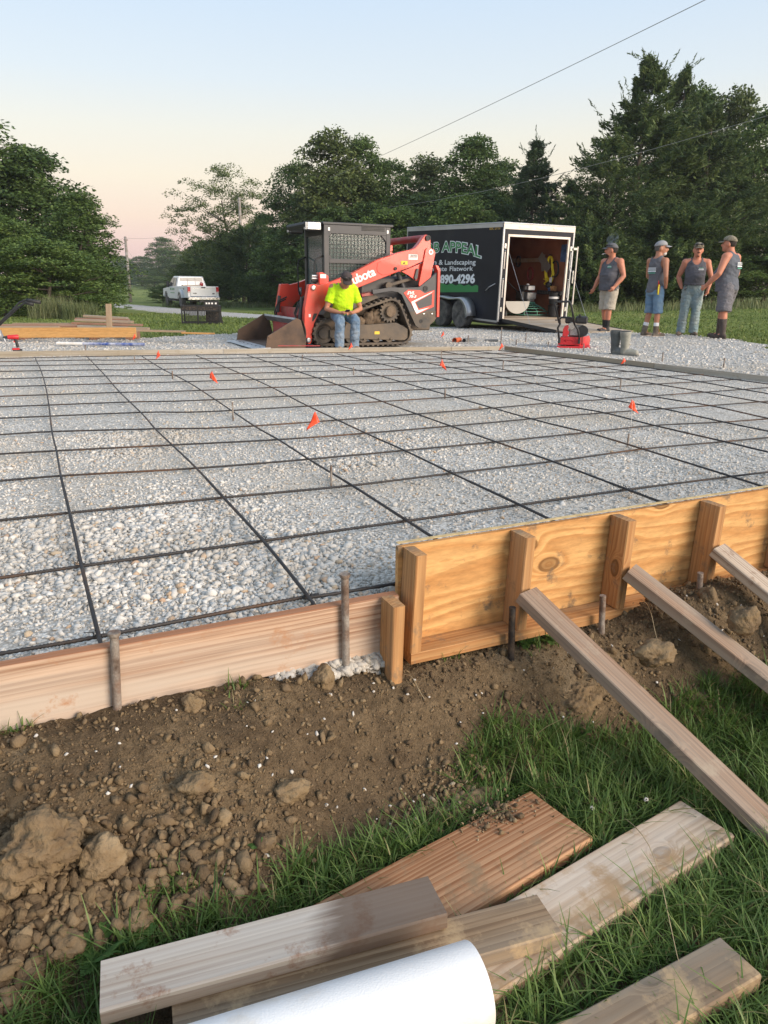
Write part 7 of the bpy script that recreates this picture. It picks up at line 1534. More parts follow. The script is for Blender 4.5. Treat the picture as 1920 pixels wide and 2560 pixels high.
    # ------- footwear
    for s, key in ((1, 'R'), (-1, 'L')):
        kn, an, toe = [Vector(v) for v in P['leg' + key]]; d = (toe - an); d.z = 0; d.normalize(); up = (kn - an).normalized(); gz_ = min(toe.z, an.z) - .04; top = an + up * P.get('boot_h', .12); b_ = MB(); f0 = Vector((an.x, an.y, an.z - .02))
        b_.tube([top, an + up * .02, an - Vector((0, 0, .03))], [P.get('boot_r', .056), .052, .050], 14); limb(b_, [an - Vector((0, 0, .035)) - d * .035, an - Vector((0, 0, .04)) + d * .06, Vector((toe.x, toe.y, an.z - .045)) + d * .02], [.040, .042, .036])
        zs = an.z - .083; side = Vector((-d.y, d.x, 0)); bt = grow('boot' if P['boot'] != 'shoe_black' else 'shoe', b_, MATS[P['boot']], t, .010, 2)
        so = MB(); ol = []
        for (u, w_) in ((-.075, .030), (-.05, .042), (.04, .045), (.13, .050), (.19, .044), (.225, .022)): ol.append((u, w_))
        L_ = (toe - an).length / .15; pl = [f0 + d * u * L_ * .82 + side * w_ for u, w_ in ol] + [f0 + d * u * L_ * .82 - side * w_ for u, w_ in ol[::-1]]; k = len(pl)
        so.add([(p.x, p.y, zs) for p in pl] + [(p.x, p.y, zs + .024) for p in pl], [tuple(range(k)), tuple(range(2 * k - 1, k - 1, -1))] + [(i, (i + 1) % k, (i + 1) % k + k, i + k) for i in range(k)]); so.build('sole', MATS[P.get('sole', 'boot_dark')], bt)
        if P.get('sock'):
            sk = MB(); sk.tube([an + up * (P.get('boot_h', .12) - .02), an + up * P['sock_h']], [.049, .052], 14); sk.build('sock', MATS[P['sock']], t, smooth=50)
        if P.get('laces'):
            for k in range(5): c = an + d * (.045 + .012 * k) + Vector((0, 0, .075 - .022 * k)); MB().tube([c - side * .03, c + Vector((0, 0, .012)), c + side * .03], .004, 5).build('lace', MATS['orange_tool'], bt)
    return t, TM, HM, hc
def bearing(px): return YAW + math.atan((px - 960) / F_PX)
def stand(px, py, ytop, turn, lab, P):
    q = gH(px, py); D = (q - CAM) @ FW; s = (py - ytop) * D / F_PX * .945 / 1.80; r = math.pi - bearing(px) + R_(turn)
    return person(lab, tuple(q), r, s, P) + (s, r)
def print_on(t, TM, rows, y, z, w, h, back=False, x=0.0):
    """small printed lines on a shirt"""
    for (dz, hh, ww, mat) in rows:
        sg = -1 if back else 1; yy = y * sg; mb = MB(); vs = []; n = 8
        for i in range(n + 1):
            a = (i / n - .5) * w * ww; cv = -(((x + a) / .19) ** 2) * .055 * sg
            vs += [(x + a, yy + cv, z + dz), (x + a, yy + cv + .004 * sg * 0, z + dz + hh)]
        mb.add(vs, [(2 * i, 2 * i + 2, 2 * i + 3, 2 * i + 1) for i in range(n)]); xf(mb, TM); o = mb.build('shirt_print', MATS[mat], t); sd = o.modifiers.new('t', 'SOLIDIFY'); sd.thickness = .004; sd.offset = 0
G4 = 'men standing by the lawn'
# 1: man looking left with cigarette, khaki shorts
P1 = dict(skin='skin_red', girth=1.2, belly=.055, arm_r=1.12, leg_r=1.05, armR=((.30, -.01, 1.14), (.36, .07, .90)), armL=((-.31, -.04, 1.14), (-.25, .13, .93)), legR=((.115, -.03, .50), (.13, -.12, .085), (.14, .04, .05)), legL=((-.085, .05, .50), (-.06, .03, .085), (-.05, .19, .05)), head_yaw=R_(-52), shirt='shirt_grey', pants='shorts_khaki', boot='shoe_black', boot_h=.04, sole='sandal_sole', sock='sock_black', sock_h=.20, cap='cap_grey', beard='hair_dark', shades=True, group=G4, hem=.85)
t, TM, HM, hc, s, r = stand(1513, 831, 607, -42, 'man in grey tank top and khaki shorts smoking, beside the ramp', P1)
cg = MB(); cg.tube([HM @ Vector((.0, .108, -.066)), HM @ Vector((-.03, .165, -.082))], .0055, 6); cg.build('cigarette', MATS['white_print'], t)
print_on(t, TM, [(0, .012, 1, 'print_green'), (.018, .010, .9, 'letter_white'), (.034, .010, .7, 'print_green')],   .168, 1.30, .09, .05, x=-.085)
# 2: man seen from behind, denim shorts
P2 = dict(skin='skin_tan', girth=.92, belly=.0, armR=((.285, -.07, 1.13), (.215, .045, .93)), pocketR=True, armL=((-.26, .06, 1.14), (-.12, .2, 1.02)), legR=((.11, .02, .50), (.13, .0, .085), (.17, .16, .05)), legL=((-.10, .04, .50), (-.13, -.03, .085), (-.12, .13, .05)), head_yaw=R_(-45), shirt='shirt_faded', pants='shorts_denim', boot='boot_brown', boot_h=.13, sole='sandal_sole', sock='sock_white', sock_h=.19, cap='cap_light', brim='cap_light', hair='hair_grey', beard='beard_white', laces=True, group=G4, hem=.84, short_len=.12, arm_r=.92, leg_r=.95)
t, TM, HM, hc, s, r = stand(1624, 842, 601, 140, 'man in grey tank top and denim shorts seen from behind', P2)
print_on(t, TM, [(0, .022, 1, 'letter_white'), (.04, .012, 1, 'letter_white'), (.062, .012, .95, 'letter_white'), (-.03, .014, .9, 'print_green')], .160, 1.22, .19, .05, True)
hm = MB(); hm.bar((.172, -.10, .83), (.172, -.10, .97), .05, .05, ch=.01); hm.build('tool_pouch', MATS['leather'], t); MB().tube([(.185, -.12, .99), (.185, -.12, .88), (.188, -.12, .80)], [.012, .013, .018], 8).build('screwdriver', MATS['yellow_cord'], t, smooth=True); MB().tube([(.178, -.13, .95), (.182, -.135, 1.06), (.19, -.115, .98)], .008, 6).build('red_handle', MATS['red_plastic'], t, smooth=True)
wb = Vector(P2['armR'][1]); MB().tube([wb + Vector((.0, 0, .035)), wb + Vector((.0, 0, .015))], .034, 12).build('wrist_band', MATS['belt_black'], t)
# 3: man facing the camera in pale jeans
P3 = dict(skin='skin_red', girth=1.08, belly=.05, arm_r=1.05, armR=((.30, -.05, 1.14), (.225, .045, .93)), pocketR=True, armL=((-.31, -.02, 1.13), (-.265, .11, .90)), legR=((.115, .02, .50), (.14, .0, .085), (.20, .14, .05)), legL=((-.10, .03, .50), (-.10, .0, .085), (-.14, .15, .05)), head_yaw=R_(2), shirt='shirt_grey', pants='jeans_pale', jeans=True, boot='boot_brown', boot_h=.06, cap='cap_camo', moustache=True, shades=True, group=G4, hem=.985, rumple=4)
t, TM, HM, hc, s, r = stand(1718, 839, 606, 6, 'man in grey tank top and pale jeans facing the camera', P3)
print_on(t, TM, [(0, .012, 1, 'letter_white'), (.02, .008, .9, 'letter_white'), (.036, .008, .8, 'print_green')], .170, 1.27, .10, .05, x=-.085)
bl = MB(); n = 28; loft(bl, [(.985, .178, .150, .010), (1.02, .174, .148, .012)], 28); xf(bl, TM); bl.build('belt', MATS['belt_black'], t, smooth=50)
for k in range(3): MB().tube([(.155, .115, .985), (.16 - .01 * k, .135, .93), (.155 + .012 * k, .138, .885)], .006, 6).build('keys', MATS['engine_alloy' if k == 1 else 'belt_black'], t, smooth=True)
MB().tube([(-.245, .165, .80), (-.225, .20, .785)], .0055, 6).build('cigarette', MATS['white_print'], t)
# 4: big man facing left in grey shorts and tall boots
P4 = dict(skin='skin_red', girth=1.25, belly=.085, armR=((.34, .02, 1.14), (.29, .14, .92)), armL=((-.36, .05, 1.13), (-.32, .27, .93)), legR=((.13, .10, .50), (.14, .12, .085), (.15, .28, .05)), legL=((-.13, -.03, .50), (-.14, -.07, .085), (-.14, .10, .05)), head_yaw=R_(8), shirt='shirt_slate', pants='shorts_grey', boot='boot_dark', boot_h=.27, boot_r=.068, cap='cap_camo', cap_gap=False, group=G4, hem=.84, short_len=.05, arm_r=1.12, leg_r=1.12, hair='hair_dark', lean=R_(4))
t, TM, HM, hc, s, r = stand(1803, 846, 588, -112, 'large man in grey tank top and grey shorts with tall boots', P4)
print_on(t, TM, [(0, .022, 1, 'letter_white'), (.04, .012, 1, 'letter_white'), (.062, .012, .95, 'letter_white'), (-.03, .014, .9, 'print_green')], .182, 1.24, .19, .05, True)
# 5: seated man in high visibility shirt
SX = gy(860, 765, 9.36); P5 = dict(skin='skin_tan', seated=True, hip_z=.63, girth=1.05, belly=.03, lean=R_(17), head_off=(0, .13, 1.615), head_pitch=R_(38), armR=((.315, .12, .72), (.11, .33, .66), (-.9, .35, .05)), armL=((-.315, .12, .72), (-.11, .33, .66), (.9, .35, .05)), legR=((.125, .36, .53), (.135, .33, .085), (.15, .49, .05)), legL=((-.15, .38, .53), (-.16, .30, .085), (-.19, .46, .05)), shirt='shirt_hivis', tee=True, hem=.90, pants='jeans_blue', jeans=True, rumple=2, boot='boot_tan', boot_h=.08, cap='cap_brown', hair='hair_dark', beard=None, shades=True)
gz5 = Hs(SX[0], 9.3) + .01; t, TM, HM, hc = person('man in bright yellow green shirt sitting on the loader track', (SX[0], 9.45, gz5), R_(172), .875, P5)
MB().box((0, .40, .685), (.075, .14, .010), Matrix.Rotation(.5, 3, 'X'), .003).build('phone', MATS['black_steel'], t)
# ------------------------------------------------------------------ white pickup far down the drive
plain('truck_white', (.62, .64, .66), .3, var=.04, scale=1.5, coat=.4); plain('truck_dark', (.03, .03, .033), .5, var=.2); plain('tail_red', (.40, .015, .02), .25, var=.1); plain('chrome', (.55, .56, .57), .2, .9, var=.1)
m, nt, b = new_mat('truck_glass'); b.inputs['Base Color'].default_value = (.06, .06, .062, 1); b.inputs['Roughness'].default_value = .12; b.inputs['Specular IOR Level'].default_value = .6
def px_prism(poly, x0, x1):
    mb = MB(); mb.prism(poly, x0, x1); mb.v = [(v[1], v[0], v[2]) for v in mb.v]; return mb
tp, _ = ground_at(511, 45.5); tk = thing('pickup_truck', 'white pickup truck parked on the driveway, seen from behind', 'truck', tuple(tp), R_(4.5)); WHT, DRK = MATS['truck_white'], MATS['truck_dark']
for s in (-1, 1):
    side = [(0.02, .62), (.02, 1.30), (2.42, 1.30), (2.42, .62), (2.0, .58), (1.93, .80), (1.72, .96), (1.42, .98), (1.18, .86), (1.08, .62)]
    px_prism(side, s * .80, s * .96).build('bed_side', WHT, tk, bevel=.02)
    fl_ = [(1.00, .60), (1.08, .86), (1.28, 1.06), (1.55, 1.10), (1.86, 1.02), (2.05, .82), (2.10, .58), (1.98, .58), (1.92, .78), (1.72, .93), (1.45, .95), (1.22, .84), (1.10, .60)]; px_prism(fl_, s * .95, s * 1.10).build('rear_fender', WHT, tk, bevel=.02)
    px_prism([(2.44, .52), (2.44, 1.25), (4.60, 1.25), (4.60, .52)], s * .80, s * .97).build('cab_side', WHT, tk, bevel=.02); px_prism([(2.95, .57), (2.95, 1.235), (4.35, 1.235), (4.35, .57)], s * .965, s * .985).build('door', WHT, tk, bevel=.008)
    px_prism([(4.61, .62), (4.61, 1.22), (5.95, 1.12), (6.05, .75), (6.02, .62), (5.72, .60), (5.66, .78), (5.45, .95), (5.15, .95), (4.92, .80), (4.86, .60)], s * .72, s * .97).build('front_fender', WHT, tk, bevel=.02)
    lt = MB().bb(s * .80 if s > 0 else -.965, .965 if s > 0 else -.80, -.012, .06, .93, 1.27, .015).build('tail_light', MATS['tail_red'], tk); MB().bb(s * .83 - .06 if s > 0 else -.95, .95 if s > 0 else -.83 + .06, -.016, -.01, .95, .99).build('reverse_lens', MATS['white_print'], lt)
    for (y_, w_) in ((1.52, .24), (5.30, .24)):
        e = wheel(tk, (s * (1.03 if y_ < 2 else .93), y_, .40), .40, w_, s)
    mr = MB(); mr.bb(s * 1.05 - .09, s * 1.05 + .09, 4.28, 4.36, 1.22, 1.58, .03); mr.bar((s * .95, 4.3, 1.25), (s * 1.05, 4.32, 1.3), .04, .04); mr.build('side_mirror', DRK, tk)
    MB().bb(s * .74 if s > 0 else -1.0, 1.0 if s > 0 else -.74, 2.6, 4.5, .38, .44, .015).build('running_board', DRK, tk)
gr = MB(); B_ = [(-.97, 2.45, 1.25), (.97, 2.45, 1.25), (.97, 4.62, 1.25), (-.97, 4.62, 1.25)]; T_ = [(-.79, 2.62, 1.90), (.79, 2.62, 1.90), (.77, 3.80, 1.91), (-.77, 3.80, 1.91)]; gr.add(B_ + T_, [(0, 1, 5, 4), (1, 2, 6, 5), (2, 3, 7, 6), (3, 0, 4, 7), (4, 5, 6, 7)]); cabo = gr.build('cab', WHT, tk, bevel=.05)
def on_cab(name, c4, off):
    vs = [tuple(Vector(p) + Vector(off)) for p in c4]; o = MB().add(vs + [tuple(Vector(p) - Vector(off) * .5) for p in c4], [(0, 1, 2, 3), (7, 6, 5, 4), (0, 4, 5, 1), (1, 5, 6, 2), (2, 6, 7, 3), (3, 7, 4, 0)]).build(name, MATS['truck_glass'], cabo); return o
rwn = on_cab('rear_window', [(-.80, 2.49, 1.33), (.80, 2.49, 1.33), (.70, 2.602, 1.80), (-.70, 2.602, 1.80)], (0, -.012, .003))
for x_ in (-.26, .26): MB().bar((x_, 2.475, 1.34), (x_ * .93, 2.585, 1.79), .018, .01).build('window_bar', DRK, rwn)
for s in (-1, 1):
    on_cab('side_window', [(s * .962, 2.72, 1.29), (s * .962, 3.30, 1.29), (s * .826, 3.30, 1.80), (s * .826, 2.84, 1.80)], (s * .012, 0, .004)); on_cab('side_window', [(s * .962, 3.42, 1.29), (s * .962, 4.48, 1.29), (s * .826, 3.86, 1.80), (s * .826, 3.42, 1.80)], (s * .012, 0, .004))
on_cab('windscreen', [(-.85, 4.55, 1.30), (.85, 4.55, 1.30), (.70, 3.88, 1.84), (-.70, 3.88, 1.84)], (0, .012, .01))
tg_ = MB().bb(-.79, .79, .0, .06, .72, 1.31, .012).build('tailgate', WHT, tk); MB().bb(-.74, .74, -.006, .002, 1.16, 1.175).build('tailgate_crease', MATS['chrome'], tg_); MB().bb(-.13, .13, -.014, .0, 1.20, 1.27, .01).build('tailgate_handle', DRK, tg_)
o = link('badge', text_mesh('F-350', .10, .004, .0, .002), DRK, tg_); place(o, (-.66, -.004, .86), (1, 0, 0), (0, 0, 1)); MB().ell((.62, -.004, .88), (.085, .006, .035), 16, 8).build('badge', DRK, tg_, smooth=True)
mb = MB(); mb.bb(-.98, .98, -.16, .02, .50, .70, .03); bm_ = mb.build('rear_bumper', MATS['chrome'], tk); MB().bb(-.22, .16, -.18, -.155, .55, .68, .01).build('number_plate', MATS['white_print'], bm_); MB().bb(-.3, .3, -.10, .1, .38, .49).build('tow_hitch', DRK, tk)
mb = MB(); mb.bb(-.79, .79, .07, 2.40, .70, .76); mb.build('bed_floor', DRK, tk); MB().bb(-.80, .80, 2.36, 2.43, .76, 1.30).build('bed_front', WHT, tk)
px_prism([(4.6, 1.0), (4.6, 1.24), (5.9, 1.12), (6.05, .9), (6.05, .6), (5.9, .6)], -.715, .715).build('hood', WHT, tk, bevel=.02); MB().bb(-.70, .70, .2, 5.8, .42, .62).build('frame_rail', DRK, tk)
mb = MB(); mb.bb(-.70, .42, 1.9, 2.3, 1.31, 1.37); o = mb.build('plank_load', MATS['plank_pale']); o.matrix_world = Matrix.Translation(tp) @ Matrix.Rotation(R_(4.5), 4, 'Z'); tag(o, 'pale plank lying across the truck bed', 'plank')
rc = MB(); rc.bb(.42, .62, 2.0, 2.2, 1.31, 1.50, .04); rc.tube([(.47, 2.1, 1.49), (.47, 2.1, 1.55), (.57, 2.1, 1.55), (.57, 2.1, 1.49)], .02, 6); o = rc.build('gas_can', MATS['red_plastic']); o.matrix_world = Matrix.Translation(tp) @ Matrix.Rotation(R_(4.5), 4, 'Z'); tag(o, 'red gas can standing in the truck bed', 'gas can')
dl = MB(); 
for k, (y_, w_) in enumerate(((3.02, .10), (3.42, .10), (3.82, .10))): dl.bb(-.992, -.986, y_, y_ + .22, 1.05, 1.17)
dl.build('door_lettering', MATS['letter_green'], tk); MB().bb(-.992, -.986, 3.0, 4.0, .86, .90).build('door_lettering', MATS['letter_green'], tk)
o = link('badge', text_mesh('4x4', .14, .004, .3, .002), DRK, tk); place(o, (-.972, .98, 1.10), (0, -1, 0), (0, 0, 1))
# ------------------------------------------------------------------ black wire cage on the lawn
cp_, _ = ground_at(503, 20.2); bq = bearing(503); cg_ = thing('wire_cage', 'black barred metal cage standing on the lawn in front of the truck', 'cage', tuple(cp_), -bq - .10)
w_, d_, h_ = 1.0, .55, .46
for (x_, y_) in ((-w_ / 2, 0), (w_ / 2, 0), (-w_ / 2, d_), (w_ / 2, d_), (-.08, 0)): MB().bb(x_ - .016, x_ + .016, y_ - .016, y_ + .016, -.02, h_).build('corner_post', MATS['black_steel'], cg_)
for z_ in (.02, h_ - .12, h_): 
    for (a_, b2) in (((-w_ / 2, 0), (w_ / 2, 0)), ((-w_ / 2, d_), (w_ / 2, d_)), ((-w_ / 2, 0), (-w_ / 2, d_)), ((w_ / 2, 0), (w_ / 2, d_))): MB().bar((*a_, z_), (*b2, z_), .022, .03).build('rail', MATS['black_steel'], cg_)
for k in range(26): x_ = -w_ / 2 + w_ * (k + .5) / 26; MB().bb(x_ - .005, x_ + .005, -.005, .005, .02, h_).build('bar', MATS['black_steel'], cg_); MB().bb(x_ - .005, x_ + .005, d_ - .005, d_ + .005, .02, h_).build('bar', MATS['black_steel'], cg_)
MB().bb(-w_ / 2 + .01, w_ / 2 - .01, -.009, -.003, h_ - .12, h_ - .01).build('top_band', MATS['dark_steel'], cg_); MB().bb(.12, .46, .2, .5, .05, .40).build('stored_box', MATS['dark_steel'], cg_)
st_, _ = ground_at(551, 20.6); sd_ = thing('leaning_stand', 'black tapered stand right beside the wire cage', 'stand', tuple(st_), -bq); MB().prism([(-.10, -.03), (.07, -.03), (.02, .44), (-.045, .44)], -.03, .03).build('stand_leg', MATS['black_steel'], sd_, bevel=.004); pl_ = MB().prism([(-.42, .40), (-.02, .40), (-.02, .60), (-.42, .60)], -.02, .02).build('stand_plate', MATS['black_steel'], sd_)
for k, x_ in enumerate((-.37, -.30, -.22, -.12)): MB().bb(x_, x_ + .045, -.026, -.021, .50, .545).build('white_mark', MATS['white_print'], pl_)
# ------------------------------------------------------------------ lumber on the left
wood('lumber_a', (.40, .30, .20), (.27, .185, .115), grey=(.36, .32, .27), grey_amt=.45, ring=16, stretch=.06); wood('lumber_red', (.36, .21, .14), (.24, .12, .075), grey=(.33, .27, .22), grey_amt=.35, ring=16, stretch=.06)
wood('board_orange', (.60, .345, .13), (.46, .22, .065), ring=8, stretch=.12, wav=1.6, contrast=.6)
LBD = [((-80, 832), (340, 831), 12.7, .165, .04, 'board_orange', 'long orange board standing on edge in front of the lumber pile', True), ((-60, 819), (150, 818), 13.2, .14, .038, 'lumber_a', 'weathered board lying behind the orange board at the picture edge', False), ((-20, 813), (196, 812), 13.6, .14, .038, 'lumber_red', 'reddish board second from the left in the lumber pile', False),
       ((35, 810), (175, 810), 13.9, .14, .038, 'lumber_a', 'short board on the left of the pile, half hidden', False), ((151, 815), (197, 816), 13.25, .10, .04, 'lumber_red', 'short reddish block between the left and right boards of the pile', False), ((197, 816), (372, 822), 13.25, .14, .04, 'lumber_a', 'lowest right hand board of the lumber pile', False),
       ((182, 808), (355, 813), 13.6, .14, .04, 'lumber_red', 'reddish board in the second layer of the pile', False), ((190, 800), (332, 805), 13.7, .14, .04, 'lumber_a', 'pale board in the third layer of the pile', False), ((191, 797), (322, 800), 14.0, .14, .04, 'lumber_red', 'reddish board near the top of the pile', False), ((211, 790), (318, 796), 14.0, .14, .04, 'lumber_a', 'topmost board of the lumber pile', False),
       ((343, 826), (462, 829), 13.0, .12, .03, 'lumber_a', 'thin grey board sticking out toward the cage', False), ((455, 832), (536, 834), 12.8, .09, .025, 'board_orange', 'thin yellow lath at the end of the grey board', False)]
for (a_, b2, D_, w_, t_, mt, lab, edge) in LBD:
    A, B = Vector(gd(*a_, D_)), Vector(gd(*b2, D_)); n_ = Vector((-FW[0], -FW[1], 0)).normalized(); board('lumber_board' if not edge else 'form_board', A, B, w_, t_, MATS[mt], up=n_ if edge else (0, 0, 1), label=lab, cat='board', group='boards of the lumber pile')
for k, (px_, py_, D_) in enumerate(((60, 826, 13.3), (240, 821, 13.5), (330, 824, 13.5), (300, 806, 13.9), (205, 812, 13.8), (120, 822, 13.7))):      # spacers carrying the stack
    A = Vector(gd(px_, py_, D_)); g = Hs(A.x, A.y); f2 = Vector((FW[0], FW[1], 0)).normalized(); zt_ = A.z + .0; tag(MB().bar(Vector((A.x, A.y, (g + zt_) / 2)) - f2 * .25, Vector((A.x, A.y, (g + zt_) / 2)) + f2 * .3, .09, max(.04, zt_ - g)).build('timber_block', MATS['lumber_red']), ['timber block under the left end of the pile', 'timber block under the middle of the pile', 'timber block under the right end of the pile', 'upper timber block inside the pile', 'inner timber block left in the pile', 'rear timber block under the left boards'][k], 'block', 'blocks in the lumber pile')
A, B = Vector(gd(273, 824, 12.85)), Vector(gd(271, 760, 12.85)); board('upright_stake', A - Vector((0, 0, .1)), B, .095, .038, MATS['lumber_a'], up=tuple(-FW), label='upright wooden stake standing in front of the lumber pile', cat='stake')
# white and blue pole, thin rods
def rod(name, pts, D, r, mat, lab, cat, sub=None):
    P = [Vector(gd(*p, D)) for p in pts]; 
    for p in P: p.z = Hs(p.x, p.y) + r + .012
    return tag(MB().tube(P, r, 10).build(name, mat, smooth=40), lab, cat)
plain('pole_blue', (.03, .07, .28), .5, var=.2, scale=5, dirt=(.6, .62, .66), dirt_amt=.25)
P = [Vector(gd(*p, 12.0)) for p in ((140, 838), (205, 838), (360, 844))]
bf = thing('float_pole', 'white and blue pole lying on the gravel before the orange board', 'pole', (P[0].x, P[0].y, Hs(P[0].x, P[0].y) + .03)); q0 = bf.location.copy(); rel = lambda v: tuple(Vector((v.x, v.y, Hs(v.x, v.y) + .045)) - q0)
MB().tube([rel(P[0]), rel(P[1])], .028, 10).build('white_section', MATS['white_plastic'], bf, smooth=40); MB().tube([rel(P[1]), rel(P[2])], .024, 10).build('blue_section', MATS['pole_blue'], bf, smooth=40)
rod('steel_rod', [(330, 852), (400, 858), (470, 868)], 10.9, .010, MATS['black_steel'], 'thin dark rod lying on gravel behind the far form', 'rod'); rod('wood_scrap', [(392, 855), (415, 860)], 11.0, .02, MATS['lumber_a'], 'small wood scrap beside the thin dark rod', 'scrap')
rod('bent_rod', [(142, 806), (148, 798), (205, 790)], 14.6, .012, MATS['black_steel'], 'bent dark rod behind the lumber pile', 'rod')
# ------------------------------------------------------------------ cordless drill on the far form
plain('drill_red', (.52, .02, .025), .4, var=.08); plain('drill_black', (.025, .025, .027), .55, var=.2)
D_ = 9.95; q = Vector(gd(38, 878, D_)); dr_ = thing('impact_driver', 'red and black cordless driver standing behind the far form board', 'power tool', (q.x, q.y, max(q.z, .03)), -bearing(38)); sc_ = .22
mb = MB(); mb.lathe([(.012, -.075), (.026, -.07), (.031, -.02), (.034, .05), (.030, .062), (.02, .066)], (.0, 0, .185), 'x', 18); mb.v = [(v[0], v[1], v[2]) for v in mb.v]; mb.build('motor_housing', MATS['drill_red'], dr_, smooth=40); MB().lathe([(.006, -.125), (.012, -.12), (.018, -.09), (.02, -.073)], (0, 0, .185), 'x', 14).build('chuck', MATS['drill_black'], dr_, smooth=40)
MB().tube([(.018, 0, .165), (.030, 0, .11), (.042, 0, .05)], [.022, .018, .020], 12).build('grip', MATS['drill_black'], dr_, smooth=40); MB().bar((.0, 0, .135), (.008, 0, .115), .02, .016).build('trigger', MATS['drill_red'], dr_); bt_ = MB().bb(-.03, .085, -.034, .034, .0, .03, .006).build('battery', MATS['drill_black'], dr_); MB().bb(-.035, .06, -.0345, .0345, .014, .042, .008).build('battery_cover', MATS['drill_red'], dr_)
# ------------------------------------------------------------------ handles at the left edge
D_ = 10.6; hb = Vector(gd(-70, 858, D_)); hd_ = thing('walk_behind_machine', 'black tubular handles with rubber grips entering at the left edge', 'machine', (hb.x, hb.y, Hs(hb.x, hb.y)))
for k, pts in enumerate((((-60, 850), (0, 806), (35, 772), (48, 757), (62, 751), (70, 751)), ((-70, 856), (0, 812), (40, 774), (60, 758), (66, 757)))):
    P = [Vector(gd(*p, D_ + .30 * k)) - hd_.location for p in pts]; MB().tube(P, .014, 8).build('handle_tube', MATS['black_steel'], hd_, smooth=True); g0 = P[-1]; g1 = Vector(gd(*((101, 756), (83, 761))[k], D_ + .30 * k)) - hd_.location; MB().tube([g0 - (g1 - g0) * .1, g0.lerp(g1, .1), g1], [.022, .026, .026], 10).build('grip', MATS['black_rubber'], hd_, smooth=True)
MB().tube([Vector(gd(0, 826, D_)) - hd_.location, Vector(gd(18, 864, D_)) - hd_.location], .012, 8).build('stand_leg', MATS['worn_steel'], hd_, smooth=True); q = Vector(gd(-6, 838, D_)) - hd_.location; MB().lathe([(.05, -.06), (.075, -.05), (.075, .05), (.05, .06)], tuple(q), 'x', 18).build('engine_pot', MATS['engine_alloy'], hd_, smooth=40); MB().box(tuple(q + Vector((-.3, .1, -.06))), (.45, .35, .12), None, .03).build('deck', MATS['black_steel'], hd_)
# ------------------------------------------------------------------ plate compactor
cq = Vector(gH(1432, 872)); pcx = thing('plate_compactor', 'red plate compactor with black handle on the gravel by the form', 'plate compactor', tuple(cq), -bearing(1432)); Dc = float((np.array(cq) - CAM) @ FW)
plain('compactor_red', (.55, .022, .03), .4, var=.1, scale=4, dirt=(.45, .10, .08), dirt_amt=.2)
K = .14466 * Dc / F_PX                                                   # crop pixel -> metres
def kp(x, y, d=0.0): return ((x - 430) * K, d, (915 - y) * K)
mb = MB(); vs = []; base = [(150, 905), (160, 880), (260, 862), (540, 862), (700, 860), (718, 885), (700, 905), (540, 925), (300, 930)]
MB().prism([(kp(*p)[0], kp(*p)[2]) for p in ((150, 905), (165, 878), (540, 868), (700, 862), (718, 882), (690, 905), (540, 922), (260, 925))], -.02, .44).build('base_plate', MATS['compactor_red'], pcx, bevel=.01)
MB().prism([(kp(*p)[0], kp(*p)[2]) for p in ((165, 850), (210, 725), (330, 718), (520, 725), (530, 860))], .03, .06).build('front_guard', MATS['compactor_red'], pcx, bevel=.006)
MB().add([kp(*p) for p in ((535, 730, .03), (690, 708, .36), (712, 770, .37), (706, 862, .37), (540, 872, .03))] + [tuple(Vector(kp(*p)) + Vector((-.012, .01, 0))) for p in ((535, 730, .03), (690, 708, .36), (712, 770, .37), (706, 862, .37), (540, 872, .03))], [(0, 1, 2, 3, 4), (9, 8, 7, 6, 5)] + [(i, (i + 1) % 5, (i + 1) % 5 + 5, i + 5) for i in range(5)]).build('side_guard', MATS['compactor_red'], pcx)
MB().bb(kp(200, 0)[0], kp(600, 0)[0], .06, .36, kp(0, 850)[2], kp(0, 725)[2], .01).build('engine_deck', MATS['loader_dull_red'], pcx)
MB().tube([kp(300, 800, .025), kp(295, 770, .02), kp(310, 765, .02), kp(410, 765, .02), kp(425, 800, .025)], .006, 6).build('lift_loop', MATS['compactor_red'], pcx, smooth=True)
e_ = MB().bb(kp(330, 0)[0], kp(600, 0)[0], .12, .34, kp(0, 725)[2], kp(0, 520)[2], .03).build('engine_block', MATS['engine_alloy'], pcx); MB().lathe([(.03, 0), (.055, 0), (.06, .02), (.06, .06)], (kp(375, 0)[0], .05, kp(0, 540)[2]), 'y', 18).build('air_filter', MATS['bright_steel'], e_, smooth=40); MB().bb(kp(430, 0)[0], kp(640, 0)[0], .10, .36, kp(0, 500)[2], kp(0, 375)[2], .025).build('fuel_tank', MATS['engine_black'], e_); MB().bb(kp(260, 0)[0], kp(400, 0)[0], .12, .32, kp(0, 500)[2], kp(0, 395)[2], .02).build('air_box', MATS['engine_black'], e_); MB().lathe([(.03, 0), (.085, .0), (.09, .03), (.09, .07)], (kp(570, 0)[0], .06, kp(0, 620)[2]), 'y', 22).build('recoil_cover', MATS['engine_black'], e_, smooth=40)
mb = MB(); mb.prism([(kp(*p)[0], kp(*p)[2]) for p in ((235, 710), (240, 590), (265, 535), (310, 520), (335, 545), (318, 600), (345, 640), (330, 690), (320, 720))], .02, .10); mb.build('belt_guard', MATS['compactor_red'], pcx, bevel=.005); MB().lathe([(.01, 0), (.02, 0), (.022, .03)], (kp(500, 0)[0], .11, kp(0, 372)[2]), 'z', 12).build('fuel_cap', MATS['engine_black'], e_)
MB().tube([kp(*p) for p in ((190, 780, .0), (150, 570, .0), (182, 505, .0), (168, 425, .0), (200, 395, .0), (370, 398, .0), (430, 510, .0), (495, 600, .0), (530, 770, .0))], .017, 8).build('lower_handle', MATS['black_steel'], pcx, smooth=True)
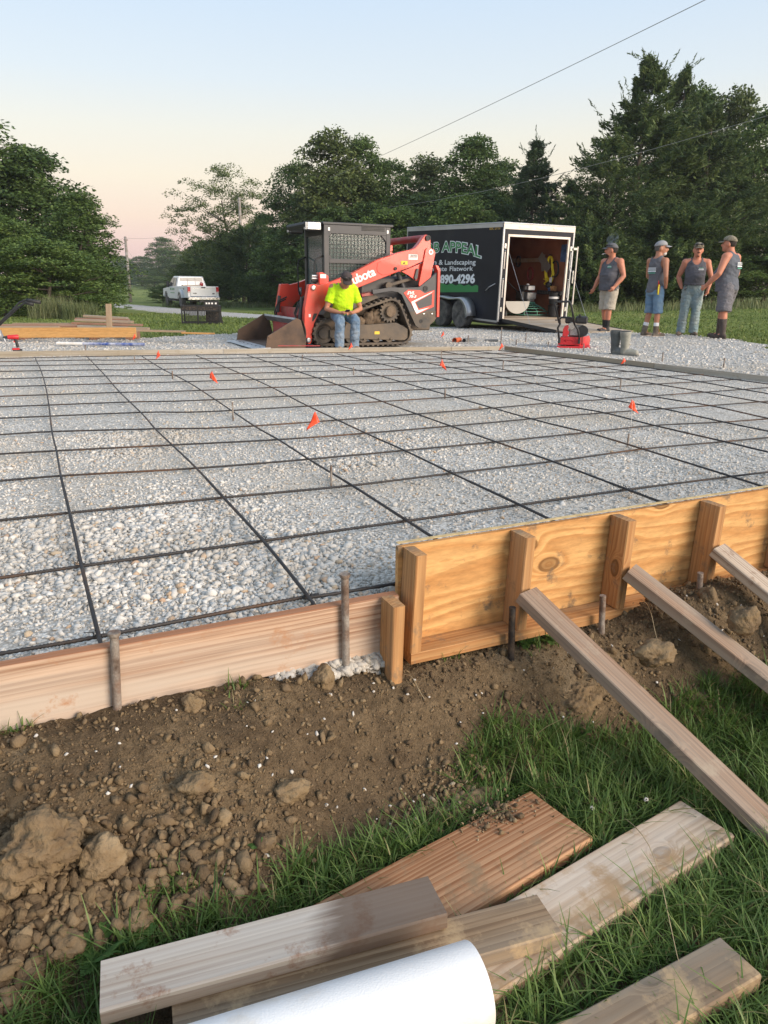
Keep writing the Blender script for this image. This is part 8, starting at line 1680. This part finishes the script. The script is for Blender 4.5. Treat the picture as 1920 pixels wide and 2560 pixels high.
MB().tube([kp(*p) for p in ((170, 490, -.02), (72, 175, -.12), (95, 135, -.12), (310, 130, -.12), (345, 180, -.12), (425, 500, -.02))], .017, 8).build('upper_handle', MATS['black_steel'], pcx, smooth=True)
for x_ in (190, 525): MB().bb(kp(x_ - 22, 0)[0], kp(x_ + 22, 0)[0], -.02, .04, kp(0, 830)[2], kp(0, 745)[2], .01).build('handle_mount', MATS['black_rubber'], pcx)
MB().cyl(kp(95, 442, .0), kp(165, 440, .0), .009, 8).build('throttle_lever', MATS['black_steel'], pcx)
# ------------------------------------------------------------------ concrete boots
plain('boot_rubber', (.22, .225, .19), .7, var=.35, scale=9, dirt=(.34, .33, .29), dirt_amt=.45, bmp=.3, bscale=25); plain('boot_rubber_dark', (.085, .095, .095), .6, var=.3, scale=9, dirt=(.2, .2, .18), dirt_amt=.25)
bq_ = Vector(gH(1552, 889)); br_ = bearing(1545)
for k, (dx, dy, mt, lab) in enumerate(((-.03, .10, 'boot_rubber_dark', 'dark rubber boot, the one standing behind its pair'), (.03, -.02, 'boot_rubber', 'cement splashed rubber boot standing in front of its pair'))):
    bo_ = thing('rubber_boot', lab, 'boot', (bq_.x + dx * math.cos(br_), bq_.y - dx * math.sin(br_) + dy, Hs(bq_.x, bq_.y) + .01), -br_ - .5 + .2 * k, 'rubber boots by the form'); mb = MB()
    mb.tube([(0, 0, .02), (.0, 0, .10), (.0, 0, .20), (-.005, 0, .30), (-.005, 0, .345)], [.055, .060, .068, .082, .088], 18); limb(mb, [(0, 0, .05), (.09, 0, .05), (.17, 0, .045)], [.055, .052, .045]); grow('boot_shell', mb, MATS[mt], bo_, .009, 3); MB().bb(-.06, .21, -.05, .05, -.012, .018, .008).build('sole', MATS['boot_rubber_dark'], bo_); MB().lathe([(.080, 0), (.074, .004)], (-.005, 0, .349), 'z', 18).build('opening', MATS['black_rubber'], bo_)
# ------------------------------------------------------------------ pipe ends in the gravel behind the far corner
plain('pipe_orange', (.48, .10, .03), .6, var=.2, scale=8); plain('pipe_grey', (.15, .155, .155), .6, var=.3, scale=8)
for (a_, b2, r, mt, lab) in (((1136, 857), (1152, 856), .05, 'pipe_orange', 'orange pipe end lying behind the far form corner'), ((1160, 857), (1192, 855), .045, 'pipe_grey', 'dark grey pipe piece beside the orange pipe end'), ((1212, 855), (1248, 856), .03, 'pipe_grey', 'thin grey pipe piece near the tall corner pin')):
    A = Vector(gH(*a_)); B = Vector(gH(*b2)); B = Vector((B.x, B.y + .05, B.z)); mb = MB(); n = 20; d = (B - A).normalized(); s_ = Vector((-d.y, d.x, 0)).normalized(); u_ = d.cross(s_); vs = []; fs = []
    for (P_, r_) in ((A, r), (B, r), (B, r * .85), (A, r * .85)):
        for j in range(n): a = 2 * math.pi * j / n; vs.append(P_ + Vector((0, 0, r * .8)) + s_ * r_ * math.cos(a) + u_ * r_ * math.sin(a))
    for i in range(4):
        for j in range(n): fs.append((i * n + j, i * n + (j + 1) % n, ((i + 1) % 4) * n + (j + 1) % n, ((i + 1) % 4) * n + j))
    tag(mb.add(vs, fs).build('pipe_piece', MATS[mt], smooth=40), lab, 'pipe')
# cigarette smoke hanging above the smoker
m = bpy.data.materials.new('smoke'); m.use_nodes = True; nt = m.node_tree
for n in list(nt.nodes):
    if n.type != 'OUTPUT_MATERIAL': nt.nodes.remove(n)
vp = nt.nodes.new('ShaderNodeVolumePrincipled'); vp.inputs['Color'].default_value = (.55, .70, .95, 1); mp = coords(nt); nz = noise(nt, mp, 9, 4, .6); rr_ = nt.nodes.new('ShaderNodeMapRange'); rr_.inputs['From Min'].default_value = .48; rr_.inputs['From Max'].default_value = .72; rr_.inputs['To Min'].default_value = 0; rr_.inputs['To Max'].default_value = 2.2; nt.links.new(nz.outputs[0], rr_.inputs[0]); nt.links.new(rr_.outputs[0], vp.inputs['Density']); nt.links.new(vp.outputs[0], [n for n in nt.nodes if n.type == 'OUTPUT_MATERIAL'][0].inputs['Volume'])
sm = MB().ell((0, 0, 0), (.14, .14, .17), 16, 12).build('cigarette_smoke', m); sm.location = gd(1532, 598, float((gH(1514, 831) - CAM) @ FW)); kind(sm, 'stuff')
# ------------------------------------------------------------------ morning haze
HZ = bpy.data.materials.new('haze'); HZ.use_nodes = True; nt = HZ.node_tree
for n in list(nt.nodes):
    if n.type != 'OUTPUT_MATERIAL': nt.nodes.remove(n)
vp = nt.nodes.new('ShaderNodeVolumePrincipled'); vp.inputs['Color'].default_value = (.86, .90, .96, 1); vp.inputs['Density'].default_value = .00045; vp.inputs['Anisotropy'].default_value = .2
nt.links.new(vp.outputs[0], [n for n in nt.nodes if n.type == 'OUTPUT_MATERIAL'][0].inputs['Volume'])
kind(MB().bb(-460, 560, -95, 960, -4.5, 17.5).build('haze', HZ), 'stuff')
